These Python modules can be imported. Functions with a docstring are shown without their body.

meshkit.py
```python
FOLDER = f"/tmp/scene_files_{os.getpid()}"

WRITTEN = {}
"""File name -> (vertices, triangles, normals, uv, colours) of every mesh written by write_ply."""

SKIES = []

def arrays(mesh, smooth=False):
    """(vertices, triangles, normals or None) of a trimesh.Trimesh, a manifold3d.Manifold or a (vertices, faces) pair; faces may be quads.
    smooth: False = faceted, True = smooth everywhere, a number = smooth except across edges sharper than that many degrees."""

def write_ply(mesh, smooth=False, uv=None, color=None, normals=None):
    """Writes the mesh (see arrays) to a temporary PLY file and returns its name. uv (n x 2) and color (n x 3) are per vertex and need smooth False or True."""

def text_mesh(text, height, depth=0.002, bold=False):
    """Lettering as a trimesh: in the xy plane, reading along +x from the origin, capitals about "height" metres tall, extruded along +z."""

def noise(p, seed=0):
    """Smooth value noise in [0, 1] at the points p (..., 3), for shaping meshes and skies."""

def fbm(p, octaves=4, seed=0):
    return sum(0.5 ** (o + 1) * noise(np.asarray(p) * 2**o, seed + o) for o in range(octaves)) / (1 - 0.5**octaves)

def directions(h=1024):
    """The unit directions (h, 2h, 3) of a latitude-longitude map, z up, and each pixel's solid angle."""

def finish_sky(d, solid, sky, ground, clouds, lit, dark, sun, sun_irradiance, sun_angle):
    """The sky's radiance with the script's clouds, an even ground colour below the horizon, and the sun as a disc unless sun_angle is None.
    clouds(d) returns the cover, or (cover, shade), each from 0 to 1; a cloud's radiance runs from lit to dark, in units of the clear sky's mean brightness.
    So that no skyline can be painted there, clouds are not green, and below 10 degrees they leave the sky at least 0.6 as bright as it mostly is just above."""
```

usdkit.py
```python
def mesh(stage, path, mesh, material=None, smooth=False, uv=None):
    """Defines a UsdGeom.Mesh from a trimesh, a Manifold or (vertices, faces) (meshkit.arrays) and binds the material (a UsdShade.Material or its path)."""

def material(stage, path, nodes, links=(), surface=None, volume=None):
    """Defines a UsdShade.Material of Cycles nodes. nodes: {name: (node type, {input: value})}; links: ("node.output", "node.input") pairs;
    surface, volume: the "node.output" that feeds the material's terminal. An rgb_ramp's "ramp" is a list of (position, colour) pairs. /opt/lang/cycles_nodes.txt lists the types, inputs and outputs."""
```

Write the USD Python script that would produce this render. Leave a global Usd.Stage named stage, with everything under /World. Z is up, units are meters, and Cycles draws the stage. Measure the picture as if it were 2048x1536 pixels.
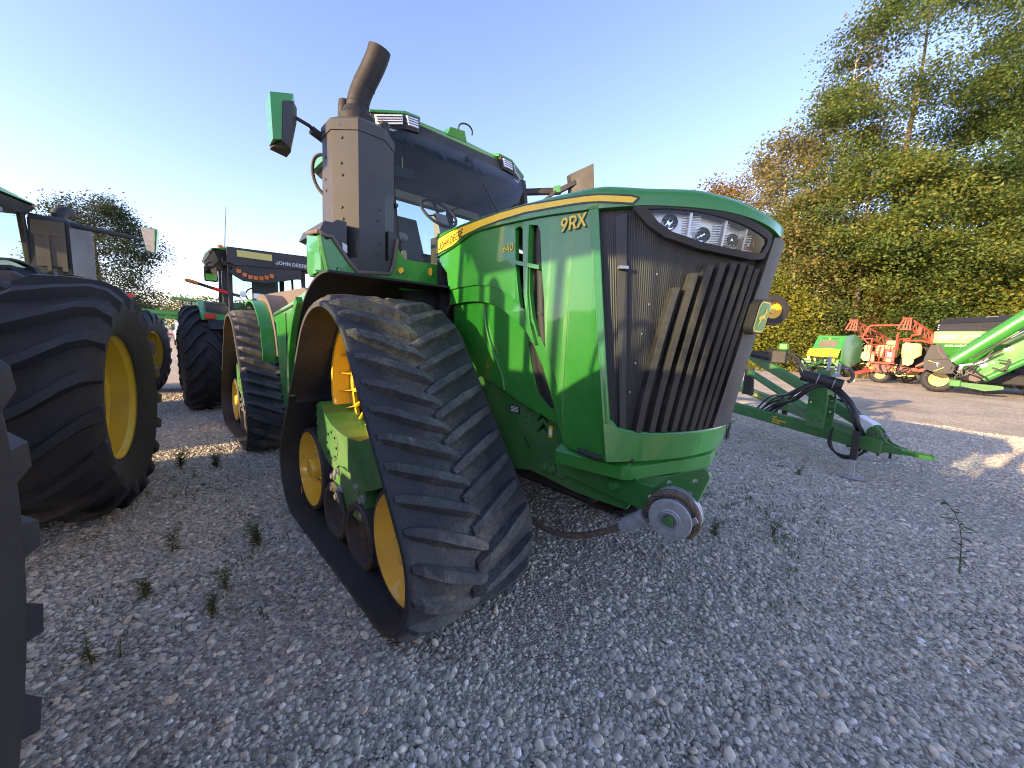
import math, random
import numpy as np
import trimesh
import shapely
import shapely.geometry as sg
from shapely import affinity
import meshkit, usdkit
from pxr import Usd, UsdGeom, UsdLux, UsdShade, Sdf, Gf, Vt

stage = Usd.Stage.CreateInMemory()
UsdGeom.SetStageUpAxis(stage, UsdGeom.Tokens.z)
UsdGeom.SetStageMetersPerUnit(stage, 1.0)
stage.SetDefaultPrim(UsdGeom.Xform.Define(stage, '/World').GetPrim())
UsdGeom.Scope.Define(stage, '/World/Looks')
PI = math.pi

# ------------------------------------------------------------------ camera, sky, sun, exposure
CAM_H, YAW, PITCH, ROLL = 1.6, 43.0, 7.0, 2.1
EXPOSURE = 1.64
_y, _p, _r = map(math.radians, (YAW, PITCH, ROLL))
F = np.array([-math.cos(_y)*math.cos(_p), math.sin(_y)*math.cos(_p), -math.sin(_p)])
_R0 = np.cross(F, [0, 0, 1.0]); _R0 /= np.linalg.norm(_R0)
_U0 = np.cross(_R0, F)
RV = math.cos(_r)*_R0 + math.sin(_r)*_U0
UV = -math.sin(_r)*_R0 + math.cos(_r)*_U0
cam = UsdGeom.Camera.Define(stage, '/World/camera')
cam.AddTransformOp().Set(Gf.Matrix4d(*map(float, (*RV, 0, *UV, 0, *(-F), 0, 0, 0, CAM_H, 1))))
cam.CreateFocalLengthAttr(13.0)
cam.CreateHorizontalApertureAttr(13.0*2048/772)
cam.CreateVerticalApertureAttr(13.0*1536/772)
cam.CreateClippingRangeAttr(Gf.Vec2f(0.02, 2000))
cam.CreateExposureAttr(EXPOSURE)

SUN_DIR = np.array([-0.17, -1.0, 0.0]); SUN_DIR /= np.linalg.norm(SUN_DIR)
SUN_EL = math.radians(14.0)
SUN = np.array([SUN_DIR[0]*math.cos(SUN_EL), SUN_DIR[1]*math.cos(SUN_EL), math.sin(SUN_EL)])
sky = UsdLux.DomeLight.Define(stage, '/World/sky')
sky.GetPrim().SetCustomDataByKey('kind', 'structure')
sky_mat = usdkit.material(stage, '/World/Looks/clear_sky', {
    'sky': ('sky_texture', {'sky_type': 'single_scattering', 'sun_disc': False, 'sun_elevation': SUN_EL,
                            'sun_rotation': math.atan2(SUN_DIR[0], SUN_DIR[1]), 'altitude': 200.0,
                            'air_density': 1.0, 'aerosol_density': 0.6, 'ozone_density': 1.6}),
    'tint': ('mix_color', {'blend_type': 'multiply', 'fac': 1.0, 'b': (1.08, 0.93, 1.13), 'use_clamp': False}),
    'bg': ('background_shader', {'strength': 0.15})}, [('sky.color', 'tint.a'), ('tint.result', 'bg.color')], surface='bg.background')
UsdShade.MaterialBindingAPI.Apply(sky.GetPrim()).Bind(sky_mat)
sun = UsdLux.DistantLight.Define(stage, '/World/sun')
sun.CreateNormalizeAttr(True)
sun.CreateIntensityAttr(1.15)
sun.CreateAngleAttr(0.5)
sun.CreateColorAttr(Gf.Vec3f(1.0, 0.71, 0.40))
_z = SUN; _x = np.cross([0, 0, 1.0], _z); _x /= np.linalg.norm(_x); _yv = np.cross(_z, _x)
sun.AddTransformOp().Set(Gf.Matrix4d(*map(float, (*_x, 0, *_yv, 0, *_z, 0, 0, 0, 20, 1))))

# ------------------------------------------------------------------ helpers: prims
_used = {}
def numbered(parent, name):
    k = (parent, name); n = _used.get(k, 0); _used[k] = n + 1
    return name if n == 0 else f'{name}_{n:03d}'

def setdata(prim, **kw):
    for k, v in kw.items():
        if v is not None:
            prim.SetCustomDataByKey(k, v)

def tone_primvar(m, tone):
    UsdGeom.PrimvarsAPI(m).CreatePrimvar('tone', Sdf.ValueTypeNames.FloatArray, 'vertex').Set(Vt.FloatArray.FromNumpy(np.asarray(tone, np.float32)))

class Thing:
    """an Xform under /World at the thing's base; parts are meshes below it. Part meshes are given in world axes relative to (0,0,0)
    when world=True (then the base is subtracted), else in the thing's own coordinates."""
    def __init__(s, name, label, cat, loc=(0, 0, 0), rotz=0.0, group=None, world=False):
        s.path = '/World/' + numbered('/World', name)
        s.x = UsdGeom.Xform.Define(stage, s.path)
        s.x.AddTranslateOp().Set(Gf.Vec3d(*map(float, loc)))
        if rotz:
            s.x.AddRotateZOp().Set(math.degrees(rotz))
        setdata(s.x.GetPrim(), label=label, category=cat, group=group)
        s.off = np.array(loc, float) if world else np.zeros(3)
    def part(s, name, mesh, mat, smooth=30, under=None, label=None, kind=None, tone=None):
        up = under or s.path
        path = up + '/' + numbered(up, name)
        if isinstance(mesh, (list, tuple)) and len(mesh) and isinstance(mesh[0], trimesh.Trimesh):
            mesh = trimesh.util.concatenate(list(mesh))
        if isinstance(mesh, trimesh.Trimesh):
            mesh = mesh.copy()
            mesh.vertices = np.asarray(mesh.vertices) - s.off
        else:
            mesh = (np.asarray(mesh[0], float) - s.off, mesh[1])
        m = usdkit.mesh(stage, path, mesh, M[mat], smooth=smooth)
        setdata(m.GetPrim(), label=label, kind=kind)
        if tone is not None:
            tone_primvar(m, tone)
        return path

def flat(name, mesh, mat, smooth=False, label=None, cat=None, group=None, kind=None, tone=None):
    path = '/World/' + numbered('/World', name)
    m = usdkit.mesh(stage, path, mesh, M[mat], smooth=smooth)
    setdata(m.GetPrim(), label=label, category=cat, group=group, kind=kind)
    if tone is not None:
        tone_primvar(m, tone)
    return path

def copy_thing(src, name, label, loc, rotz=0.0, group=None, scale=None):
    path = '/World/' + numbered('/World', name)
    x = UsdGeom.Xform.Define(stage, path)
    p = x.GetPrim()
    p.GetReferences().AddInternalReference(Sdf.Path(src.path))
    p.SetInstanceable(True)
    x.ClearXformOpOrder()
    ops = UsdGeom.Xformable(p)
    ops.AddTranslateOp().Set(Gf.Vec3d(*map(float, loc)))
    (ops.GetRotateZOp() if hasattr(ops, 'GetRotateZOp') and p.HasAttribute('xformOp:rotateZ') else None)
    order = ['xformOp:translate']
    a = p.CreateAttribute('xformOp:rotateZ', Sdf.ValueTypeNames.Float); a.Set(math.degrees(rotz)); order.append('xformOp:rotateZ')
    if scale is not None:
        a = p.CreateAttribute('xformOp:scale', Sdf.ValueTypeNames.Float3); a.Set(Gf.Vec3f(*map(float, np.broadcast_to(scale, 3)))); order.append('xformOp:scale')
    UsdGeom.Xformable(p).GetXformOpOrderAttr().Set(Vt.TokenArray(order))
    setdata(p, label=label, group=group)
    return path

# ------------------------------------------------------------------ helpers: geometry
def TM(v, f, merge=True):
    v = np.asarray(v, float); f = np.asarray(f, int)
    if f.shape[1] == 4:
        f = np.vstack([f[:, [0, 1, 2]], f[:, [0, 2, 3]]])
    return trimesh.Trimesh(v, f, process=merge)

def cat(*ms):
    out = []
    for m in ms:
        out.extend(m if isinstance(m, (list, tuple)) else [m])
    return trimesh.util.concatenate(out)

def hull(pts):
    return trimesh.convex.convex_hull(np.asarray(pts, float))

def box(x0, x1, y0, y1, z0, z1, b=0.0):
    if b <= 0:
        return hull([(x, y, z) for x in (x0, x1) for y in (y0, y1) for z in (z0, z1)])
    P = []
    for sx, x in ((1, x0), (-1, x1)):
        for sy, y in ((1, y0), (-1, y1)):
            for sz, z in ((1, z0), (-1, z1)):
                P += [(x+sx*b, y+sy*b, z), (x+sx*b, y, z+sz*b), (x, y+sy*b, z+sz*b)]
    return hull(P)

def obox(c, size, ax, up=(0, 0, 1), b=0.0):
    """box of size (along ax, across, up)"""
    ax = np.asarray(ax, float); ax = ax/np.linalg.norm(ax)
    s = np.cross(up, ax); s /= np.linalg.norm(s); u = np.cross(ax, s)
    m = box(-size[0]/2, size[0]/2, -size[1]/2, size[1]/2, -size[2]/2, size[2]/2, b)
    m.vertices = np.asarray(c) + m.vertices @ np.stack([ax, s, u])
    return m

def bar(a, b, w, h=None, up=(0, 0, 1), bev=0.0):
    a, b = np.asarray(a, float), np.asarray(b, float)
    d = b - a
    if abs(np.dot(d/np.linalg.norm(d), up)) > 0.98:
        up = (1, 0, 0)
    return obox((a+b)/2, (np.linalg.norm(d), w, h or w), d, up, bev)

def tube(pts, r, n=10, cap=True):
    pts = np.asarray(pts, float); k = len(pts)
    r = np.broadcast_to(np.asarray(r, float), k)
    t = np.gradient(pts, axis=0); t /= np.linalg.norm(t, axis=1, keepdims=True)
    u = np.cross(t[0], [0, 0, 1.0])
    if np.linalg.norm(u) < 1e-3:
        u = np.cross(t[0], [1.0, 0, 0])
    u /= np.linalg.norm(u)
    V = []
    a = np.arange(n)*2*PI/n
    for i in range(k):
        u = u - t[i]*np.dot(u, t[i]); u /= np.linalg.norm(u)
        w = np.cross(t[i], u)
        V.append(pts[i] + r[i]*(np.outer(np.cos(a), u) + np.outer(np.sin(a), w)))
    V = np.vstack(V); Fc = []
    for i in range(k-1):
        for j in range(n):
            q = (i*n+j, i*n+(j+1) % n, (i+1)*n+(j+1) % n, (i+1)*n+j)
            Fc += [(q[0], q[1], q[2]), (q[0], q[2], q[3])]
    if cap:
        V = np.vstack([V, pts[0], pts[-1]]); c0, c1 = k*n, k*n+1
        for j in range(n):
            Fc += [(c0, (j+1) % n, j), (c1, (k-1)*n+j, (k-1)*n+(j+1) % n)]
    return trimesh.Trimesh(V, Fc, process=False)

def cyl(a, b, r, n=20):
    return tube([a, b], r, n)

def spline(pts, n=24):
    pts = np.asarray(pts, float)
    from scipy.interpolate import CubicSpline
    d = np.r_[0, np.cumsum(np.linalg.norm(np.diff(pts, axis=0), axis=1))]
    return CubicSpline(d, pts)(np.linspace(0, d[-1], n))

def lathe(prof, axis='y', c=(0, 0, 0), n=48, closed=False):
    """prof: (r, a) pairs, a along the axis."""
    prof = np.asarray(prof, float); k = len(prof)
    t = np.arange(n)*2*PI/n
    V = []
    for r, a in prof:
        x, z = r*np.cos(t), r*np.sin(t)
        if axis == 'y':
            V.append(np.stack([x, np.full(n, a), z], 1))
        elif axis == 'z':
            V.append(np.stack([x, z, np.full(n, a)], 1))
        else:
            V.append(np.stack([np.full(n, a), x, z], 1))
    V = np.vstack(V) + np.asarray(c, float); Fc = []
    kk = k if closed else k-1
    for i in range(kk):
        i2 = (i+1) % k
        for j in range(n):
            q = (i*n+j, i*n+(j+1) % n, i2*n+(j+1) % n, i2*n+j)
            Fc += [(q[0], q[2], q[1]), (q[0], q[3], q[2])]
    m = trimesh.Trimesh(V, Fc, process=True)
    m.update_faces(m.nondegenerate_faces())
    return m

def polys(p):
    return [g for g in getattr(p, 'geoms', [p]) if g.geom_type == 'Polygon' and g.area > 1e-7]

def extr(poly, h):
    if not hasattr(poly, 'exterior') and not hasattr(poly, 'geoms'):
        poly = sg.Polygon(poly)
    return cat([trimesh.creation.extrude_polygon(g, h, engine='earcut') for g in polys(poly)])

def prism(poly, y0, y1, plane='xz'):
    """polygon in (x,z) extruded along y, or (y,z) along x, or (x,y) along z"""
    m = extr(poly, y1-y0); v = np.array(m.vertices)
    if plane == 'xz':
        m.vertices = np.stack([v[:, 0], v[:, 2]+y0, v[:, 1]], 1); m.invert()
    elif plane == 'yz':
        m.vertices = np.stack([v[:, 2]+y0, v[:, 0], v[:, 1]], 1)
    else:
        m.vertices = v + [0, 0, y0]
    return m

def wrap(poly, fn, thick, step=0.06, axis=0):
    """polygon (u,v) laid on the surface fn(u,v,offset)->(n,3), with thickness; cut in strips so that it follows the curvature"""
    if not hasattr(poly, 'geom_type'):
        poly = sg.Polygon(poly)
    poly = shapely.segmentize(poly.buffer(0), step)
    out = []
    a0, b0, a1, b1 = poly.bounds
    lo, hi = (a0, a1) if axis == 0 else (b0, b1)
    n = max(1, int(math.ceil((hi-lo)/step)))
    es = np.linspace(lo, hi, n+1)
    for i in range(n):
        bx = sg.box(es[i], b0-1, es[i+1], b1+1) if axis == 0 else sg.box(a0-1, es[i], a1+1, es[i+1])
        for g in polys(poly.intersection(bx)):
            v, f = trimesh.creation.triangulate_polygon(g, engine='earcut')
            v = np.asarray(v)
            out.append(trimesh.Trimesh(fn(v[:, 0], v[:, 1], 0.0), f, process=False))
            if thick:
                out.append(trimesh.Trimesh(fn(v[:, 0], v[:, 1], -thick), np.asarray(f)[:, ::-1], process=False))
    if thick:
        for g in polys(poly):
            for ring in [g.exterior, *g.interiors]:
                q = np.asarray(ring.coords)[:, :2]
                A, B = fn(q[:, 0], q[:, 1], 0.0), fn(q[:, 0], q[:, 1], -thick)
                k = len(q); V = np.vstack([A, B])
                Fc = [x for i in range(k-1) for x in ((i, i+1, k+i+1), (i, k+i+1, k+i))]
                out.append(trimesh.Trimesh(V, Fc, process=False))
    m = trimesh.util.concatenate(out)
    m.merge_vertices()
    return m

def text_on(text, h, fn, bold=True, skew=0.0, wide=1.0, depth=0.003):
    """lettering whose (x,y) in metres is laid on fn(x,y,offset)"""
    m = meshkit.text_mesh(text, h, depth, bold=bold)
    v = np.array(m.vertices)
    m.vertices = fn((v[:, 0]+skew*v[:, 1])*wide, v[:, 1], v[:, 2])
    return m

def plane_fn(o, u, v):
    o, u, v = (np.asarray(a, float) for a in (o, u, v))
    u = u/np.linalg.norm(u); v = v - u*np.dot(u, v); v /= np.linalg.norm(v)
    n = np.cross(u, v)
    return lambda x, y, d: o + np.outer(x, u) + np.outer(y, v) + np.outer(np.broadcast_to(d, np.shape(x)), n)

def hexbolt(p, d, r=0.018, h=0.014):
    p, d = np.asarray(p, float), np.asarray(d, float); d = d/np.linalg.norm(d)
    return cat(cyl(p, p+d*h*0.35, r*1.45, 12), cyl(p, p+d*h, r, 6))

def mirror_y(m, yc):
    m = m.copy(); v = np.array(m.vertices); v[:, 1] = 2*yc - v[:, 1]; m.vertices = v; m.invert(); return m

# ------------------------------------------------------------------ materials
M = {}
def mat(name, nodes, links=(), surface='p.BSDF', volume=None):
    M[name] = usdkit.material(stage, '/World/Looks/' + name, nodes, links, surface, volume)

def plain(name, col, rough=0.5, metal=0.0, coat=0.0, var=0.0, scale=6.0, dust=0.0, dustcol=(0.30, 0.25, 0.18), bump=0.0, bscale=120.0, bev=0.0, extra=None):
    """a principled material with optional tone variation, patchy dust, fine bump and softened edges"""
    p = {'base_color': col, 'roughness': rough, 'metallic': metal, 'coat_weight': coat, 'coat_roughness': 0.06}
    p.update(extra or {})
    nodes, links = {'p': ('principled_bsdf', p), 'g': ('geometry', {})}, []
    if var or dust:
        nodes['n'] = ('noise_texture', {'scale': scale, 'detail': 6.0, 'roughness': 0.62})
        links.append(('g.position', 'n.vector'))
        lo = [c*(1-var) for c in col]; hi = [min(1, c*(1+var)) for c in col]
        nodes['r'] = ('rgb_ramp', {'ramp': [(0.3, lo), (0.7, hi)]})
        links.append(('n.fac', 'r.fac'))
        last = 'r.color'
        if dust:
            nodes['n2'] = ('noise_texture', {'scale': scale*0.35, 'detail': 9.0, 'roughness': 0.75})
            links.append(('g.position', 'n2.vector'))
            nodes['r2'] = ('rgb_ramp', {'ramp': [(0.38, (0, 0, 0)), (0.72, (dust, dust, dust))]})
            links.append(('n2.fac', 'r2.fac'))
            nodes['mx'] = ('mix_color', {'b': dustcol})
            links += [('r2.color', 'mx.fac'), ('r.color', 'mx.a')]
            last = 'mx.result'
            nodes['rr'] = ('map_range', {'from_min': 0.3, 'from_max': 0.75, 'to_min': rough, 'to_max': min(1, rough+0.35)})
            links += [('n2.fac', 'rr.value'), ('rr.result', 'p.roughness')]
        links.append((last, 'p.base_color'))
    nrm = None
    if bev:
        nodes['bv'] = ('bevel', {'samples': 4, 'radius': bev}); nrm = 'bv.bevel'
    if bump:
        nodes['nb'] = ('noise_texture', {'scale': bscale, 'detail': 4.0})
        nodes['b'] = ('bump', {'strength': bump, 'distance': 0.004})
        links += [('g.position', 'nb.vector'), ('nb.fac', 'b.height')]
        if nrm:
            links.append((nrm, 'b.normal'))
        nrm = 'b.normal'
    if nrm:
        links.append((nrm, 'p.normal'))
    mat(name, nodes, links)

GREEN = (0.018, 0.175, 0.016)
plain('green_paint', GREEN, 0.22, coat=0.7, var=0.05, scale=3.0, dust=0.10, dustcol=(0.22, 0.24, 0.12), bump=0.02, bscale=900, bev=0.006)
plain('green_frame', (0.016, 0.13, 0.02), 0.38, coat=0.15, var=0.12, scale=5.0, dust=0.25, bump=0.05, bscale=300, bev=0.005)
plain('green_far', (0.02, 0.17, 0.02), 0.4, var=0.12, scale=3.0, dust=0.2)
plain('yellow_paint', (0.62, 0.40, 0.018), 0.3, coat=0.4, var=0.08, scale=4.0, dust=0.25, dustcol=(0.36, 0.28, 0.14), bump=0.03, bscale=400, bev=0.004)
plain('decal_yellow', (0.78, 0.52, 0.02), 0.35)
plain('decal_dull', (0.42, 0.36, 0.10), 0.45)
plain('decal_black', (0.012, 0.014, 0.013), 0.4)
plain('decal_white', (0.75, 0.75, 0.73), 0.4)
plain('decal_orange', (0.75, 0.22, 0.03), 0.45)
plain('black_plastic', (0.008, 0.008, 0.009), 0.5, var=0.15, scale=8.0, dust=0.12, bump=0.05, bscale=600, bev=0.004)
plain('liner', (0.012, 0.012, 0.013), 0.75)
plain('shroud', (0.0125, 0.0128, 0.0145), 0.42, coat=0.1, var=0.15, scale=5.0, dust=0.10, bump=0.03, bscale=700, bev=0.004)
plain('exhaust', (0.016, 0.0155, 0.0165), 0.5, metal=0.4, var=0.35, scale=14.0, dust=0.25, dustcol=(0.045, 0.033, 0.026), bump=0.06, bscale=200)
plain('exhaust_inside', (0.01, 0.009, 0.009), 0.9)
plain('steel', (0.42, 0.42, 0.43), 0.45, metal=0.8, var=0.15, scale=30.0)
plain('galvanised', (0.33, 0.345, 0.36), 0.48, metal=0.55, var=0.22, scale=28.0, dust=0.2, dustcol=(0.5, 0.5, 0.48), bump=0.08, bscale=120, bev=0.003)
plain('wire_rope', (0.14, 0.105, 0.075), 0.6, metal=0.4, var=0.4, scale=40.0, bump=0.2, bscale=300)
plain('chrome', (0.85, 0.85, 0.86), 0.12, metal=1.0)
plain('reflector', (0.72, 0.72, 0.71), 0.25, metal=0.4)
plain('brown_plastic', (0.085, 0.066, 0.058), 0.55, var=0.15, scale=5.0, dust=0.2)
plain('seat_cloth', (0.06, 0.062, 0.065), 0.85)
plain('headliner', (0.45, 0.46, 0.48), 0.8)
plain('tan_frame', (0.10, 0.08, 0.055), 0.6)
plain('cab_plastic', (0.20, 0.20, 0.19), 0.6)
plain('red_paint', (0.30, 0.025, 0.02), 0.4, var=0.2, scale=6.0, dust=0.3)
plain('red_faded', (0.27, 0.045, 0.026), 0.6, var=0.2, scale=5.0, dust=0.25)
plain('red_band', (0.65, 0.03, 0.025), 0.4)
plain('cream_tank', (0.46, 0.39, 0.17), 0.5, var=0.1, scale=2.0, dust=0.2)
plain('amber', (0.42, 0.10, 0.012), 0.25, coat=0.5)
plain('red_lens', (0.5, 0.02, 0.02), 0.25, coat=0.5)
plain('white_paint', (0.78, 0.78, 0.78), 0.25, coat=0.5)
plain('tarp', (0.018, 0.018, 0.020), 0.6, var=0.2, scale=3.0, bump=0.2, bscale=8.0)
plain('hose', (0.013, 0.013, 0.014), 0.45, var=0.2, scale=20.0)
plain('bark', (0.11, 0.085, 0.06), 0.9, var=0.4, scale=5.0, bump=0.5, bscale=14.0)
plain('bark_pale', (0.50, 0.46, 0.38), 0.8, var=0.35, scale=2.5, bump=0.3, bscale=14.0)
plain('tag_orange', (0.85, 0.42, 0.03), 0.6)
plain('rubber_roller', (0.013, 0.013, 0.015), 0.55, var=0.2, scale=12.0, dust=0.18, bev=0.006)
plain('tyre_rubber', (0.0125, 0.013, 0.0155), 0.55, var=0.25, scale=5.0, dust=0.22, dustcol=(0.06, 0.045, 0.032), bump=0.12, bscale=60)
# a sidewall with more brown dust
plain('tyre_side', (0.015, 0.014, 0.0145), 0.7, var=0.3, scale=4.0, dust=0.4, dustcol=(0.06, 0.044, 0.03), bump=0.12, bscale=60)
# track rubber: pale dried mud in worn patches and streaks
def belt_mat(name, amount, dirt, base, mid=0.0):
    nodes = {
        'g': ('geometry', {}),
        'n1': ('noise_texture', {'scale': 6.5, 'detail': 10.0, 'roughness': 0.70}),
        'n2': ('noise_texture', {'scale': 55.0, 'detail': 6.0, 'roughness': 0.7}),
        'r1': ('rgb_ramp', {'ramp': [(0.44, (0, 0, 0)), (0.56, (amount*0.55,)*3), (0.68, (amount,)*3)]}),
        'r2': ('rgb_ramp', {'ramp': [(0.36, (0.25, 0.25, 0.25)), (0.60, (1, 1, 1))]}),
        'mul': ('mix_color', {'blend_type': 'multiply', 'fac': 1.0}),
        'sx': ('separate_xyz', {}), 'dy': ('math', {'math_type': 'subtract', 'value2': 1.20}), 'ab': ('math', {'math_type': 'absolute'}),
        'mr': ('map_range', {'from_min': 0.03, 'from_max': 0.20, 'to_min': mid, 'to_max': 0.0}),
        'mm': ('math', {'math_type': 'multiply'}), 'add': ('math', {'math_type': 'add', 'use_clamp': True}), 'bw': ('rgb_to_bw', {}), 'bw2': ('rgb_to_bw', {}),
        'n3': ('noise_texture', {'scale': 2.2, 'detail': 5.0, 'roughness': 0.6}),
        'dirtc': ('rgb_ramp', {'ramp': [(0.40, dirt[0]), (0.60, dirt[1])]}),
        'base': ('rgb_ramp', {'ramp': [(0.3, base[0]), (0.7, base[1])]}),
        'mx': ('mix_color', {}),
        'nb': ('noise_texture', {'scale': 70.0, 'detail': 6.0, 'roughness': 0.72}),
        'b': ('bump', {'strength': 0.5, 'distance': 0.008}),
        'bv': ('bevel', {'samples': 4, 'radius': 0.007}),
        'p': ('principled_bsdf', {'roughness': 0.62})}
    mat(name, nodes, [('g.position', 'n1.vector'), ('g.position', 'n2.vector'), ('g.position', 'n3.vector'), ('n1.fac', 'r1.fac'), ('n2.fac', 'r2.fac'),
        ('r1.color', 'mul.a'), ('r2.color', 'mul.b'), ('mul.result', 'bw.color'), ('g.position', 'sx.vector'), ('sx.y', 'dy.value1'), ('dy.value', 'ab.value1'), ('ab.value', 'mr.value'),
        ('r2.color', 'bw2.color'), ('mr.result', 'mm.value1'), ('bw2.val', 'mm.value2'), ('bw.val', 'add.value1'), ('mm.value', 'add.value2'),
        ('n3.fac', 'dirtc.fac'), ('n2.fac', 'base.fac'), ('add.value', 'mx.fac'), ('base.color', 'mx.a'), ('dirtc.color', 'mx.b'),
        ('mx.result', 'p.base_color'), ('g.position', 'nb.vector'), ('nb.fac', 'b.height'), ('bv.bevel', 'b.normal'), ('b.normal', 'p.normal')])
belt_mat('belt_rubber', 0.55, ((0.10, 0.095, 0.085), (0.20, 0.17, 0.12)), ((0.016, 0.016, 0.018), (0.036, 0.036, 0.039)), 0.75)
belt_mat('lug_rubber', 0.75, ((0.12, 0.118, 0.112), (0.24, 0.21, 0.135)), ((0.022, 0.022, 0.024), (0.056, 0.056, 0.059)), 0.25)
belt_mat('belt_inside', 0.45, ((0.045, 0.038, 0.031), (0.085, 0.07, 0.055)), ((0.014, 0.013, 0.013), (0.03, 0.028, 0.027)))
# fine ribbed screen behind the nose
mat('grille_screen', {
    'g': ('geometry', {}), 'sx': ('separate_xyz', {}), 'm': ('math', {'math_type': 'multiply', 'value2': 700.0}), 's': ('math', {'math_type': 'sine'}),
    'm2': ('math', {'math_type': 'multiply', 'value2': 1150.0}), 's2': ('math', {'math_type': 'sine'}), 'mul': ('math', {'math_type': 'multiply_add', 'value2': 0.0}),
    'b': ('bump', {'strength': 0.35, 'distance': 0.002}),
    'r': ('rgb_ramp', {'ramp': [(0.0, (0.010, 0.0095, 0.009)), (0.9, (0.022, 0.020, 0.018))]}),
    'p': ('principled_bsdf', {'roughness': 0.5})},
    [('g.position', 'sx.vector'), ('sx.y', 'm2.value1'), ('m2.value', 's2.value1'), ('sx.z', 'm.value1'), ('m.value', 's.value1'),
     ('s.value', 'mul.value1'), ('s2.value', 'mul.value3'), ('mul.value', 'b.height'), ('b.normal', 'p.normal'), ('s2.value', 'r.fac'), ('r.color', 'p.base_color')])
plain('louver', (0.010, 0.0095, 0.009), 0.42, coat=0.0, var=0.2, scale=10.0, dust=0.2, bev=0.003)
# panes
def pane(name, tint, gloss=0.9):
    mat(name, {'t': ('transparent_bsdf', {'color': tint}), 'gl': ('glossy_bsdf', {'color': (gloss,)*3, 'roughness': 0.01}), 'f': ('fresnel', {'IOR': 1.5}), 'mx': ('mix_closure', {})},
        [('f.fac', 'mx.fac'), ('t.BSDF', 'mx.closure1'), ('gl.BSDF', 'mx.closure2')], surface='mx.closure')
pane('window_glass', (0.78, 0.86, 0.84))
pane('lens_glass', (0.95, 0.96, 0.96))
plain('mirror_glass', (0.75, 0.77, 0.78), 0.03, metal=1.0)

def leafmat(name, ramp, trans=0.35):
    mat(name, {'a': ('attribute', {'attribute': 'tone'}), 'r': ('rgb_ramp', {'ramp': ramp}), 'd': ('principled_bsdf', {'roughness': 0.55}),
               't': ('translucent_bsdf', {}), 'mx': ('mix_closure', {'fac': trans})},
        [('a.fac', 'r.fac'), ('r.color', 'd.base_color'), ('r.color', 't.color'), ('d.BSDF', 'mx.closure1'), ('t.BSDF', 'mx.closure2')], surface='mx.closure')
leafmat('leaf_green', [(0, (0.025, 0.050, 0.013)), (0.5, (0.068, 0.115, 0.020)), (0.85, (0.135, 0.165, 0.025)), (1, (0.22, 0.19, 0.03))])
leafmat('leaf_olive', [(0, (0.042, 0.062, 0.016)), (0.5, (0.115, 0.135, 0.030)), (0.9, (0.16, 0.13, 0.035)), (1, (0.24, 0.16, 0.04))])
leafmat('leaf_pale', [(0, (0.06, 0.075, 0.030)), (0.5, (0.15, 0.145, 0.055)), (0.9, (0.24, 0.18, 0.06)), (1, (0.30, 0.20, 0.07))])
leafmat('leaf_orange', [(0, (0.10, 0.07, 0.02)), (0.5, (0.24, 0.14, 0.03)), (0.9, (0.32, 0.15, 0.03)), (1, (0.36, 0.13, 0.03))])
leafmat('leaf_yellow', [(0, (0.06, 0.085, 0.012)), (0.5, (0.155, 0.175, 0.018)), (0.9, (0.26, 0.235, 0.02)), (1, (0.30, 0.17, 0.03))])
leafmat('leaf_dark', [(0, (0.014, 0.028, 0.012)), (0.6, (0.035, 0.055, 0.02)), (1, (0.07, 0.08, 0.025))])
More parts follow.
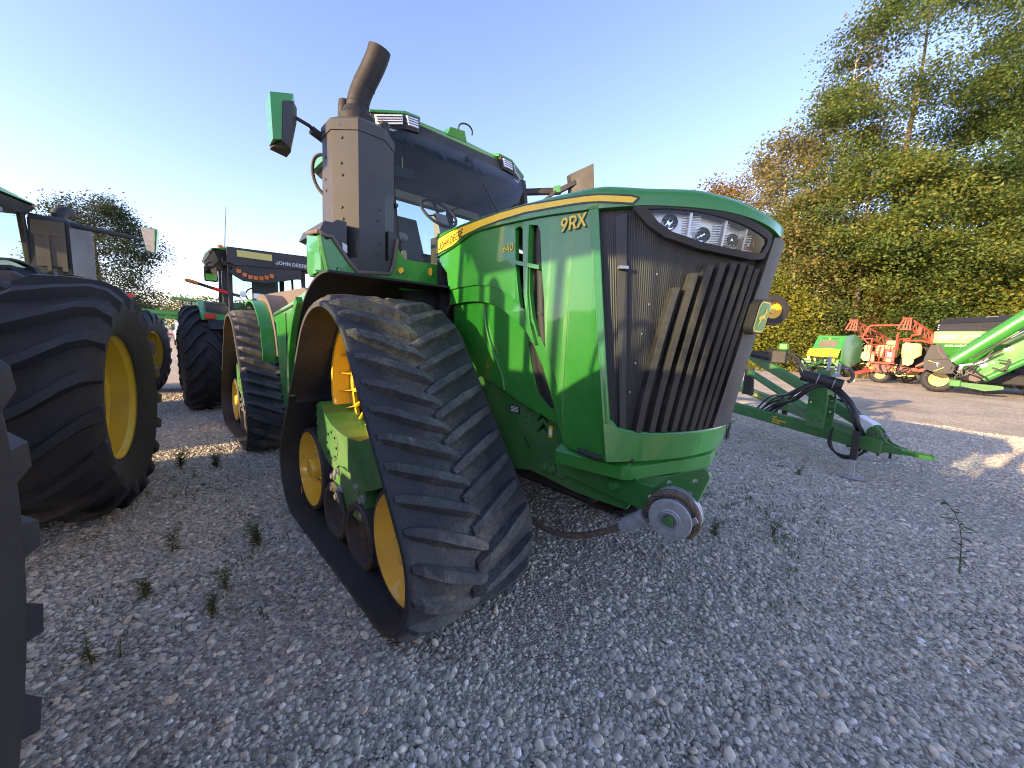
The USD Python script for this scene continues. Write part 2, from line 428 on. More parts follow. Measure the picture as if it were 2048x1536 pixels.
leafmat('leaf_weed', [(0, (0.05, 0.075, 0.02)), (0.6, (0.10, 0.12, 0.035)), (1, (0.17, 0.14, 0.06))], 0.2)
leafmat('dry_grass', [(0, (0.06, 0.07, 0.02)), (0.5, (0.17, 0.14, 0.05)), (1, (0.28, 0.20, 0.08))], 0.2)
# stones
mat('stone', {'a': ('attribute', {'attribute': 'tone'}),
              'r': ('rgb_ramp', {'ramp': [(0, (0.22, 0.19, 0.15)), (0.25, (0.38, 0.335, 0.265)), (0.6, (0.56, 0.50, 0.395)), (0.78, (0.60, 0.49, 0.35)), (0.9, (0.72, 0.65, 0.53)), (1, (0.84, 0.78, 0.67))]}),
              'g': ('geometry', {}), 'n': ('noise_texture', {'scale': 60.0, 'detail': 4.0}), 'mul': ('mix_color', {'blend_type': 'multiply', 'fac': 0.6}),
              'nr': ('rgb_ramp', {'ramp': [(0.3, (0.55, 0.55, 0.55)), (0.7, (1, 1, 1))]}), 'p': ('principled_bsdf', {'roughness': 0.8})},
    [('a.fac', 'r.fac'), ('g.position', 'n.vector'), ('n.fac', 'nr.fac'), ('r.color', 'mul.a'), ('nr.color', 'mul.b'), ('mul.result', 'p.base_color')])
# gravel bed between and beyond the stones
mat('gravel_bed', {
    'g': ('geometry', {}),
    'v1': ('voronoi_texture', {'scale': 62.0, 'feature': 'f1'}), 'v2': ('voronoi_texture', {'scale': 21.0, 'feature': 'f1'}),
    'hs': ('separate_color', {}), 'rc': ('rgb_ramp', {'ramp': [(0, (0.20, 0.172, 0.135)), (0.35, (0.38, 0.33, 0.26)), (0.7, (0.53, 0.465, 0.37)), (1, (0.72, 0.66, 0.55))]}),
    'n1': ('noise_texture', {'scale': 0.55, 'detail': 7.0, 'roughness': 0.65}), 'r1': ('rgb_ramp', {'ramp': [(0.35, (0.62, 0.60, 0.57)), (0.5, (0.9, 0.88, 0.84)), (0.68, (1.12, 1.06, 0.98))]}),
    'mul': ('mix_color', {'blend_type': 'multiply', 'fac': 1.0}),
    'n2': ('noise_texture', {'scale': 2.3, 'detail': 8.0, 'roughness': 0.7}), 'r2': ('rgb_ramp', {'ramp': [(0.50, (0, 0, 0)), (0.64, (0.75, 0.75, 0.75))]}),
    'mx': ('mix_color', {'b': (0.46, 0.385, 0.285)}),
    'dm': ('math', {'math_type': 'multiply', 'value2': -1.0}), 'da': ('math', {'math_type': 'add'}),
    'b': ('bump', {'strength': 0.9, 'distance': 0.03}), 'p': ('principled_bsdf', {'roughness': 0.85})},
    [('g.position', 'v1.vector'), ('g.position', 'v2.vector'), ('v1.color', 'hs.color'), ('hs.r', 'rc.fac'), ('g.position', 'n1.vector'), ('n1.fac', 'r1.fac'),
     ('rc.color', 'mul.a'), ('r1.color', 'mul.b'), ('g.position', 'n2.vector'), ('n2.fac', 'r2.fac'), ('r2.color', 'mx.fac'), ('mul.result', 'mx.a'), ('mx.result', 'p.base_color'),
     ('v1.distance', 'dm.value1'), ('dm.value', 'b.height'), ('b.normal', 'p.normal')])
plain('dry_soil', (0.19, 0.15, 0.095), 0.95, var=0.35, scale=1.5, bump=0.5, bscale=10.0)
# ------------------------------------------------------------------ ground
gx = np.r_[-400, -150, -80, np.linspace(-40, 20, 61), 60, 150, 400]
gy = np.r_[-400, -150, -60, np.linspace(-20, 60, 81), 90, 150, 400]
GX, GY = np.meshgrid(gx, gy, indexing='ij')
def ground_z(x, y):
    p = np.stack([np.asarray(x)*0.45, np.asarray(y)*0.45, np.zeros(np.shape(x))], -1)
    near = np.exp(-(((np.asarray(x)+3)/14)**2 + ((np.asarray(y)-3)/14)**2))
    return (meshkit.fbm(p, 3, 5)-0.5)*0.03*(1+np.zeros(np.shape(x))) - 0.004
GZ = ground_z(GX, GY)
nx, ny = GX.shape
ii, jj = np.meshgrid(np.arange(nx-1), np.arange(ny-1), indexing='ij')
q = np.stack([ii*ny+jj, (ii+1)*ny+jj, (ii+1)*ny+jj+1, ii*ny+jj+1], -1).reshape(-1, 4)
flat('ground', (np.stack([GX, GY, GZ], -1).reshape(-1, 3), q), 'gravel_bed', smooth=True, kind='structure')

# ------------------------------------------------------------------ the big tracked tractor
YC = 2.31
BASE = (-3.6, YC, 0.0)
T = Thing('tracked_tractor', 'big green articulated tractor on four rubber tracks, filling the middle of the photo', 'tractor', BASE, world=True)

# --- track belt geometry in its own plane (x along, z up) about the undercarriage centre
TOPC, TOPR = np.array([0.0, 1.186]), 0.589
IDX, IDZ, IDR = 0.824, 0.405, 0.385
def belt_path(n=400, grow=0.0):
    pts = []
    for c, r in ((TOPC, TOPR), (np.array([IDX, IDZ]), IDR), (np.array([-IDX, IDZ]), IDR)):
        a = np.linspace(0, 2*PI, 361)
        pts.append(np.stack([c[0]+(r+grow)*np.cos(a), c[1]+(r+grow)*np.sin(a)], 1))
    h = sg.MultiPoint(np.vstack(pts)).convex_hull.exterior
    L = h.length
    P = np.array([h.interpolate(s).coords[0] for s in np.linspace(0, L, n, endpoint=False)])
    if sg.Polygon(P).exterior.is_ccw:
        P = P[::-1]
    k = np.argmax(P[:, 1]); P = np.roll(P, -k, 0)      # starts at the top, runs forward and down
    return P, L
BP, BL = belt_path(480)
_BT = np.roll(BP, -1, 0) - np.roll(BP, 1, 0); _BT /= np.linalg.norm(_BT, axis=1, keepdims=True)
_BN = np.stack([-_BT[:, 1], _BT[:, 0]], 1)
if np.dot(_BN[0], [0, 1]) < 0:
    _BN = -_BN
def belt_at(s, h):
    """points at distance s along the belt and h above its outer face"""
    u = (np.asarray(s)/BL*len(BP)) % len(BP); i = np.floor(u).astype(int) % len(BP); j = (i+1) % len(BP); w = (u-np.floor(u))[..., None]
    p = BP[i]*(1-w)+BP[j]*w; n = _BN[i]*(1-w)+_BN[j]*w; n = n/np.linalg.norm(n, axis=-1, keepdims=True)
    return p + n*np.asarray(h)[..., None]
W_BELT = 0.82
def belt_mesh():
    prof = [(0.0, 0.0), (0.006, 0.004), (0.03, 0.012), (W_BELT-0.03, 0.012), (W_BELT-0.006, 0.004), (W_BELT, 0.0), (W_BELT, -0.028), (0.0, -0.028)]
    n = len(BP); s = np.arange(n)*BL/n; k = len(prof); V = []
    for y, h in prof:
        p = belt_at(s, np.full(n, h)); V.append(np.stack([p[:, 0], np.full(n, y), p[:, 1]], 1))
    V = np.vstack(V); Fo, Fi = [], []
    for a in range(k):
        b = (a+1) % k
        for i in range(n):
            j = (i+1) % n
            (Fi if a == k-2 else Fo).append((a*n+i, a*n+j, b*n+j, b*n+i))
    return TM(V, Fo), TM(V, Fi)
NLUG = 41
PITCH_LUG = BL/NLUG
def lug_mesh(i, row, rnd):
    """one chevron bar: row 0 is the outer row, 1 the inner one; height falls off towards its outer end"""
    s0 = i*PITCH_LUG + (0.5*PITCH_LUG if row else 0.0)
    st = np.array([0.0, 0.10, 0.32, 0.60, 0.86, 1.0])
    hh = np.array([0.012, 0.040, 0.056, 0.056, 0.056, 0.034])*(1+0.06*rnd.uniform(-1, 1))
    wid = np.array([0.5, 0.85, 1.0, 1.0, 0.95, 0.75])
    y = 0.020 + st*(W_BELT/2+0.035-0.020)
    ds = st*0.19
    if row:
        y = W_BELT - y
    V = []
    for a in range(len(st)):
        sl = 0.5*(0.030 if a in (0, 5) else 0.0)
        base, top = 0.086*wid[a], 0.050*wid[a]
        for off, h in ((-base/2, 0.0), (-top/2, hh[a]), (top/2, hh[a]), (base/2, 0.0)):
            V.append((s0+ds[a]+off, y[a], h+0.009))
    V = np.array(V)
    V[:, 0] += rnd.uniform(-1, 1, len(V))*0.003; V[:, 2] += rnd.uniform(-1, 1, len(V))*0.0025
    p = belt_at(V[:, 0], V[:, 2]); P = np.stack([p[:, 0], V[:, 1], p[:, 1]], 1)
    Fc = []
    for a in range(len(st)-1):
        for b in range(3):
            Fc.append((a*4+b, (a+1)*4+b, (a+1)*4+b+1, a*4+b+1))
    Fc += [(0, 1, 2, 3), (23, 22, 21, 20)]
    m = TM(P, Fc, False)
    if not row:
        m.invert()
    return m
BELT_O, BELT_I = belt_mesh()
_r = np.random.RandomState(3)
LUGS = [[lug_mesh(i, row, _r) for i in range(NLUG)] for row in (0, 1)]

def roller_prof(r, w, dish, rim):
    return [(0.0, dish), (r-rim-0.02, dish), (r-rim, 0.004), (r-0.014, 0.0), (r, 0.012), (r, w-0.012), (r-0.014, w), (0.0, w)]

def undercarriage(cx, y0, side, detail):
    """one track unit: y0 is the outer edge (side +1: outer edge at low y). Built for the right hand side, mirrored for the left."""
    sh = np.array([cx, y0, 0.0])
    fl = (lambda m: m) if side > 0 else (lambda m: mirror_y(m, YC))
    def add(name, m, mat, **k):
        m = m.copy(); m.vertices = np.asarray(m.vertices)+sh
        return T.part(name, fl(m), mat, **k)
    b = add('rubber_track', BELT_O, 'belt_rubber', smooth=40)
    if detail:
        for row in (0, 1):
            for m in LUGS[row]:
                add('lug', m, 'lug_rubber', smooth=False, under=b)
    else:
        add('lugs', cat(*LUGS[0], *LUGS[1]), 'lug_rubber', smooth=False, under=b, kind='stuff')
    add('inner_face', BELT_I, 'belt_inside', smooth=40, under=b)
    # guide lugs inside the belt, in the middle
    g = []
    for i in range(NLUG):
        s = i*PITCH_LUG
        pts = []
        for o, h, yy in ((-0.05, -0.028, 0.06), (0.05, -0.028, 0.06), (-0.03, -0.11, 0.03), (0.03, -0.11, 0.03)):
            p = belt_at(np.array([s+o]), np.array([h]))[0]
            pts += [(p[0], W_BELT/2-yy, p[1]), (p[0], W_BELT/2+yy, p[1])]
        g.append(hull(pts))
    add('guide_lugs', cat(*g), 'belt_inside', smooth=False, under=b)
    # drive wheel: deep rim, windowed disc
    dr = TOPR-0.034
    c = (0, 0, TOPC[1])
    rim = lathe([(dr-0.028, 0.25), (dr-0.008, 0.245), (dr, 0.255), (dr, 0.49), (dr-0.03, 0.49), (dr-0.03, 0.40), (dr-0.028, 0.38)], 'y', c, 72, closed=True)
    w = add('drive_wheel', rim, 'yellow_paint', smooth=35)
    ring = sg.Point(0, 0).buffer(dr-0.02, 64).difference(sg.Point(0, 0).buffer(0.12, 32))
    nwin = 22
    for k in range(nwin):
        a = 2*PI*k/nwin; da = 0.62*PI/nwin
        pts = [(rr*math.cos(a+t), rr*math.sin(a+t)) for rr, tt in ((dr-0.115, np.linspace(-da, da, 4)), (dr-0.235, np.linspace(da, -da, 4))) for t in tt]
        ring = ring.difference(sg.Polygon(pts).buffer(0.008))
    d = prism(ring, 0.385, 0.41); d.vertices = np.asarray(d.vertices)+[0, 0, TOPC[1]]
    add('wheel_disc', d, 'yellow_paint', smooth=30, under=w)
    ribs, rods = [], []
    for k in range(nwin):
        a = 2*PI*(k+0.5)/nwin; u = np.array([math.cos(a), 0, math.sin(a)]); cc = np.array(c, float)
        ribs.append(hull([cc+u*(dr-0.03)+[0, 0.30, 0]+o for o in (np.array([-0.004*u[2], 0, 0.004*u[0]]), np.array([0.004*u[2], 0, -0.004*u[0]]))] +
                         [cc+u*(dr-0.03)+[0, 0.386, 0]+o for o in (np.array([-0.004*u[2], 0, 0.004*u[0]]), np.array([0.004*u[2], 0, -0.004*u[0]]))] +
                         [cc+u*(dr-0.11)+[0, 0.386, 0]+o for o in (np.array([-0.004*u[2], 0, 0.004*u[0]]), np.array([0.004*u[2], 0, -0.004*u[0]]))]))
        rods.append(cyl(cc+u*(dr-0.10)+[0, 0.384, 0], cc+u*(dr-0.245)+[0, 0.384, 0], 0.010, 8))
    add('ribs', cat(*ribs), 'yellow_paint', smooth=False, under=w)
    add('rods', cat(*rods), 'yellow_paint', smooth=30, under=w)
    add('hub', lathe([(0, 0.30), (0.10, 0.30), (0.17, 0.34), (0.22, 0.385), (0.22, 0.50), (0, 0.50)], 'y', c, 40), 'yellow_paint', smooth=30, under=w)
    # two big idlers (a pair of wheels each), two pairs of mid rollers
    for ix in (IDX, -IDX):
        r = IDR-0.032
        cI = np.array([ix, 0, IDZ])
        for k, (ya, yb) in enumerate(((0.145, 0.385), (0.435, 0.675))):
            ww = yb-ya
            tyre = lathe([(r-0.036, ya), (r-0.010, ya), (r, ya+0.012), (r, yb-0.012), (r-0.010, yb), (r-0.036, yb)], 'y', cI, 56, closed=True)
            disc = lathe([(0.0, ya+0.11), (0.15, ya+0.11), (0.20, ya+0.10), (r-0.07, ya+0.035), (r-0.046, ya+0.004), (r-0.037, ya-0.004), (r-0.034, ya+0.02), (r-0.034, yb-0.02), (r-0.045, yb), (0, yb)], 'y', cI, 56)
            p = add('idler_wheel', disc, 'yellow_paint', smooth=30)
            add('rubber_rim', tyre, 'rubber_roller', smooth=35, under=p)
            if k == 0:
                hubm = lathe([(0, ya-0.005), (0.07, ya-0.005), (0.085, ya+0.006), (0.092, ya+0.03), (0.092, ya+0.08), (0.12, ya+0.085), (0.12, ya+0.115), (0, ya+0.115)], 'y', cI, 36)
                add('hub_cap', hubm, 'yellow_paint', smooth=30, under=p)
                for q in range(8):
                    a = 2*PI*q/8+0.3
                    add('bolt', hexbolt(cI+[0.145*math.cos(a), ya+0.105, 0.145*math.sin(a)], (0, -1, 0), 0.017, 0.03), 'steel', smooth=False, under=p)
    for ix in (0.235, -0.235):
        r = 0.228; cI = np.array([ix, 0, r+0.002])
        for k, (ya, yb) in enumerate(((0.14, 0.385), (0.435, 0.68))):
            p = add('mid_roller', lathe(roller_prof(r, yb-ya, 0.075, 0.045), 'y', cI+[0, ya, 0], 48), 'rubber_roller', smooth=30)
            if k == 0:
                add('hub_cap', lathe([(0, ya+0.045), (0.035, ya+0.045), (0.05, ya+0.06), (0.05, ya+0.08), (0, ya+0.08)], 'y', cI, 24), 'rubber_roller', smooth=30, under=p)
    # green carrier casting with its saddle, bolted flanges and the lower pivot block
    sad = [(-0.62, 0.70), (-0.62, 1.00), (-0.56, 1.03), (-0.50, 1.01), (-0.42, 0.95), (-0.27, 0.895), (-0.08, 0.87), (0.08, 0.87), (0.27, 0.895), (0.42, 0.95), (0.50, 1.01), (0.56, 1.03),
           (0.62, 1.00), (0.62, 0.70), (0.45, 0.62), (0.34, 0.58), (0.22, 0.565), (0.14, 0.62), (0.0, 0.645), (-0.14, 0.62), (-0.22, 0.565), (-0.34, 0.58), (-0.45, 0.62)]
    fr = prism(sg.Polygon(sad).buffer(-0.012).buffer(0.012, 6), 0.155, 0.44)
    p = add('track_frame', fr, 'green_frame', smooth=25)
    cov = lathe([(0, 0.150), (0.118, 0.150), (0.122, 0.156), (0, 0.156)], 'y', (0, 0, 0), 36); cv = np.array(cov.vertices); cv[:, 2] *= 1.0; cov.vertices = cv+[-0.26, 0, 0.745]
    add('cover_plate', cov, 'green_frame', smooth=30, under=p)
    for q in range(8):
        a = 2*PI*q/8
        add('cover_bolt', hexbolt((-0.26+0.10*math.cos(a), 0.150, 0.745+0.10*math.sin(a)), (0, -1, 0), 0.008, 0.006), 'decal_black', smooth=False, under=p)
    for sx in (-1, 1):
        add('flange', box(sx*0.655-0.03, sx*0.655+0.03, 0.18, 0.42, 0.70, 1.01, 0.012), 'green_frame', under=p)
        for zz in (0.75, 0.83, 0.90, 0.97):
            for yy in (0.20, 0.245):
                add('bolt', hexbolt((sx*0.685, yy, zz), (sx, 0, 0), 0.020, 0.028), 'steel', smooth=False, under=p)
    blk = cat(prism(sg.Polygon([(-0.30, 0.36), (-0.31, 0.52), (-0.24, 0.60), (0.24, 0.60), (0.31, 0.52), (0.30, 0.36), (0.2, 0.33), (-0.2, 0.33)]).buffer(0.01), 0.17, 0.50),
              box(-0.55, 0.55, 0.33, 0.41, 0.26, 0.42, 0.02))
    p2 = add('pivot_block', blk, 'green_frame', smooth=25)
    for xx, zz in ((-0.29, 0.40), (-0.28, 0.50), (-0.19, 0.56), (-0.13, 0.44), (-0.20, 0.36), (-0.12, 0.36), (0.29, 0.40), (0.28, 0.5), (0.19, 0.56)):
        add('bolt', hexbolt((xx, 0.168, zz), (0, -1, 0), 0.022, 0.026), 'steel', smooth=False, under=p2)

XF, XR = -2.70, -6.77
Y0 = 0.79
undercarriage(XF, Y0, 1, True)
undercarriage(XR, Y0, 1, True)
undercarriage(XF, Y0, -1, False)
undercarriage(XR, Y0, -1, False)
# a little orange tag tied to the rear idler
T.part('tag', obox((XF-IDX+0.07, Y0+0.06, 0.26), (0.075, 0.002, 0.055), (0.7, -0.2, 0.45), b=0.0), 'tag_orange')

# --- hood
def yside(x):
    t = np.maximum(0, (-1.1-np.asarray(x, float))/1.75); return 1.62+0.13*t**1.3
def fside(u, v, d):                 # (x, z) on the right flank, offset outwards (towards -y)
    u = np.asarray(u, float); v = np.asarray(v, float)
    return np.stack([u, yside(u) + 0.018*((v-1.7)/0.6)**2 - d, v], 1)
def fside_l(u, v, d):
    p = fside(u, v, d); p[:, 1] = 2*YC-p[:, 1]; return p
def xfront(y, z):
    k = (np.asarray(z, float)-1.12)/1.08
    xc = -1.04-0.16*k; xn = -0.76+0.20*k
    u = np.abs(np.asarray(y, float)-YC)/0.69
    return xn-(xn-xc)*u**2.0
def ffront(u, v, d):                # (y, z) on the nose, offset forwards
    u = np.asarray(u, float); v = np.asarray(v, float)
    x = xfront(u, v); e = 1e-3
    dx = (xfront(u+e, v)-x)/e
    n = np.stack([np.ones_like(x), -dx], 1); n /= np.linalg.norm(n, axis=1, keepdims=True)
    d = np.broadcast_to(d, x.shape)
    return np.stack([x+d*n[:, 0], u+d*n[:, 1], v], 1)

CREASE = [(-2.85, 2.222), (-2.57, 2.262), (-2.42, 2.290), (-2.30, 2.324), (-1.96, 2.308), (-1.58, 2.281), (-1.20, 2.236)]
def zcrease(x):
    return np.interp(x, [c[0] for c in CREASE], [c[1] for c in CREASE])
def ztop(x):
    return np.interp(x, [-2.85, -2.3, -1.96, -1.58, -1.2, -0.9, -0.56], [2.405, 2.405, 2.392, 2.368, 2.335, 2.30, 2.205])
# hood top: a band above the crease, a rounded shoulder, a crowned lid
path = [(x, float(yside(x)), float(zcrease(x)), float(ztop(x))) for x in np.linspace(-2.85, -1.22, 24)]
for y in np.r_[np.linspace(1.632, 1.76, 8), np.linspace(1.80, YC, 22)]:
    zc = np.interp(y, [1.62, 1.74, 1.97, 2.27, YC], [2.236, 2.240, 2.209, 2.146, 2.14])
    x = float(xfront(y, zc)); path.append((x, y, zc, float(np.interp(x, [-1.2, -0.98, -0.8, -0.67, -0.56], [2.335, 2.308, 2.298, 2.262, 2.205]))))
path = np.array(path)
# ease the corner between flank and nose
for it in range(2):
    path[1:-1] = 0.5*path[1:-1]+0.25*(path[:-2]+path[2:])
full = np.vstack([path, [(a, 2*YC-b, c, d) for a, b, c, d in path[-2::-1]]])
spine_x = np.clip(full[:, 0], -2.85, -1.25)
rings = []
def ring(inset, z):
    d = np.stack([spine_x-full[:, 0], YC-full[:, 1]], 1); L = np.linalg.norm(d, axis=1, keepdims=True)
    d = d/L*np.minimum(inset, L*0.98)
    return np.stack([full[:, 0]+d[:, 0], full[:, 1]+d[:, 1], z], 1)
zc, zt = full[:, 2], full[:, 3]
rings = [ring(0.03, zc-0.004), ring(0.0, zc), ring(0.0, zc*0.35+zt*0.65), ring(0.006, zt-0.010), ring(0.028, zt+0.012), ring(0.07, zt+0.028), ring(0.25, zt+0.055), ring(0.45, zt+0.068), ring(0.66, zt+0.072)]
n = len(full)
V = np.vstack(rings); Fq = [(a*n+i, a*n+i+1, (a+1)*n+i+1, (a+1)*n+i) for a in range(len(rings)-1) for i in range(n-1)]
# close the middle strip along the spine
last = (len(rings)-1)*n
h2 = n//2
Fq += [(last+i, last+i+1, last+n-2-i, last+n-1-i) for i in range(h2)]
top = TM(V, Fq); top.fix_normals()
if top.face_normals[np.argmax(top.triangles_center[:, 2])][2] < 0:
    top.invert()
HT = T.part('hood_top', top, 'green_paint', smooth=50)
# rear bulkhead under the hood
T.part('firewall', hull([(-2.86, y, z) for y in (1.77, 2.85) for z in (1.3, 2.42)] + [(-2.80, y, z) for y in (1.77, 2.85) for z in (1.3, 2.40)]), 'liner')

# flank panel with the two vent slots and the arch
ARCH1 = [(-2.625, 1.945), (-2.43, 1.952), (-2.238, 1.952), (-2.08, 1.935), (-1.938, 1.903), (-1.81, 1.842), (-1.703, 1.762), (-1.61, 1.68), (-1.537, 1.586), (-1.455, 1.47), (-1.401, 1.369), (-1.37, 1.27), (-1.352, 1.16), (-1.347, 1.06), (-1.335, 1.02)]
ARCH2 = [(-2.621, 1.829), (-2.43, 1.842), (-2.266, 1.842), (-2.13, 1.828), (-2.016, 1.804), (-1.91, 1.765), (-1.822, 1.719), (-1.74, 1.675), (-1.672, 1.627), (-1.606, 1.56), (-1.551, 1.484), (-1.495, 1.385), (-1.443, 1.278), (-1.41, 1.19), (-1.40, 1.13)]
flank = [(x, z-0.006) for x, z in CREASE] + [(-1.176, 2.10), (-1.131, 1.794), (-1.047, 1.183), (-1.047, 0.99), (-1.18, 1.0), (-1.28, 0.998), (-1.335, 1.02)] + ARCH1[::-1][1:] + [(-2.67, 2.084), (-2.80, 2.177)]
ventA = [(-1.83, 2.262), (-1.80, 2.275), (-1.745, 2.250), (-1.738, 2.20), (-1.700, 1.88), (-1.64, 1.66), (-1.52, 1.42), (-1.60, 1.58), (-1.70, 1.80), (-1.765, 2.0), (-1.80, 2.2)]
ventA = [(-1.815, 2.255), (-1.775, 2.262), (-1.745, 2.235), (-1.715, 2.0), (-1.675, 1.80), (-1.665, 1.66), (-1.70, 1.72), (-1.745, 1.86), (-1.785, 2.03)]
ventB = [(-1.675, 2.250), (-1.615, 2.236), (-1.592, 2.20), (-1.560, 2.0), (-1.523, 1.81), (-1.498, 1.555), (-1.487, 1.44), (-1.545, 1.60), (-1.605, 1.72), (-1.640, 1.86), (-1.66, 2.05)]
FP = sg.Polygon(flank).buffer(0)
for v_ in (ventA, ventB):
    FP = FP.difference(sg.Polygon(v_).buffer(0.004))
bars_ = []
SP = T.part('side_panel', wrap(FP, fside, 0.03, 0.05), 'green_paint', smooth=25)
T.part('side_panel', wrap(sg.Polygon(flank), fside_l, 0.03, 0.12), 'green_paint', smooth=25)
# proud slats and the cross bar in the vents, dark behind
for pl in ([(-1.735, 2.25), (-1.680, 2.255), (-1.655, 1.86), (-1.62, 1.68), (-1.50, 1.40), (-1.515, 1.46), (-1.645, 1.70), (-1.685, 1.84)],
           [(-1.80, 2.068), (-1.57, 2.010), (-1.566, 1.985), (-1.80, 2.042)]):
    T.part('vent_slat', wrap(pl, lambda u, v, d: fside(u, v, d+0.012), 0.03, 0.05), 'green_paint', smooth=25, under=SP)
T.part('vent_backing', wrap([(-1.84, 2.27), (-1.55, 2.22), (-1.46, 1.40), (-1.76, 1.72)], lambda u, v, d: fside(u, v, d-0.10), 0.01, 0.08), 'liner', under=SP)
pp = [fside(np.array([x]), np.array([z]), -0.05)[0] for x, z in ((-1.62, 2.24), (-1.615, 2.12), (-1.59, 1.95), (-1.57, 1.75), (-1.535, 1.55), (-1.51, 1.42))]
T.part('air_hose', tube(spline(pp, 20), 0.035, 12), 'black_plastic', under=SP)
T.part('hose_clamp', cyl(pp[3]+[0, 0, -0.02], pp[3]+[0.004, 0, 0.02], 0.038, 14), 'black_plastic', under=SP)
# arch fairing, inner recessed panel with the mesh window
fair = ARCH1 + ARCH2[::-1]
T.part('arch_fairing', wrap(fair, lambda u, v, d: fside(u, v, d-0.014), 0.03, 0.05), 'green_paint', smooth=25)
inner = ARCH2 + [(-1.42, 1.10), (-1.60, 1.14), (-1.80, 1.19), (-2.03, 1.262), (-2.35, 1.33), (-2.62, 1.36)]
IP = sg.Polygon(inner).buffer(0)
win = sg.Polygon([(-1.70, 1.58), (-1.655, 1.565), (-1.56, 1.42), (-1.49, 1.28), (-1.455, 1.185), (-1.50, 1.19), (-1.60, 1.26), (-1.66, 1.42)])
T.part('inner_panel', wrap(IP.difference(win), lambda u, v, d: fside(u, v, d-0.055), 0.02, 0.05), 'green_paint', smooth=25)
T.part('mesh_window', wrap(win.buffer(0.004), lambda u, v, d: fside(u, v, d-0.062), 0.01, 0.05), 'grille_screen')
rb = [fside(np.array([x]), np.array([z]), -0.05)[0] for x, z in ((-2.18, 1.80), (-2.15, 1.66), (-2.08, 1.52), (-1.97, 1.36), (-1.93, 1.24))]
T.part('panel_seam', tube(spline(rb, 16), 0.008, 8), 'green_paint')
T.part('inner_panel', wrap(IP, lambda u, v, d: fside_l(u, v, d-0.055), 0.02, 0.12), 'green_paint', smooth=25)

# stripe, lettering
def fband(u, v, d):     # on the hood band / wraps a little round the corner
    u = np.asarray(u, float); p = fside(u, v, 0.0)
    xs, ys = full[:n//2+1, 0], full[:n//2+1, 1]
    y = np.interp(u, xs, ys)
    return np.stack([u, y-np.broadcast_to(d, u.shape)-0.0025, np.asarray(v, float)], 1)
stripe = [(-2.846, 2.245), (-2.572, 2.271), (-2.389, 2.319), (-2.19, 2.333), (-1.96, 2.335), (-1.715, 2.328), (-1.323, 2.288), (-1.04, 2.250), (-1.02, 2.272), (-1.05, 2.283), (-1.325, 2.318), (-1.718, 2.367), (-1.96, 2.380), (-2.194, 2.384), (-2.4, 2.385), (-2.615, 2.380), (-2.75, 2.368), (-2.826, 2.358)]
T.part('stripe_edge', wrap(sg.Polygon(stripe).buffer(0.007), lambda u, v, d: fband(u, v, d), 0.0, 0.04), 'decal_black', smooth=True, under=HT)
T.part('stripe', wrap(sg.Polygon(stripe).buffer(-0.002), lambda u, v, d: fband(u, v, d+0.0012), 0.0, 0.04), 'decal_yellow', smooth=True, under=HT)
T.part('lettering', text_on('JOHN DEERE', 0.052, lambda x, y, d: fband(-2.80+x*1.0, 2.272+y+0.13*np.clip(x-0.05, 0, 1), d+0.002), skew=0.15, wide=0.86, depth=0.001), 'decal_black', smooth=False, under=HT)
for off, grow, mt, dep in ((0.0010, True, 'decal_black', 0.001), (0.0030, False, 'decal_yellow', 0.001)):
    T.part('lettering', text_on('9RX', 0.066, lambda x, y, d: fside(-1.432+x+(0.005 if grow else 0), 2.168+y-(0.006 if grow else 0), d+off), bold=True, wide=1.02, depth=dep), mt, smooth=False, under=SP)
T.part('lettering', text_on('640', 0.042, lambda x, y, d: fside(-1.937+x, 2.133+y, d+0.001), bold=True, wide=1.0, depth=0.001), 'decal_yellow', smooth=False, under=SP)

# --- nose: screen, louvers, lamps, badge, lower band
zt_of = lambda y: np.interp(np.abs(np.asarray(y)-YC), [0, 0.04, 0.34, 0.57, 0.69], [2.14, 2.146, 2.209, 2.240, 2.236])
gr = [(y, float(zt_of(y))-0.005) for y in np.linspace(1.625, 2*YC-1.625, 41)] + [(2*YC-1.625, 1.183), (2*YC-1.66, 1.15), (2*YC-1.75, 1.135)] + [(y, 1.13) for y in np.linspace(2*YC-1.88, 1.88, 12)] + [(1.75, 1.135), (1.66, 1.15), (1.625, 1.183)]
GRP = sg.Polygon(gr)
HL = [(1.737, 2.226), (1.806, 2.224), (1.889, 2.208), (1.971, 2.184), (2.078, 2.148), (2.190, 2.110), (2.198, 2.085), (2.180, 2.035), (2.115, 2.026), (1.997, 2.040), (1.905, 2.060), (1.812, 2.106), (1.770, 2.155)]
HLP = sg.Polygon(HL)
_holes = HLP.buffer(0.004).union(affinity.scale(HLP.buffer(0.004), -1, 1, origin=(YC, 0)))
GS = T.part('grille_screen', wrap(GRP.difference(_holes), lambda u, v, d: ffront(u, v, d-0.035), 0.01, 0.05), 'grille_screen', smooth=30)
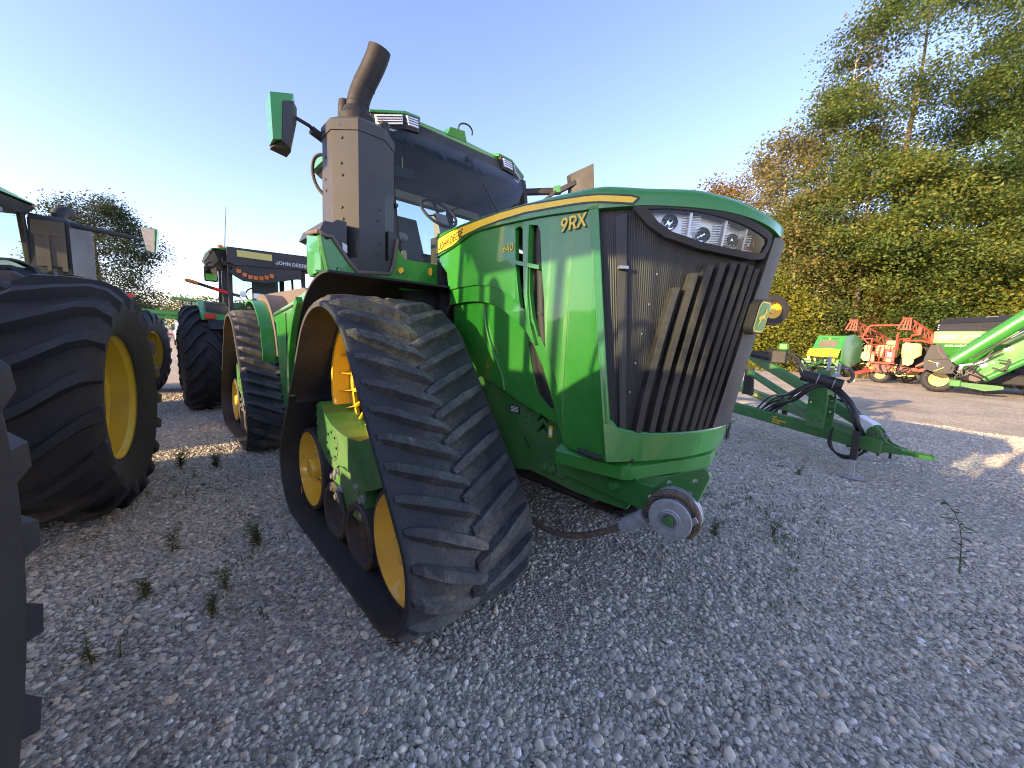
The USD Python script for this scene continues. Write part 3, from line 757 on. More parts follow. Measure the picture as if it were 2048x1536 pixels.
# rim of the side panel turned round the corner
for s in (1, -1):
    st = sg.Polygon([(1.612, 2.232), (1.634, 2.236), (1.634, 1.19), (1.612, 1.19)])
    if s < 0:
        st = affinity.scale(st, -1, 1, origin=(YC, 0))
    T.part('corner_trim', wrap(st, lambda u, v, d: ffront(u, v, d+0.003), 0.05, 0.02), 'green_paint', smooth=30)
band_o = [(y, 1.0) for y in np.linspace(1.612, 2*YC-1.612, 41)]
low = [(1.612, 1.21), (1.645, 1.19), (1.665, 1.158), (1.75, 1.138)] + [(y, 1.132) for y in np.linspace(1.85, 2*YC-1.85, 20)] + [(2*YC-1.75, 1.138), (2*YC-1.665, 1.158), (2*YC-1.645, 1.19), (2*YC-1.612, 1.21)] + band_o[::-1]
T.part('nose_band', wrap(low, ffront, 0.05, 0.04), 'green_paint', smooth=30)
lip = [(y, z) for y, z in low[:4]] + [(y, 1.132) for y in np.linspace(1.85, 2*YC-1.85, 20)]
lp = np.array([ffront(np.array([a]), np.array([b+0.002]), np.array([-0.012]))[0] for a, b in lip])
T.part('nose_lip', tube(lp, 0.012, 8), 'green_paint', smooth=40)
# louvers: raised vertical fins that spread towards the bottom
def louver(a_top, a_bot, z0, z1, side):
    zz = np.linspace(z0, z1, 10); kk = (zz-1.15)/(1.99-1.15)
    y = YC - side*(a_bot+(a_top-a_bot)*kk)
    wv = 0.015
    P = []
    for dy, dd in ((-wv, -0.034), (-wv*0.6, 0.004), (wv*0.8, 0.013), (wv, -0.034)):
        P.append(ffront(y+dy, zz, np.full(10, dd)))
    P = np.stack(P, 1).reshape(-1, 3)
    Fq = [(i*4+k, (i+1)*4+k, (i+1)*4+k+1, i*4+k+1) for i in range(9) for k in range(3)] + [(0, 1, 2, 3), (39, 38, 37, 36)]
    m = TM(P, Fq, False); m.fix_normals(); return m
LV = [(0.445, 0.56, 1.15, 1.86), (0.40, 0.50, 1.15, 1.93), (0.355, 0.444, 1.15, 1.97), (0.31, 0.39, 1.15, 1.98), (0.265, 0.335, 1.15, 1.985), (0.22, 0.28, 1.15, 1.985), (0.175, 0.226, 1.15, 1.98), (0.132, 0.172, 1.15, 1.97)]
for s in (1, -1):
    for a, b, z0, z1 in LV:
        T.part('louver', louver(a, b, z0, z1, s), 'louver', smooth=30)
cen = [(YC-0.085, 2.118), (YC, 2.126), (YC+0.085, 2.118), (YC+0.125, 1.15), (YC-0.125, 1.15)]
T.part('centre_panel', wrap(cen, lambda u, v, d: ffront(u, v, d+0.016), 0.05, 0.05), 'louver', smooth=30)
# the flat screen edge with its rivets, and the bracket strip at the corner
for k in range(6):
    z = 1.20+0.145*k; y = YC-(0.60-0.10*(z-1.15)/0.84)-0.012
    T.part('rivet', lathe([(0, 0.004), (0.006, 0.003), (0.007, 0.0)], 'x', ffront(np.array([y]), np.array([z]), np.array([-0.034]))[0], 10), 'steel', under=GS)
strip = [(1.672, 2.20), (1.70, 2.21), (1.705, 1.16), (1.678, 1.16)]
T.part('screen_bracket', wrap(strip, lambda u, v, d: ffront(u, v, d-0.012), 0.015, 0.08), 'shroud', smooth=30)
T.part('bracket_clip', obox(ffront(np.array([1.69]), np.array([1.95]), np.array([0.002]))[0], (0.03, 0.045, 0.014), (1, -0.6, 0)), 'steel')
# headlamp units
for s in (1, -1):
    po = HLP if s > 0 else affinity.scale(HLP, -1, 1, origin=(YC, 0))
    bez = po.buffer(0.022, 6).intersection(GRP.buffer(-0.002)).difference(po.buffer(-0.008))
    hp = T.part('headlamp', wrap(bez, lambda u, v, d: ffront(u, v, d+0.012), 0.06, 0.03), 'black_plastic', smooth=30)
    T.part('lamp_back', wrap(po.buffer(-0.002), lambda u, v, d: ffront(u, v, d-0.055), 0.005, 0.04), 'reflector', smooth=30, under=hp)
    T.part('lens', wrap(po.buffer(0.002), lambda u, v, d: ffront(u, v, d+0.004), 0.0, 0.03), 'lens_glass', smooth=True, under=hp)
    for k, (y, z, rr, hh) in enumerate(((1.812, 2.166, 0.036, 0.09), (1.918, 2.110, 0.034, 0.13), (2.035, 2.092, 0.030, 0.11), (2.125, 2.080, 0.027, 0.09))):
        yy = y if s > 0 else 2*YC-y
        o = ffront(np.array([yy]), np.array([z]), np.array([-0.05]))[0]
        e = 1e-3; a = ffront(np.array([yy+e]), np.array([z]), np.array([-0.05]))[0]-o; a /= np.linalg.norm(a)
        nrm = np.cross(a, [0, 0, 1.0]); nrm /= np.linalg.norm(nrm); nrm = nrm if nrm[0] > 0 else -nrm
        L = lathe([(0, 0.0), (rr*0.6, 0.002), (rr, 0.018), (rr*1.05, 0.020), (rr*1.05, 0.0)], 'x', (0, 0, 0), 28)
        L.vertices = o + np.asarray(L.vertices) @ np.stack([nrm, np.cross([0, 0, 1.0], nrm), [0, 0, 1.0]])
        T.part('lamp', L, 'chrome', smooth=30, under=hp)
        for q in range(6):
            T.part('lamp_cell', cyl(o+nrm*0.012+a*rr*0.55*math.cos(q*PI/3)+np.array([0, 0, 1])*rr*0.55*math.sin(q*PI/3), o+nrm*0.022+a*rr*0.55*math.cos(q*PI/3)+np.array([0, 0, 1])*rr*0.55*math.sin(q*PI/3), rr*0.22, 8), 'shroud', under=hp)
        # fine reflector ribs to the side of each lamp
        sgn = s
        for q in range(9):
            zz = z-0.042+0.011*q
            y0_, y1_ = yy+sgn*(rr*1.15), yy+sgn*0.092
            if po.buffer(-0.008).contains(sg.Point(y0_, zz)) and po.buffer(-0.008).contains(sg.Point(y1_, zz)):
                p0 = ffront(np.array([y0_]), np.array([zz]), np.array([-0.048]))[0]; p1 = ffront(np.array([y1_]), np.array([zz+0.004]), np.array([-0.030]))[0]
                T.part('reflector_rib', bar(p0, p1, 0.006, 0.004), 'reflector', under=hp, smooth=False)
        if k:
            yd = yy-sgn*0.050
            zs = [zz for zz in np.linspace(2.0, 2.24, 40) if po.buffer(-0.006).contains(sg.Point(yd, zz))]
            if zs:
                T.part('divider', hull([ffront(np.array([yd+o_]), np.array([zz]), np.array([dd]))[0] for o_ in (-0.004, 0.004) for zz in (zs[0], zs[-1]) for dd in (-0.054, -0.006)]), 'reflector', under=hp, smooth=False)
# badge: oval shield with a yellow leaping deer
def fbad(x, y, d):
    return ffront(2.262+np.asarray(x), 1.742+np.asarray(y), np.asarray(d)+0.055)
ov = sg.box(-0.030, -0.045, 0.030, 0.045).buffer(0.030, 12)
bd = T.part('badge', wrap(ov.buffer(0.010), fbad, 0.06, 0.03), 'black_plastic', smooth=25)
T.part('badge_rim', wrap(ov.difference(ov.buffer(-0.007)), lambda u, v, d: fbad(u, v, d+0.002), 0.0, 0.03), 'decal_yellow', smooth=True, under=bd)
T.part('badge_field', wrap(ov.buffer(-0.007), lambda u, v, d: fbad(u, v, d+0.002), 0.0, 0.03), 'green_paint', smooth=True, under=bd)
deer = [(-0.036, -0.006), (-0.030, 0.004), (-0.016, 0.006), (0.002, 0.012), (0.010, 0.026), (0.006, 0.040), (0.012, 0.036), (0.016, 0.044), (0.019, 0.032), (0.032, 0.024), (0.030, 0.020), (0.020, 0.020), (0.018, 0.006), (0.030, -0.006), (0.036, -0.020), (0.031, -0.018), (0.024, -0.008), (0.010, -0.006), (0.002, -0.004), (-0.010, -0.010), (-0.014, -0.026), (-0.028, -0.044), (-0.025, -0.030), (-0.022, -0.016), (-0.032, -0.014)]
T.part('badge_deer', wrap(sg.Polygon(deer).buffer(0.002), lambda u, v, d: fbad(u, v, d+0.0035), 0.0, 0.03), 'decal_yellow', smooth=True, under=bd)

# --- bumper: chevron band under the nose, rubber seal, chassis plates, hitch cheeks
def bump_path(z, out, x_end=-1.37):
    pts = [(x_end, 1.63-out), (-1.2, 1.65-out), (-0.985, 1.690-out), (-0.955, 1.712-out*0.9)]
    for y in np.linspace(1.78, YC, 10):
        pts.append((np.interp(y, [1.712, 1.9, 2.1, YC], [-0.955, -0.895, -0.83, -0.79])+out, y-out*0.3*(YC-y)/0.6))
    p = np.array(pts); full_ = np.vstack([p, [(a, 2*YC-b) for a, b in p[-2::-1]]])
    return np.column_stack([full_, np.full(len(full_), z)])
R = [bump_path(0.905, -0.09), bump_path(0.905, 0.0), bump_path(0.972, 0.004), bump_path(1.008, -0.050), bump_path(1.008, -0.09)]
k = len(R[0]); V = np.vstack(R)
Fq = [(a*k+i, a*k+i+1, ((a+1) % 5)*k+i+1, ((a+1) % 5)*k+i) for a in range(5) for i in range(k-1)]
bm = TM(V, Fq + [(0, k, 2*k, 3*k), (k-1, 4*k-1, 3*k-1, 2*k-1)]); bm.fix_normals()
T.part('bumper', bm, 'green_paint', smooth=20)
sl = bump_path(1.004, -0.030); sl = sl[2:-2]
T.part('seal', tube(np.vstack([[-1.20, 1.615, 1.02], [-1.10, 1.63, 1.005], sl[1:-1], [-1.10, 2*YC-1.63, 1.005]]), 0.014, 8), 'black_plastic', smooth=40)
under_ = hull([(-0.95, 1.80, 0.90), (-0.85, 2.0, 0.90), (-0.82, YC, 0.90), (-0.85, 2*YC-2.0, 0.90), (-0.95, 2*YC-1.8, 0.90), (-1.4, 1.80, 0.90), (-1.4, 2*YC-1.8, 0.9),
               (-0.98, 1.85, 0.80), (-0.90, 2.05, 0.79), (-0.90, 2*YC-2.05, 0.79), (-0.98, 2*YC-1.85, 0.80), (-1.4, 1.85, 0.75), (-1.4, 2*YC-1.85, 0.75)])
T.part('front_weight', under_, 'green_frame', smooth=20)
plate = [(-2.62, 1.36), (-2.35, 1.325), (-2.03, 1.258), (-1.80, 1.185), (-1.60, 1.135), (-1.40, 1.10), (-1.30, 1.02), (-1.30, 0.955), (-0.985, 0.95), (-0.95, 0.90), (-0.95, 0.80), (-1.0, 0.713), (-1.329, 0.70), (-1.704, 0.731), (-2.2, 0.62), (-2.62, 0.62)]
PL = sg.Polygon(plate)
CH = [(0.0, 0.05), (0.016, 0.05), (0.058, 0.0), (0.045, -0.022), (0.008, 0.018), (-0.035, -0.028), (-0.048, -0.012)]
for cx, cz in ((-1.625, 1.085), (-1.622, 1.012)):
    PL = PL.difference(sg.Polygon([(cx+a, cz+b) for a, b in CH]))
PL = PL.difference(sg.Polygon([(-1.785, 0.925), (-1.77, 0.93), (-1.725, 0.880), (-1.725, 0.87), (-1.74, 0.875)]).buffer(0.006))
for cx, cz in ((-1.76, 1.10), (-1.72, 1.088), (-1.76, 1.07), (-1.72, 1.06), (-1.76, 1.03), (-1.72, 1.015), (-1.86, 1.03), (-1.88, 0.99), (-1.55, 0.85), (-1.575, 0.83), (-1.67, 1.155)):
    PL = PL.difference(sg.Point(cx, cz).buffer(0.008, 5))
CP = T.part('chassis_plate', prism(PL, 1.785, 1.815), 'green_frame', smooth=False)
T.part('chassis_plate', prism(sg.Polygon(plate), 2*YC-1.815, 2*YC-1.785), 'green_frame', smooth=False)
T.part('engine_block', box(-2.8, -1.25, 1.86, 2*YC-1.86, 0.62, 1.9, 0.03), 'liner')
T.part('radiator', box(-1.32, -1.24, 1.72, 2*YC-1.72, 1.05, 2.2), 'liner')
T.part('data_plate', prism(sg.box(-1.925, 1.085, -1.825, 1.135), 1.7815, 1.7845), 'decal_black', under=CP)
for k in range(4):
    T.part('data_line', prism(sg.box(-1.912, 1.094+0.010*k, -1.838, 1.098+0.010*k), 1.7805, 1.7813), 'decal_white', smooth=False, under=CP)
T.part('warning_label', prism(sg.box(-1.56, 0.985, -1.53, 1.06), 1.7815, 1.7845), 'decal_yellow', under=CP)
T.part('warning_label', prism(sg.box(-1.556, 1.0, -1.534, 1.04), 1.7800, 1.7813), 'decal_white', under=CP)
for x, z in ((-1.575, 0.79), (-1.515, 0.79), (-1.44, 0.785), (-1.05, 0.842)):
    T.part('frame_bolt', hexbolt((x, 1.785 if x < -1.2 else 1.748, z), (0, -1, 0), 0.024, 0.03), 'green_frame', smooth=False, under=CP)
cheek = sg.Polygon([(-1.49, 0.905), (-0.985, 0.893), (-0.84, 0.893), (-0.766, 0.974), (-0.62, 1.05), (-0.600, 1.04), (-0.592, 1.02), (-0.645, 0.85), (-0.70, 0.74), (-0.80, 0.755), (-0.93, 0.765), (-1.45, 0.80)])
for x, z in ((-0.805, 0.887), (-0.745, 0.925), (-0.765, 0.945), (-0.65, 0.985), (-0.668, 0.918), (-0.855, 0.845)):
    cheek = cheek.difference(sg.Point(x, z).buffer(0.013, 6))
T.part('hitch_cheek', prism(cheek, 1.752, 1.782), 'green_frame', smooth=False)
# --- muffler shroud and exhaust stack
MX, MY, AP = -3.14, 1.24, 0.235
def octo(a, z, cx=MX, cy=MY):
    rr = a/math.cos(PI/8)
    return [(cx+rr*math.cos(PI/8+k*PI/4), cy+rr*math.sin(PI/8+k*PI/4), z) for k in range(8)]
SH = T.part('muffler_shroud', hull(octo(AP, 1.95)+octo(AP, 3.045)+octo(AP, 3.05)), 'shroud', smooth=10)
T.part('shroud_cap', cat(hull(octo(AP+0.006, 3.0)+octo(AP+0.006, 3.075)+octo(AP-0.07, 3.125))), 'shroud', smooth=10, under=SH)
for k, zs in ((0, (2.18, 2.26, 2.42, 2.5)), (6, (2.62, 2.70, 2.85, 3.03)), (7, (2.20, 2.28, 2.40, 2.48, 2.70, 2.78, 2.95, 3.03)), (5, (2.3, 2.38, 2.6))):
    a = k*PI/4; nrm = np.array([math.cos(a), math.sin(a), 0]); tg = np.array([-nrm[1], nrm[0], 0])
    for j, z in enumerate(zs):
        o = np.array([MX, MY, z])+nrm*AP+tg*(0.06 if j % 2 else 0.045)*(1 if k == 0 else -0.5)
        T.part('rivet', hexbolt(o, nrm, 0.008, 0.006), 'shroud', smooth=False, under=SH)
pipe = spline([(-3.16, 1.235, 3.10), (-3.16, 1.235, 3.20), (-3.155, 1.245, 3.32), (-3.10, 1.285, 3.46), (-3.0, 1.345, 3.66)], 22)
def open_tube(pts, r, n=28, th=0.006):
    o = tube(pts, r, n, False); i_ = tube(pts, r-th, n, False); i_.invert()
    e = len(pts)-1; V = np.vstack([o.vertices[e*n:(e+1)*n], i_.vertices[e*n:(e+1)*n]])
    rim = TM(V, [(j, (j+1) % n, n+(j+1) % n, n+j) for j in range(n)])
    return o, i_, rim
o_, i_, rm_ = open_tube(pipe, 0.080)
EX = T.part('exhaust_pipe', cat(o_, rm_), 'exhaust', smooth=40)
T.part('pipe_bore', i_, 'exhaust_inside', smooth=40, under=EX)
T.part('collar', lathe([(0.0, 3.10), (0.135, 3.10), (0.135, 3.185), (0.128, 3.20), (0.10, 3.235), (0.092, 3.26), (0.0, 3.26)], 'z', (-3.16, 1.235, 0), 36), 'exhaust', smooth=35, under=EX)
for z in (3.3, 3.44):
    k = np.argmin(np.abs(pipe[:, 2]-z)); d = pipe[k+1]-pipe[k-1]; d /= np.linalg.norm(d)
    T.part('weld_ring', cyl(pipe[k]-d*0.004, pipe[k]+d*0.004, 0.083, 28), 'exhaust', under=EX)
T.part('second_stub', tube([(-3.30, 1.19, 3.08), (-3.30, 1.19, 3.28), (-3.31, 1.2, 3.36)], 0.045, 16), 'exhaust', under=EX)

# --- right fender: front plate with the notch, skirt, liner
fpl = sg.Polygon([(0.885, 1.985), (0.872, 2.05), (0.868, 2.225), (0.88, 2.24), (0.905, 2.21), (0.945, 2.225), (1.06, 2.07), (1.115, 2.015), (1.365, 2.035), (1.40, 2.10), (1.425, 2.26),
                  (1.45, 2.22), (1.495, 2.172), (1.77, 2.172), (1.815, 2.178), (1.90, 2.025), (1.885, 1.958), (1.457, 1.941), (1.395, 1.980), (0.917, 1.984)]).buffer(-0.008).buffer(0.008, 4)
FD = T.part('fender', prism(fpl, -3.20, -2.885, 'yz'), 'green_paint', smooth=20)
T.part('fender_edge', prism(sg.Polygon([(0.845, 1.985), (0.835, 2.0), (1.395, 1.995), (1.457, 1.955), (1.885, 1.972), (1.882, 1.955), (1.457, 1.930), (1.395, 1.968), (0.917, 1.970)]), -2.90, -2.865, 'yz'), 'green_paint', smooth=20, under=FD)
for y, z in ((1.005, 2.02), (1.25, 2.0), (1.66, 1.975)):
    b = hull([(-2.885, y-0.045, z-0.03), (-2.885, y+0.045, z-0.03), (-2.885, y-0.03, z+0.02), (-2.885, y+0.03, z+0.02), (-2.862, y-0.04, z-0.032), (-2.862, y+0.04, z-0.032), (-2.866, y-0.026, z+0.012), (-2.866, y+0.026, z+0.012)])
    T.part('fender_boss', b, 'green_paint', smooth=15, under=FD)
    T.part('boss_bolt', lathe([(0, 0.006), (0.014, 0.004), (0.016, 0)], 'x', (-2.864, y, z-0.006), 14), 'green_frame', under=FD)
T.part('fender_wing', hull([(-2.90, 0.862, 2.225), (-2.90, 0.875, 2.0), (-3.16, 0.862, 2.275), (-3.20, 0.868, 2.02), (-3.1, 0.868, 1.99), (-2.90, 0.90, 2.235), (-2.90, 0.90, 2.0), (-3.16, 0.93, 2.29), (-3.20, 0.93, 2.0)]), 'green_paint', smooth=15, under=FD)
T.part('fender_wing', hull([(-2.89, 0.850, 2.23), (-2.875, 0.870, 2.235), (-2.86, 0.915, 1.995), (-2.875, 0.895, 1.985), (-2.89, 0.852, 2.22), (-2.89, 0.905, 1.99)]), 'green_paint', smooth=15, under=FD)
skirt = sg.Polygon([(0.90, 2.335), (0.955, 2.335), (0.985, 2.36), (1.40, 2.36), (1.43, 2.33), (1.402, 2.24), (1.378, 2.11), (1.352, 2.05), (1.122, 2.032), (1.072, 2.085), (0.955, 2.245), (0.915, 2.25), (0.87, 2.265)])
sk = skirt.difference(sg.box(1.05, 2.10, 1.36, 2.40))
T.part('shroud_skirt', prism(sk, -3.40, -2.895, 'yz'), 'shroud', smooth=20, under=SH)
T.part('shroud_foot', hull([(-2.897, y, z) for y, z in ((1.06, 2.09), (1.12, 2.035), (1.35, 2.052), (1.375, 2.10), (1.36, 2.14), (1.08, 2.12))] + [(-3.2, y, z) for y, z in ((1.06, 2.09), (1.12, 2.035), (1.35, 2.052), (1.375, 2.10), (1.36, 2.14), (1.08, 2.12))]), 'shroud', smooth=20, under=SH)
tr = [(-2.880, y, z) for y, z in ((0.862, 2.256), (0.905, 2.236), (0.945, 2.238), (1.062, 2.08), (1.118, 2.024), (1.362, 2.043), (1.392, 2.11), (1.415, 2.25), (1.425, 2.31))]
tr2 = []
for a, b in zip(tr[:-1], tr[1:]):
    tr2 += [np.array(a)+(np.array(b)-np.array(a))*t for t in np.linspace(0, 1, 5)[:-1]]
tr2 = np.vstack([[(-3.1, 0.85, 2.275)], tr2, [tr[-1]]])
T.part('rubber_trim', tube(tr2, 0.014, 8), 'brown_plastic', smooth=40, under=FD)
T.part('skirt_label', prism(sg.Polygon([(1.015, 2.215), (1.05, 2.20), (1.05, 2.145), (1.022, 2.155)]), -2.893, -2.891, 'yz'), 'steel', under=SH)
# stalk reflectors on the fender's inner face
T.part('side_marker', hull([(-2.86, y, z) for y, z in ((1.425, 2.075), (1.44, 2.10), (1.465, 2.10), (1.47, 2.075), (1.44, 2.05))] + [(-2.885, y, z) for y, z in ((1.425, 2.075), (1.44, 2.10), (1.465, 2.10), (1.47, 2.075), (1.44, 2.05))]), 'tag_orange', under=FD)
T.part('side_marker', hull([(-2.865, y, z) for y, z in ((1.70, 2.13), (1.72, 2.14), (1.727, 2.10), (1.715, 2.07), (1.70, 2.085))] + [(-2.885, y, z) for y, z in ((1.70, 2.13), (1.72, 2.14), (1.727, 2.10), (1.715, 2.07), (1.70, 2.085))]), 'tag_orange', under=FD)
def arc_plate(cx, cz, r0, r1, a0, a1, ya, yb, n=28):
    a = np.radians(np.linspace(a0, a1, n)); V = []
    for r, y in ((r0, ya), (r0, yb), (r1, yb), (r1, ya)):
        V.append(np.stack([cx+r*np.cos(a), np.full(n, y), cz+r*np.sin(a)], 1))
    V = np.vstack(V); Fq = [(k*n+i, k*n+i+1, ((k+1) % 4)*n+i+1, ((k+1) % 4)*n+i) for k in range(4) for i in range(n-1)]
    Fq += [(0, n, 2*n, 3*n), (n-1, 4*n-1, 3*n-1, 2*n-1)]
    m = TM(V, Fq); m.fix_normals(); return m
T.part('fender_liner', arc_plate(XF, 1.164, 0.800, 0.815, 84, 192, 0.835, 1.93), 'liner', smooth=40, under=FD)
T.part('fender_liner', hull([(-2.88, y, 1.965) for y in (0.85, 1.88)] + [(-2.9, y, 1.975) for y in (0.85, 1.88)] + [(-2.8, y, 1.955) for y in (1.5, 1.88)]), 'liner', under=FD)
T.part('fender_skirt', arc_plate(XF, 1.164, 0.79, 0.85, 128, 188, 0.79, 0.835), 'green_paint', smooth=40, under=FD)
T.part('fender', mirror_y(prism(fpl.convex_hull, -3.42, -2.885, 'yz'), YC), 'green_paint', smooth=20)
br = [(-2.75, 1.80, 1.93), (-2.72, 1.79, 1.80), (-2.76, 1.77, 1.72), (-2.70, 1.77, 1.66)]
T.part('fender_bracket', tube(spline(br, 12), 0.018, 8), 'black_plastic', under=FD)
T.part('cab_deck', box(-4.9, -2.9, 1.5, 2*YC-1.5, 1.55, 2.0, 0.03), 'liner')

# --- cab
def glass(name, pts, **k):
    pts = np.asarray(pts, float)
    return T.part(name, (pts, np.array([[0, 1, 2], [0, 2, 3]]) if len(pts) == 4 else np.array([[0, i, i+1] for i in range(1, len(pts)-1)])), 'window_glass', smooth=False, **k)
HW = 0.80
yl, yr = YC-HW, YC+HW
ws = []
ycol = np.linspace(yl+0.03, yr-0.03, 13); bow = 0.10*(1-((ycol-YC)/HW)**2)
wsV = np.vstack([np.stack([-3.02+bow, ycol, np.full(13, 2.20)], 1), np.stack([-3.27+bow*0.8, ycol, np.full(13, 3.30)], 1)])
WS = T.part('windshield', (wsV, np.array([(i, i+1, 14+i, 13+i) for i in range(12)])), 'window_glass', smooth=True)
A = {}
for s, y in ((-1, yl), (1, yr)):
    T.part('front_pillar', bar((-3.03, y, 2.0), (-3.30, y, 3.32), 0.075, 0.07, up=(0, 1, 0), bev=0.012), 'black_plastic')
    T.part('rear_pillar', bar((-4.78, y, 2.0), (-4.72, y, 3.32), 0.09, 0.08, up=(0, 1, 0), bev=0.012), 'black_plastic')
    T.part('door_frame', bar((-4.05, y, 2.02), (-4.02, y, 3.30), 0.045, 0.04, up=(0, 1, 0), bev=0.008), 'black_plastic')
    T.part('door_sill', box(-4.8, -3.0, y-0.04, y+0.04, 1.96, 2.06, 0.01), 'black_plastic')
    glass('door_glass', [(-3.06, y, 2.06), (-4.03, y, 2.06), (-4.01, y, 3.30), (-3.28, y, 3.30)])
    glass('side_glass', [(-4.07, y, 2.06), (-4.75, y, 2.06), (-4.70, y, 3.30), (-4.04, y, 3.30)])
    T.part('door_rail', bar((-3.06, y, 2.62), (-4.03, y, 2.62), 0.03, 0.03, bev=0.006), 'black_plastic')
glass('rear_glass', [(-4.78, yl+0.05, 2.42), (-4.78, yr-0.05, 2.42), (-4.74, yr-0.05, 3.30), (-4.74, yl+0.05, 3.30)])
T.part('rear_panel', box(-4.80, -4.74, yl, yr, 1.96, 2.40, 0.01), 'black_plastic')
T.part('rear_rail', box(-4.80, -4.74, yl, yr, 2.60, 2.64), 'black_plastic')
T.part('headliner', box(-4.75, -3.30, yl+0.02, yr-0.02, 3.285, 3.32), 'headliner')
T.part('cab_floor', box(-4.78, -3.0, yl, yr, 2.0, 2.03), 'liner')
# roof
rp = []
for x, zc_, hw, ze in ((-3.335, 3.49, 0.55, 3.475), (-3.40, 3.52, 0.60, 3.50), (-3.9, 3.63, 0.62, 3.60), (-4.6, 3.62, 0.60, 3.59), (-5.05, 3.50, 0.55, 3.48)):
    rp += [(x, YC, zc_), (x, YC-hw, ze), (x, YC+hw, ze)]
for x, z in ((-3.46, 3.41), (-4.1, 3.47), (-4.95, 3.40)):
    rp += [(x, YC-0.90, z), (x, YC+0.90, z), (x, YC-0.90, z-0.05), (x, YC+0.90, z-0.05)]
rp += [(-3.345, YC-0.55, 3.44), (-3.345, YC+0.55, 3.44), (-5.05, YC-0.55, 3.42), (-5.05, YC+0.55, 3.42)]
RF = T.part('roof', hull(rp), 'green_paint', smooth=28)
vis = hull([(-3.33, YC-0.58, 3.445), (-3.33, YC+0.58, 3.445), (-3.44, YC-0.87, 3.37), (-3.44, YC+0.87, 3.37), (-3.245, YC-0.55, 3.235), (-3.245, YC+0.55, 3.235), (-3.30, YC-0.84, 3.215), (-3.30, YC+0.84, 3.215),
            (-3.36, YC-0.84, 3.23), (-3.36, YC+0.84, 3.23), (-5.0, YC-0.86, 3.38), (-5.0, YC+0.86, 3.38), (-4.95, YC-0.8, 3.31), (-4.95, YC+0.8, 3.31), (-3.40, YC-0.8, 3.31)])
T.part('roof_lining', vis, 'black_plastic', smooth=25, under=RF)
for k, y in enumerate((1.72, 2.05, 2.52, 2.85)):
    T.part('lining_tab', hull([(-3.245, y-0.06, 3.25), (-3.245, y+0.06, 3.25), (-3.20, y, 3.17), (-3.215, y+0.015, 3.17), (-3.26, y-0.05, 3.24), (-3.26, y+0.05, 3.24)]), 'black_plastic', under=RF)
for s in (-1, 1):
    def Yp(d):
        return YC+s*d
    pod = hull([(-3.30, Yp(0.46), 3.50), (-3.30, Yp(0.46), 3.47), (-3.27, Yp(0.62), 3.475), (-3.27, Yp(0.62), 3.455), (-3.36, Yp(0.89), 3.415), (-3.36, Yp(0.89), 3.395), (-3.75, Yp(0.92), 3.47), (-3.75, Yp(0.92), 3.40), (-3.75, Yp(0.46), 3.60), (-3.40, Yp(0.46), 3.53)])
    PD = T.part('lamp_pod', pod, 'green_paint', smooth=20)
    hs = hull([(-3.285, Yp(0.475), 3.475), (-3.275, Yp(0.62), 3.46), (-3.37, Yp(0.885), 3.40), (-3.26, Yp(0.49), 3.345), (-3.25, Yp(0.62), 3.325), (-3.34, Yp(0.86), 3.28), (-3.5, Yp(0.475), 3.47), (-3.5, Yp(0.885), 3.40), (-3.5, Yp(0.5), 3.3), (-3.5, Yp(0.86), 3.28)])
    T.part('pod_housing', hs, 'black_plastic', smooth=20, under=PD)
    for (d0, za, xa), (d1, zb, xb) in (((0.495, 3.455, -3.272), (0.615, 3.44, -3.262)), ((0.645, 3.435, -3.268), (0.855, 3.385, -3.345))):
        P4 = np.array([(xa, Yp(d0), za), (xb, Yp(d1), zb), (xb+0.024, Yp(d1-0.008), zb-0.085), (xa+0.022, Yp(d0+0.008), za-0.088)])
        cen_ = P4.mean(0)
        T.part('roof_lamp', hull(np.vstack([P4, P4+[-0.03, 0, 0], (P4-cen_)*0.9+cen_+[0.008, 0, -0.002]])), 'reflector', smooth=15, under=PD)
        for q in range(1, 4):
            a_, b_ = P4[0]+(P4[3]-P4[0])*q/4, P4[1]+(P4[2]-P4[1])*q/4
            T.part('lamp_rib', bar(a_+[0.011, 0, 0], b_+[0.011, 0, 0], 0.004, 0.004), 'shroud', smooth=False, under=PD)
rec = T.part('satellite_receiver', hull([(-3.33, 2.15, 3.47), (-3.33, 2.38, 3.48), (-3.30, 2.17, 3.535), (-3.30, 2.33, 3.555), (-3.45, 2.15, 3.5), (-3.45, 2.38, 3.5), (-3.42, 2.19, 3.565), (-3.42, 2.33, 3.565)]), 'green_paint', smooth=15)
T.part('handle', tube(spline([(-3.32, 2.27, 3.55), (-3.31, 2.28, 3.60), (-3.31, 2.42, 3.605), (-3.32, 2.43, 3.56)], 14), 0.008, 8), 'black_plastic', under=rec)
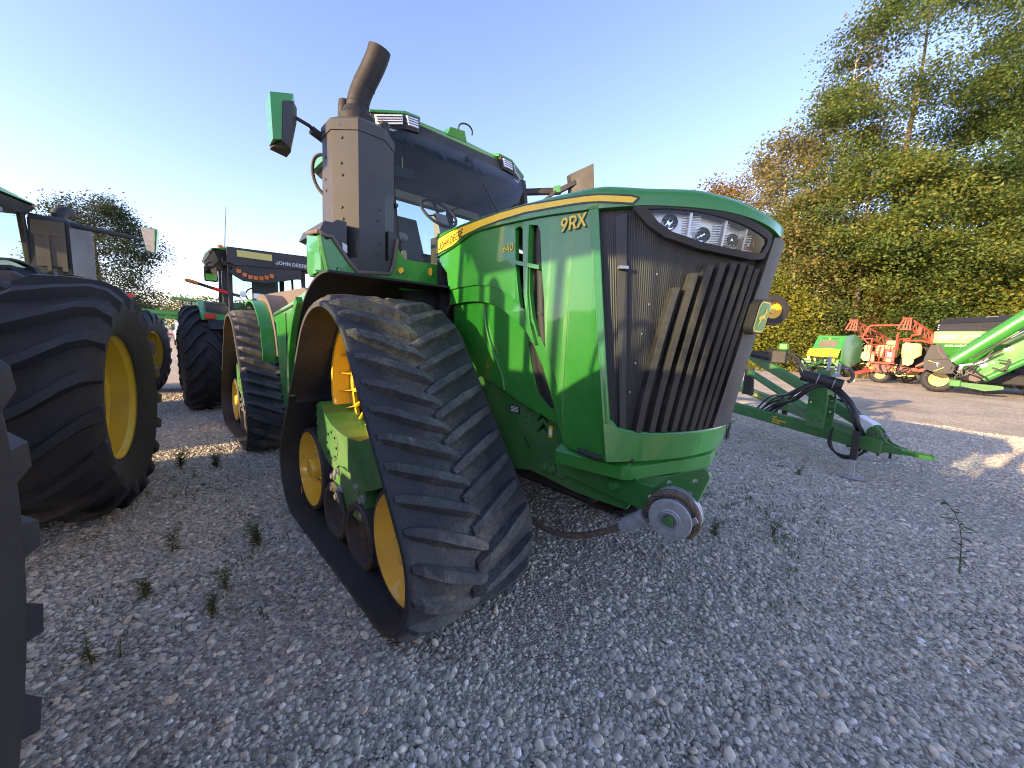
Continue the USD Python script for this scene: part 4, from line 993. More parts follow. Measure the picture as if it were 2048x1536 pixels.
# wiper, handrail, interior
wp = np.array([(-3.19, 2.32, 3.26), (-3.12, 2.50, 2.98), (-3.05, 2.70, 2.66), (-2.98, 2.83, 2.40)])
WP = T.part('wiper', tube(wp, 0.011, 6), 'black_plastic')
T.part('wiper_blade', bar((-3.14, 2.47, 3.03), (-2.985, 2.88, 2.36), 0.012, 0.03), 'black_plastic', under=WP)
T.part('wiper_motor', cyl((-3.24, 2.32, 3.28), (-3.18, 2.32, 3.27), 0.03, 14), 'black_plastic', under=WP)
T.part('grab_rail', tube(spline([(-3.50, 1.10, 3.00), (-3.55, 1.045, 2.975), (-3.58, 1.035, 2.86), (-3.56, 1.06, 2.76), (-3.50, 1.12, 2.68)], 18), 0.014, 8), 'black_plastic')
sw = np.array([math.cos(math.radians(28)), 0, math.sin(math.radians(28))])   # wheel axis, tilted
so = np.array([-3.62, 2.255, 2.84]); su = np.array([0, 1.0, 0]); sv = np.cross(np.array([-sw[2], 0, sw[0]]), su); sv = np.array([-sw[2]*1.0, 0, sw[0]])
ST = T.part('steering_wheel', tube([so+0.195*(math.cos(a)*su+math.sin(a)*np.array([-math.sin(math.radians(40)), 0, math.cos(math.radians(40))])*1.0) for a in np.linspace(0, 2*PI, 37)], 0.015, 8, False), 'black_plastic', smooth=40)
axv = np.array([math.cos(math.radians(40)), 0, math.sin(math.radians(40))])
for a in (PI*0.5+2.1, PI*0.5-2.1, PI*0.5):
    T.part('spoke', bar(so-axv*0.02, so+0.19*(math.cos(a)*su+math.sin(a)*np.array([-math.sin(math.radians(40)), 0, math.cos(math.radians(40))])), 0.03, 0.015), 'black_plastic', under=ST)
T.part('steering_column', hull(list(map(tuple, [so-axv*0.02+o for o in ((0.05, -0.06, 0), (0.05, 0.06, 0), (-0.03, -0.06, 0), (-0.03, 0.06, 0))])) + [(-3.42, 2.17, 2.5), (-3.42, 2.34, 2.5), (-3.55, 2.17, 2.5), (-3.55, 2.34, 2.5)]), 'cab_plastic', smooth=20)
T.part('console', hull([(-3.38, 2.12, 2.55), (-3.38, 2.39, 2.55), (-3.56, 2.12, 2.55), (-3.56, 2.39, 2.55), (-3.2, 2.1, 2.03), (-3.2, 2.42, 2.03), (-3.5, 2.1, 2.03), (-3.5, 2.42, 2.03)]), 'black_plastic', smooth=20)
T.part('seat', cat(box(-4.5, -4.0, YC-0.26, YC+0.26, 2.35, 2.5, 0.04), hull([(-4.5, YC-0.26, 2.4), (-4.5, YC+0.26, 2.4), (-4.38, YC-0.24, 2.45), (-4.38, YC+0.24, 2.45), (-4.66, YC-0.2, 3.0), (-4.66, YC+0.2, 3.0), (-4.56, YC-0.2, 3.0), (-4.56, YC+0.2, 3.0)]), box(-4.4, -4.1, YC-0.15, YC+0.15, 2.0, 2.36)), 'seat_cloth', smooth=25)
T.part('armrest', box(-4.35, -3.85, YC-0.42, YC-0.28, 2.55, 2.63, 0.02), 'cab_plastic')
T.part('side_console', box(-4.6, -3.7, yl+0.06, YC-0.45, 2.03, 2.45, 0.04), 'seat_cloth')
T.part('inside_mirror', cat(obox((-3.40, 1.74, 3.02), (0.02, 0.20, 0.09), (1, -0.2, 0), b=0.006), bar((-3.40, 1.74, 3.05), (-3.42, 1.74, 3.29), 0.015)), 'black_plastic')
T.part('visor', box(-3.34, -3.30, 2.0, 2.6, 3.19, 3.29), 'black_plastic')

# --- mirrors
mf = [(-3.19, 0.668, 3.165), (-3.20, 0.812, 3.215), (-3.20, 0.800, 3.17), (-3.185, 0.735, 2.885), (-3.185, 0.675, 2.87)]
mb = [(-3.36, 0.675, 3.17), (-3.36, 0.835, 3.22), (-3.33, 0.68, 2.87), (-3.26, 0.836, 3.20)]
MR = T.part('mirror', hull(mf+mb), 'green_paint', smooth=20)
T.part('mirror_bezel', hull([(-3.183, 0.745, 3.14), (-3.195, 0.810, 3.165), (-3.175, 0.730, 2.875), (-3.19, 0.782, 2.845), (-3.255, 0.846, 3.155), (-3.255, 0.842, 3.06), (-3.24, 0.795, 2.84), (-3.36, 0.846, 3.15), (-3.36, 0.795, 2.84), (-3.36, 0.69, 2.86), (-3.30, 0.69, 2.86), (-3.36, 0.745, 3.14)]), 'shroud', smooth=15, under=MR)
T.part('mirror_face', TM([(-3.365, 0.69, 3.15), (-3.365, 0.835, 3.18), (-3.365, 0.785, 2.87), (-3.365, 0.69, 2.88)], [(0, 3, 2, 1)]), 'mirror_glass', smooth=False, under=MR)
T.part('mirror_arm', cat(tube([(-3.24, 0.80, 3.09), (-3.27, 0.93, 3.075), (-3.30, 0.99, 3.05)], 0.013, 8), tube([(-3.29, 0.95, 3.06), (-3.33, 1.10, 3.02), (-3.33, 1.51, 3.02)], 0.032, 10)), 'black_plastic', under=MR)
ML = T.part('mirror', hull([(-2.90, 3.47, 3.395), (-2.66, 3.55, 3.46), (-2.64, 3.56, 3.18), (-2.88, 3.48, 3.17), (-2.98, 3.50, 3.40), (-2.74, 3.60, 3.45), (-2.74, 3.60, 3.18), (-2.96, 3.52, 3.18)]), 'black_plastic', smooth=15)
T.part('mirror_arm', cat(bar((-3.30, yr, 3.20), (-2.98, 3.42, 3.22), 0.05, 0.07, bev=0.012), bar((-3.0, 3.40, 3.22), (-2.85, 3.50, 3.30), 0.04, 0.05)), 'black_plastic', under=ML)
T.part('mirror_face', TM([(-2.975, 3.52, 3.38), (-2.76, 3.607, 3.43), (-2.76, 3.607, 3.20), (-2.955, 3.53, 3.19)], [(0, 1, 2, 3)]), 'mirror_glass', smooth=False, under=ML)
T.part('work_lamp', hull([(-2.90, 3.20, 3.13), (-2.83, 3.24, 3.13), (-2.90, 3.20, 3.19), (-2.84, 3.24, 3.20), (-2.95, 3.26, 3.13), (-2.95, 3.26, 3.19)]), 'green_paint', smooth=15)
T.part('lamp_post', bar((-3.05, yr, 3.0), (-2.88, 3.22, 3.14), 0.025), 'black_plastic')
# small green catch standing on the bonnet near the screen
T.part('washer_tank', box(-4.55, -4.2, 1.52, 1.72, 2.06, 2.3, 0.03), 'cream_tank')

# --- articulation, tank sides and the rear half
RBp = sg.Polygon([(-4.42, 2.0), (-4.60, 1.975), (-5.05, 1.90), (-5.95, 1.80), (-6.02, 1.78), (-5.99, 1.70), (-5.86, 1.66), (-5.80, 1.22), (-5.62, 0.42), (-5.55, 0.36), (-4.5, 0.60), (-4.35, 1.2)])
RB = T.part('tank_side', prism(RBp, 1.20, 1.75), 'green_paint', smooth=20)
T.part('tank_side', mirror_y(prism(RBp, 1.20, 1.75), YC), 'green_paint', smooth=20)
T.part('tank_lip', bar((-5.0, 1.195, 1.86), (-5.97, 1.195, 1.76), 0.012, 0.02), 'liner', under=RB)
T.part('tank_seam', bar((-5.33, 1.196, 1.78), (-5.33, 1.196, 0.5), 0.008, 0.012), 'liner', under=RB)
for k in range(3):
    T.part('sticker', prism(sg.box(-5.06, 1.62-0.035*k, -5.06+0.10-0.02*k, 1.64-0.035*k), 1.1965, 1.1985), 'decal_white', smooth=False, under=RB)
T.part('sticker', prism(sg.Polygon([(-4.86, 1.87), (-4.76, 1.89), (-4.80, 1.83)]), 1.1965, 1.1985), 'decal_white', smooth=False, under=RB)
T.part('frame_link', box(-5.2, -3.4, 1.75, 2*YC-1.75, 0.55, 1.5, 0.05), 'green_frame')
T.part('rear_frame', box(-7.9, -5.0, 1.8, 2*YC-1.8, 0.7, 1.75, 0.05), 'green_frame')
rf = arc_plate(XR, 1.164, 0.80, 0.83, -2, 112, 1.05, 1.20)
RFN = T.part('rear_fender', rf, 'green_paint', smooth=40)
T.part('rear_fender', mirror_y(rf, YC), 'green_paint', smooth=40)
T.part('fender_end', hull([(XR+0.80, y, 1.135) for y in (1.05, 1.20)]+[(XR+0.83, y, 1.135) for y in (1.05, 1.20)]+[(XR+0.70, y, 1.0) for y in (1.10, 1.20)]+[(XR+0.73, y, 1.0) for y in (1.10, 1.20)]), 'green_paint', smooth=20, under=RFN)
br_ = arc_plate(XR, 1.164, 0.82, 0.92, 4, 112, 1.205, 1.75)
T.part('deck_fender', br_, 'brown_plastic', smooth=40)
T.part('deck_fender', mirror_y(br_, YC), 'brown_plastic', smooth=40)
DK = T.part('rear_deck', hull([(x, y, z) for x, z in ((-5.2, 2.02), (-5.5, 2.12), (-7.9, 2.16), (-8.1, 2.0), (-8.1, 1.6), (-5.2, 1.6)) for y in (1.45, 2*YC-1.45)]), 'brown_plastic', smooth=20)
for k in range(4):
    x = -5.75-0.5*k
    T.part('deck_vent', hull([(x, 1.50, 2.125+0.015*(k > 0)), (x-0.28, 1.50, 2.135+0.012*(k > 0)), (x, 2.2, 2.135+0.015*(k > 0)), (x-0.28, 2.2, 2.145+0.012*(k > 0)), (x-0.02, 1.52, 2.15), (x-0.2, 2.1, 2.165)]), 'liner', smooth=False, under=DK)

# --- tow rope hooked to the hitch cheeks
TR = Thing('tow_rope', 'thick brown wire rope with a galvanised sheave hung from the tractor nose hitch', 'tow rope', (-0.72, 1.70, 0.0), world=True)
so_ = np.array([-0.715, 1.70, 0.815])
fc = np.array([0.16, -0.985, -0.06]); fc /= np.linalg.norm(fc)          # the sheave faces the camera side
def on_axis(m, o=so_, d=fc):
    m = m.copy(); d = np.asarray(d, float); s_ = np.cross([0, 0, 1.0], d); s_ /= np.linalg.norm(s_); u_ = np.cross(d, s_)
    m.vertices = o + np.asarray(m.vertices) @ np.stack([d, s_, u_]); return m
TR.part('sheave', on_axis(lathe([(0.022, 0.052), (0.045, 0.055), (0.05, 0.049), (0.078, 0.052), (0.093, 0.050), (0.095, 0.043), (0.093, 0.038), (0.055, 0.030), (0.055, -0.02), (0.0935, -0.028), (0.095, -0.036), (0.05, -0.045), (0.022, -0.045)], 'x', (0, 0, 0), 40, closed=True)), 'galvanised', smooth=25)
TR.part('guard', on_axis(lathe([(0.112, -0.018), (0.117, -0.018), (0.117, -0.060), (0.085, -0.066)], 'x', (0, 0, 0), 40, closed=True)), 'galvanised', smooth=25)
TR.part('yoke', on_axis(hull([(0.026, -0.02, -0.05), (0.026, 0.10, 0.035), (0.026, 0.115, 0.015), (0.026, 0.03, -0.085), (0.020, -0.02, -0.05), (0.020, 0.10, 0.035), (0.020, 0.115, 0.015), (0.020, 0.03, -0.085)])), 'galvanised', smooth=25)
PN = TR.part('pin', on_axis(cyl((-0.12, 0, 0), (0.075, 0, 0), 0.021, 18)), 'green_frame', smooth=30)
TR.part('pin_ring', on_axis(tube([(0.058, 0.036*math.cos(a), 0.036*math.sin(a)) for a in np.linspace(0, 2*PI, 25)], 0.004, 6, False)), 'galvanised', under=PN)
def rope(pts, r=0.019, n=60, strands=6, twist=16.0):
    c = spline(pts, n); L = np.linspace(0, 1, n); t = np.gradient(c, axis=0); t /= np.linalg.norm(t, axis=1, keepdims=True)
    u = np.cross(t, [0, 0, 1.0]); u /= np.linalg.norm(u, axis=1, keepdims=True); w = np.cross(t, u); out = []
    ln = np.sum(np.linalg.norm(np.diff(c, axis=0), axis=1))
    for s in range(strands):
        a = 2*PI*s/strands + L*ln*twist*2
        out.append(tube(c+r*0.58*(np.cos(a)[:, None]*u+np.sin(a)[:, None]*w), r*0.50, 7))
    return cat(*out)
def side_pt(dy, dz, off=0.0):
    return on_axis(trimesh.Trimesh([(off, dy, dz)], np.zeros((0, 3), int), process=False)).vertices[0]
loop = [side_pt(0.105*math.cos(a), 0.105*math.sin(a), -0.004) for a in np.radians(np.linspace(-50, 165, 12))]
sgn_ = 1 if loop[0][0] > loop[-1][0] else -1
if sgn_ < 0:
    loop = [side_pt(-0.105*math.cos(a), 0.105*math.sin(a), -0.004) for a in np.radians(np.linspace(-50, 165, 12))]
eye = loop + [np.array((-0.845, 1.70, 0.775)), np.array((-0.875, 1.70, 0.735))]
TR.part('rope_eye', rope(eye, 0.017, 70), 'wire_rope', smooth=40)
TR.part('ferrule', tube([(-0.845, 1.70, 0.762), (-0.852, 1.70, 0.755), (-0.95, 1.695, 0.672), (-0.962, 1.695, 0.662), (-0.968, 1.695, 0.657)], [0.036, 0.038, 0.037, 0.028, 0.015], 20), 'galvanised', smooth=40)
TR.part('rope_line', rope([(-0.955, 1.695, 0.668), (-1.08, 1.69, 0.585), (-1.25, 1.68, 0.50), (-1.45, 1.69, 0.45), (-1.70, 1.72, 0.47), (-2.0, 1.76, 0.56)], 0.017, 90), 'wire_rope', smooth=40)
# ------------------------------------------------------------------ wheeled tractors around it
def tyre_meshes(r, w, rim, nl=22, hl=0.05, seed=0, yaw_lug=-0.36):
    """tyre carcass and its lugs, axis along y, centred on the origin; also the dished rim (outer face towards +y)"""
    h = w/2
    prof = [(rim, -h*0.80), (rim+0.03, -h*0.86), (r*0.5+rim*0.5, -h*1.0), (r-0.16, -h*0.985), (r-0.09, -h*0.93), (r-0.045, -h*0.80), (r-0.020, -h*0.5), (r-0.012, 0),
            (r-0.020, h*0.5), (r-0.045, h*0.80), (r-0.09, h*0.93), (r-0.16, h*0.985), (r*0.5+rim*0.5, h*1.0), (rim+0.03, h*0.86), (rim, h*0.80)]
    body = lathe(prof, 'y', (0, 0, 0), 72)
    def rr(y):
        a = np.abs(y)/h
        return np.interp(a, [0, 0.5, 0.8, 0.93, 0.985, 1.0], [r-0.012, r-0.020, r-0.045, r-0.09, r-0.16, r-0.24])
    lugs = []
    for side in (-1, 1):
        for k in range(nl):
            t0 = 2*PI*(k+(0.5 if side > 0 else 0))/nl
            a = np.array([-0.03, 0.15, 0.45, 0.75, 0.90, 0.975, 0.995])
            y = side*h*a
            th = t0 + yaw_lug*np.array([0.0, 0.09, 0.36, 0.74, 0.92, 1.0, 1.02])
            ww = np.array([0.034, 0.042, 0.044, 0.050, 0.058, 0.066, 0.07])*r
            hh = np.array([0.02, hl, hl, hl, hl*0.95, hl*0.6, 0.008])
            base = rr(y); V = []
            for i in range(7):
                for dw, dh in ((-1.15, -0.01), (-0.75, hh[i]), (0.75, hh[i]), (1.15, -0.01)):
                    an = th[i] + dw*ww[i]/r
                    rad = base[i]+dh
                    yy = y[i] + (side*dh*0.7 if a[i] > 0.93 else 0)
                    V.append((rad*math.sin(an), yy, rad*math.cos(an)))
            Fc = [(i*4+j, (i+1)*4+j, (i+1)*4+j+1, i*4+j+1) for i in range(6) for j in range(3)] + [(0, 1, 2, 3), (27, 26, 25, 24)]
            m = TM(V, Fc, False)
            if side > 0:
                m.invert()
            lugs.append(m)
    R = rim
    rimm = lathe([(R+0.02, h*0.84), (R+0.025, h*0.80), (R, h*0.76), (R-0.025, h*0.70), (R-0.03, h*0.45), (R-0.06, h*0.42), (R-0.07, h*0.12), (R-0.10, h*0.08), (R-0.11, -h*0.12), (R*0.55, -h*0.18), (R*0.34, -h*0.10), (0.10, -h*0.10), (0.10, h*0.05), (0, h*0.05)], 'y', (0, 0, 0), 64)
    rin = lathe([(R+0.02, -h*0.84), (R, -h*0.76), (R-0.03, -h*0.45), (R-0.1, -h*0.13)], 'y', (0, 0, 0), 48)
    return body, lugs, cat(rimm, rin)

def rotz(m, a, t=(0, 0, 0)):
    m = m.copy(); c, s = math.cos(a), math.sin(a); v = np.asarray(m.vertices)
    m.vertices = np.stack([c*v[:, 0]-s*v[:, 1], s*v[:, 0]+c*v[:, 1], v[:, 2]], 1)+np.asarray(t, float); return m

def add_wheel(t, c, r, w, rim, yaw=0.0, out=1, nl=22, hl=0.05, split=False, yl=-0.36, roll=0.0):
    b, lg, rm = tyre_meshes(r, w, rim, nl, hl, yaw_lug=yl)
    def place(m):
        m = m.copy(); v = np.asarray(m.vertices); cr, sr = math.cos(roll), math.sin(roll)
        m.vertices = np.stack([cr*v[:, 0]+sr*v[:, 2], v[:, 1], -sr*v[:, 0]+cr*v[:, 2]], 1)
        if out < 0:
            m = mirror_y(m, 0)
        return rotz(m, yaw, c)
    p = t.part('tyre', place(b), 'tyre_side', smooth=50)
    if split:
        for m in lg:
            t.part('lug', place(m), 'tyre_rubber', smooth=25, under=p)
    else:
        t.part('lugs', cat(*[place(m) for m in lg]), 'tyre_rubber', smooth=25, under=p, kind='stuff')
    q = t.part('rim', place(rm), 'yellow_paint', smooth=35)
    return p

def cab_block(t, x0, x1, hw, z0, z1, roof_over=0.15, lamps=True, roof_mat='green_paint', rhw=None):
    """pillars, panes, floor, seat and a roof with lamps; heading +x"""
    for x, y in ((x0, -hw), (x0, hw), (x1, -hw*0.94), (x1, hw*0.94), ((x0+x1)/2-0.1, -hw), ((x0+x1)/2-0.1, hw)):
        t.part('pillar', bar((x, y, z0), (x-(0.06 if x == x1 else -0.04), y*0.97, z1), 0.07, 0.06, bev=0.012), 'black_plastic')
    for s in (-1, 1):
        y = s*hw*0.98
        t.part('side_glass', TM([(x0, y, z0+0.05), (x1, y*0.96, z0+0.05), (x1-0.05, y*0.95, z1), (x0+0.03, y*0.97, z1)], [(0, 1, 2, 3)]), 'window_glass', smooth=False)
        t.part('sill', box(x0, x1, s*hw-0.04, s*hw+0.04, z0-0.05, z0+0.05, 0.01), 'black_plastic')
    t.part('front_glass', TM([(x1, -hw*0.94, z0-0.1), (x1, hw*0.94, z0-0.1), (x1-0.06, hw*0.92, z1), (x1-0.06, -hw*0.92, z1)], [(0, 1, 2, 3)]), 'window_glass', smooth=False)
    t.part('rear_glass', TM([(x0, -hw*0.96, z0+0.15), (x0, hw*0.96, z0+0.15), (x0+0.04, hw*0.94, z1), (x0+0.04, -hw*0.94, z1)], [(0, 1, 2, 3)]), 'window_glass', smooth=False)
    t.part('cab_floor', box(x0, x1, -hw+0.02, hw-0.02, z0-0.30, z0-0.02, 0.02), 'liner')
    t.part('seat', cat(box(x0+0.35, x0+0.85, -0.25, 0.25, z0+0.2, z0+0.35, 0.04), box(x0+0.30, x0+0.42, -0.22, 0.22, z0+0.3, z0+0.95, 0.04)), 'seat_cloth')
    t.part('steering_wheel', cat(tube([(x1-0.45+0.09*math.sin(a), 0.19*math.cos(a), z0+0.55+0.17*math.sin(a)) for a in np.linspace(0, 2*PI, 25)], 0.014, 6, False), bar((x1-0.42, 0, z0+0.53), (x1-0.2, 0, z0+0.1), 0.07)), 'black_plastic')
    ro = roof_over; hw = rhw or hw
    rp_ = [(x, s*y, z) for x, y, z in ((x1+ro, hw*0.75, z1+0.16), (x1+ro-0.12, hw*1.08, z1+0.12), ((x0+x1)/2, hw*0.7, z1+0.30), ((x0+x1)/2, hw*1.1, z1+0.18), (x0-ro, hw*0.75, z1+0.20), (x0-ro+0.1, hw*1.08, z1+0.15), (x1+ro-0.02, hw*0.75, z1+0.11), (x0-ro+0.02, hw*0.75, z1+0.14), ((x0+x1)/2, hw*1.1, z1+0.12)) for s in (-1, 1)]
    rf_ = t.part('roof', hull(rp_), roof_mat, smooth=28)
    t.part('roof_lining', hull([(x, s*y, z) for x, y, z in ((x1+ro-0.03, hw*0.74, z1+0.135), (x1+ro-0.14, hw*1.04, z1+0.10), (x0-ro+0.04, hw*0.74, z1+0.15), (x0-ro+0.13, hw*1.04, z1+0.12), (x1-0.02, hw*0.95, z1-0.03), (x0+0.02, hw*0.95, z1-0.03)) for s in (-1, 1)]), 'black_plastic', smooth=25, under=rf_)
    if lamps:
        for s in (-1, 1):
            for a in (0.42, 0.72):
                t.part('roof_lamp', obox((x1+ro-0.05, s*hw*a, z1+0.075), (0.03, 0.17, 0.075), (1, 0, -0.25), b=0.006), 'reflector', under=rf_)
                t.part('roof_lamp', obox((x0-ro+0.06, s*hw*a, z1+0.09), (0.03, 0.15, 0.06), (1, 0, 0.25), b=0.006), 'reflector', under=rf_)
    return rf_

def fender_arc(t, cx, cz, r, y0, y1, a0, a1, m='green_paint', th=0.025):
    return t.part('fender', arc_plate(cx, cz, r, r+th, a0, a1, y0, y1), m, smooth=40)

# --- the articulated wheel tractor parked alongside: its two near tyres frame the left edge
RA = math.radians(-11)
ca, sa = math.cos(RA), math.sin(RA)
A_ = Thing('wheel_tractor', 'green tractor whose huge dark tyres and yellow dish rim fill the left edge', 'tractor', (-3.28, -2.50, 0))
def rear(x, y, z=0.0):          # a point of the rear half, which is swung about the hinge
    return (ca*x-sa*y, sa*x+ca*y, z)
add_wheel(A_, (2.16, 1.61, 1.0), 1.0, 1.10, 0.56, 0.0, 1, nl=20, hl=0.075, split=True, roll=0.06)
add_wheel(A_, (2.16, -1.61, 1.0), 1.0, 1.10, 0.56, 0.0, -1, nl=22)
rc = (-2.00, 1.45); rc2 = (-2.00, -1.45)
wl = np.array([-4.85+3.28, -0.66+2.50])
add_wheel(A_, (wl[0], wl[1], 0.95), 0.95, 1.06, 0.535, RA, 1, nl=19, hl=0.075, split=True, roll=0.11)
wr = wl - 2.9*np.array([-sa, ca]); add_wheel(A_, (wr[0], wr[1], 0.95), 0.95, 1.06, 0.535, RA, -1, nl=20)
rc_ = (wl+wr)/2
A_.part('front_axle', cyl((2.16, -1.2, 1.0), (2.16, 1.2, 1.0), 0.16, 18), 'green_frame')
A_.part('rear_axle', cyl((wl[0]*0.8+wr[0]*0.2, wl[1]*0.8+wr[1]*0.2, 1.0), (wr[0]*0.8+wl[0]*0.2, wr[1]*0.8+wl[1]*0.2, 1.0), 0.16, 18), 'green_frame')
A_.part('front_frame', box(-0.1, 4.1, -0.42, 0.42, 0.75, 1.35, 0.04), 'green_frame')
A_.part('rear_frame', rotz(box(-1.5, 1.7, -0.42, 0.42, 0.75, 1.45, 0.04), RA, (rc_[0]-0.1, rc_[1], 0)), 'green_frame')
A_.part('rear_deck', rotz(hull([(x, y, z) for x, z in ((-1.2, 2.02), (1.3, 2.0), (1.5, 1.5), (-1.3, 1.4)) for y in (-0.6, 0.6)]), RA, (rc_[0], rc_[1], 0)), 'green_paint', smooth=20)
A_.part('hood', hull([(x, s*y, z) for x, y, z in ((2.05, 0.52, 2.46), (2.05, 0.60, 2.36), (3.9, 0.56, 2.22), (4.4, 0.30, 2.16), (3.85, 0.62, 2.14), (4.42, 0.32, 2.05), (4.35, 0.30, 1.15), (3.9, 0.58, 1.15), (2.05, 0.6, 1.25)) for s in (-1, 1)]), 'green_paint', smooth=25)
cab_block(A_, 0.22, 1.95, 0.84, 2.05, 3.30, 0.18)
A_.part('muffler_shroud', hull([(2.15+0.22*math.cos(PI/8+k*PI/4), -0.98+0.22*math.sin(PI/8+k*PI/4), z) for k in range(8) for z in (1.95, 3.05)]), 'shroud', smooth=10)
A_.part('exhaust_pipe', tube(spline([(2.15, -0.98, 3.05), (2.15, -0.98, 3.3), (2.21, -0.95, 3.5), (2.31, -0.9, 3.7)], 12), 0.085, 16), 'exhaust', smooth=40)
for s in (-1, 1):
    A_.part('mirror_arm', tube([(1.92, s*0.84, 3.05), (1.97, s*1.30, 3.02), (1.99, s*1.65, 2.98)], 0.03, 8), 'black_plastic')
    A_.part('mirror', hull([(2.07, s*1.55, 3.15), (2.07, s*1.78, 3.18), (1.91, s*1.56, 3.15), (1.91, s*1.80, 3.18), (2.05, s*1.60, 2.78), (2.05, s*1.72, 2.78), (1.91, s*1.60, 2.78), (1.91, s*1.74, 2.78)]), 'green_paint', smooth=15)
    fender_arc(A_, 2.16, 1.02, 1.16, s*0.75 if s > 0 else -1.5, 1.5 if s > 0 else -0.75, 45, 160)
A_.part('step', box(0.25, 0.85, 0.9, 1.25, 0.6, 1.9, 0.03), 'black_plastic')

# --- a row crop tractor type: one stands behind the tracked tractor, one further left
def row_crop(name, label, loc, heading, shroud, wheel_w=0.58, wy=1.0, hw=0.80, scale=1.0):
    t = Thing(name, label, 'tractor', loc, heading)
    if scale != 1.0:
        t.x.AddScaleOp().Set(Gf.Vec3f(scale, scale, scale))
    add_wheel(t, (0, wy, 0.97), 0.97, wheel_w, 0.52, 0, 1, nl=20, roll=0.1)
    add_wheel(t, (0, -wy, 0.97), 0.97, wheel_w, 0.52, 0, -1, nl=20, roll=0.2)
    add_wheel(t, (2.95, wy, 0.78), 0.78, 0.46, 0.40, 0, 1, nl=18)
    add_wheel(t, (2.95, -wy, 0.78), 0.78, 0.46, 0.40, 0, -1, nl=18)
    t.part('rear_axle', cyl((0, -wy, 0.97), (0, wy, 0.97), 0.15, 16), 'green_frame')
    t.part('front_axle', cyl((2.95, -wy, 0.78), (2.95, wy, 0.78), 0.10, 14), 'green_frame')
    t.part('frame', box(-0.5, 3.4, -0.33, 0.33, 0.70, 1.25, 0.04), 'green_frame')
    t.part('hitch', cat(bar((-0.5, 0.35, 0.6), (-1.15, 0.42, 0.55), 0.07, 0.10), bar((-0.5, -0.35, 0.6), (-1.15, -0.42, 0.55), 0.07, 0.10), bar((-0.45, 0, 1.0), (-1.0, 0, 0.95), 0.07)), 'green_frame')
    t.part('hood', hull([(x, s*y, z) for x, y, z in ((0.95, 0.40, 2.12), (0.95, 0.46, 1.98), (3.4, 0.40, 1.95), (3.7, 0.25, 1.88), (3.7, 0.28, 1.2), (3.4, 0.42, 1.15), (0.95, 0.46, 1.15)) for s in (-1, 1)]), 'green_paint', smooth=25)
    cab_block(t, -0.80, 0.92, hw, 1.72, 2.78, 0.20, rhw=0.80)
    for s in (-1, 1):
        y0, y1 = (0.62, wy-0.06) if s > 0 else (-wy+0.06, -0.62)
        t.part('fender', arc_plate(0, 0.97, 1.06, 1.085, 38, 148, y0, y1), 'black_plastic', smooth=40)
        t.part('fender_top', hull([(x, s*y, z) for x, y, z in ((-0.75, 0.70, 1.78), (-0.75, 1.05, 1.80), (-0.1, 0.70, 2.06), (-0.1, 1.05, 2.05), (0.6, 0.7, 1.95), (0.6, 1.05, 1.9), (-0.80, 0.70, 1.70), (-0.80, 1.05, 1.70), (0.6, 0.7, 1.8))]), 'green_paint', smooth=25)
        t.part('tail_lamp', obox((-0.83, s*0.93, 1.76), (0.04, 0.16, 0.09), (1, 0, 0), b=0.01), 'red_lens')
    return t

B_ = row_crop('wheel_tractor', 'green tractor seen from behind with amber lamp strip and lettered roof sign', (-9.55, 1.70, 0), PI, False, 0.58, 1.02, hw=0.62)
# rear roof light bar, sign and number strip
B_.part('roof_valance', hull([(-1.02, y, z) for y, z in ((0.66, 2.98), (-0.75, 3.02), (0.66, 2.72), (0.54, 2.68), (-0.75, 2.76))] + [(-0.85, y, z) for y, z in ((0.66, 2.98), (-0.75, 3.02), (0.66, 2.72), (0.54, 2.68), (-0.75, 2.76))]), 'black_plastic', smooth=15)
B_.part('roof_strip', box(-1.03, -1.022, -0.02, 0.52, 2.83, 2.945), 'decal_dull')
sg_ = B_.part('roof_sign', box(-1.03, -1.022, -0.72, -0.04, 2.755, 2.86), 'shroud')
B_.part('lettering', text_on('JOHN DEERE', 0.062, plane_fn((-1.033, -0.07, 2.785), (0, -1, 0), (0, 0, 1)), bold=True, wide=1.05), 'steel', smooth=False, under=sg_)
lb = B_.part('lamp_panel', hull([(-1.0, y, z) for y, z in ((0.64, 2.56), (0.50, 2.70), (-0.52, 2.76), (-0.52, 2.58), (0.10, 2.42), (0.42, 2.43))] + [(-0.85, y, z) for y, z in ((0.64, 2.56), (0.50, 2.70), (-0.52, 2.76), (-0.52, 2.58), (0.10, 2.42), (0.42, 2.43))]), 'black_plastic', smooth=15)
for k in range(7):
    y = 0.50-0.085*k; z = (2.585, 2.53, 2.50, 2.495, 2.50, 2.525, 2.56)[k]
    B_.part('hazard_lamp', hull([(-1.012, y+dy, z+dz) for dy, dz in ((0.036, 0.034), (-0.036, 0.03), (0.03, -0.034), (-0.03, -0.036))] + [(-0.99, y+dy, z+dz) for dy, dz in ((0.04, 0.04), (-0.04, 0.035), (0.035, -0.04), (-0.035, -0.04))]), 'amber', smooth=15, under=lb)
B_.part('roof_edge_lamp', tube(spline([(-0.95, 0.72, 2.80), (-1.0, 0.70, 2.68), (-1.0, 0.56, 2.66)], 10), 0.012, 6), 'black_plastic')
B_.part('beacon', cat(lathe([(0, 0.12), (0.045, 0.10), (0.06, 0.05), (0.06, 0.0), (0, 0)], 'z', (-0.75, 0.72, 2.92), 20)), 'amber', smooth=40)
B_.part('beacon_stem', cyl((-0.75, 0.72, 2.75), (-0.75, 0.72, 2.92), 0.025, 10), 'black_plastic')
B_.part('antenna', tube([(-0.75, 0.66, 2.95), (-0.76, 0.64, 3.30), (-0.77, 0.61, 3.70)], [0.008, 0.006, 0.004], 6), 'black_plastic')
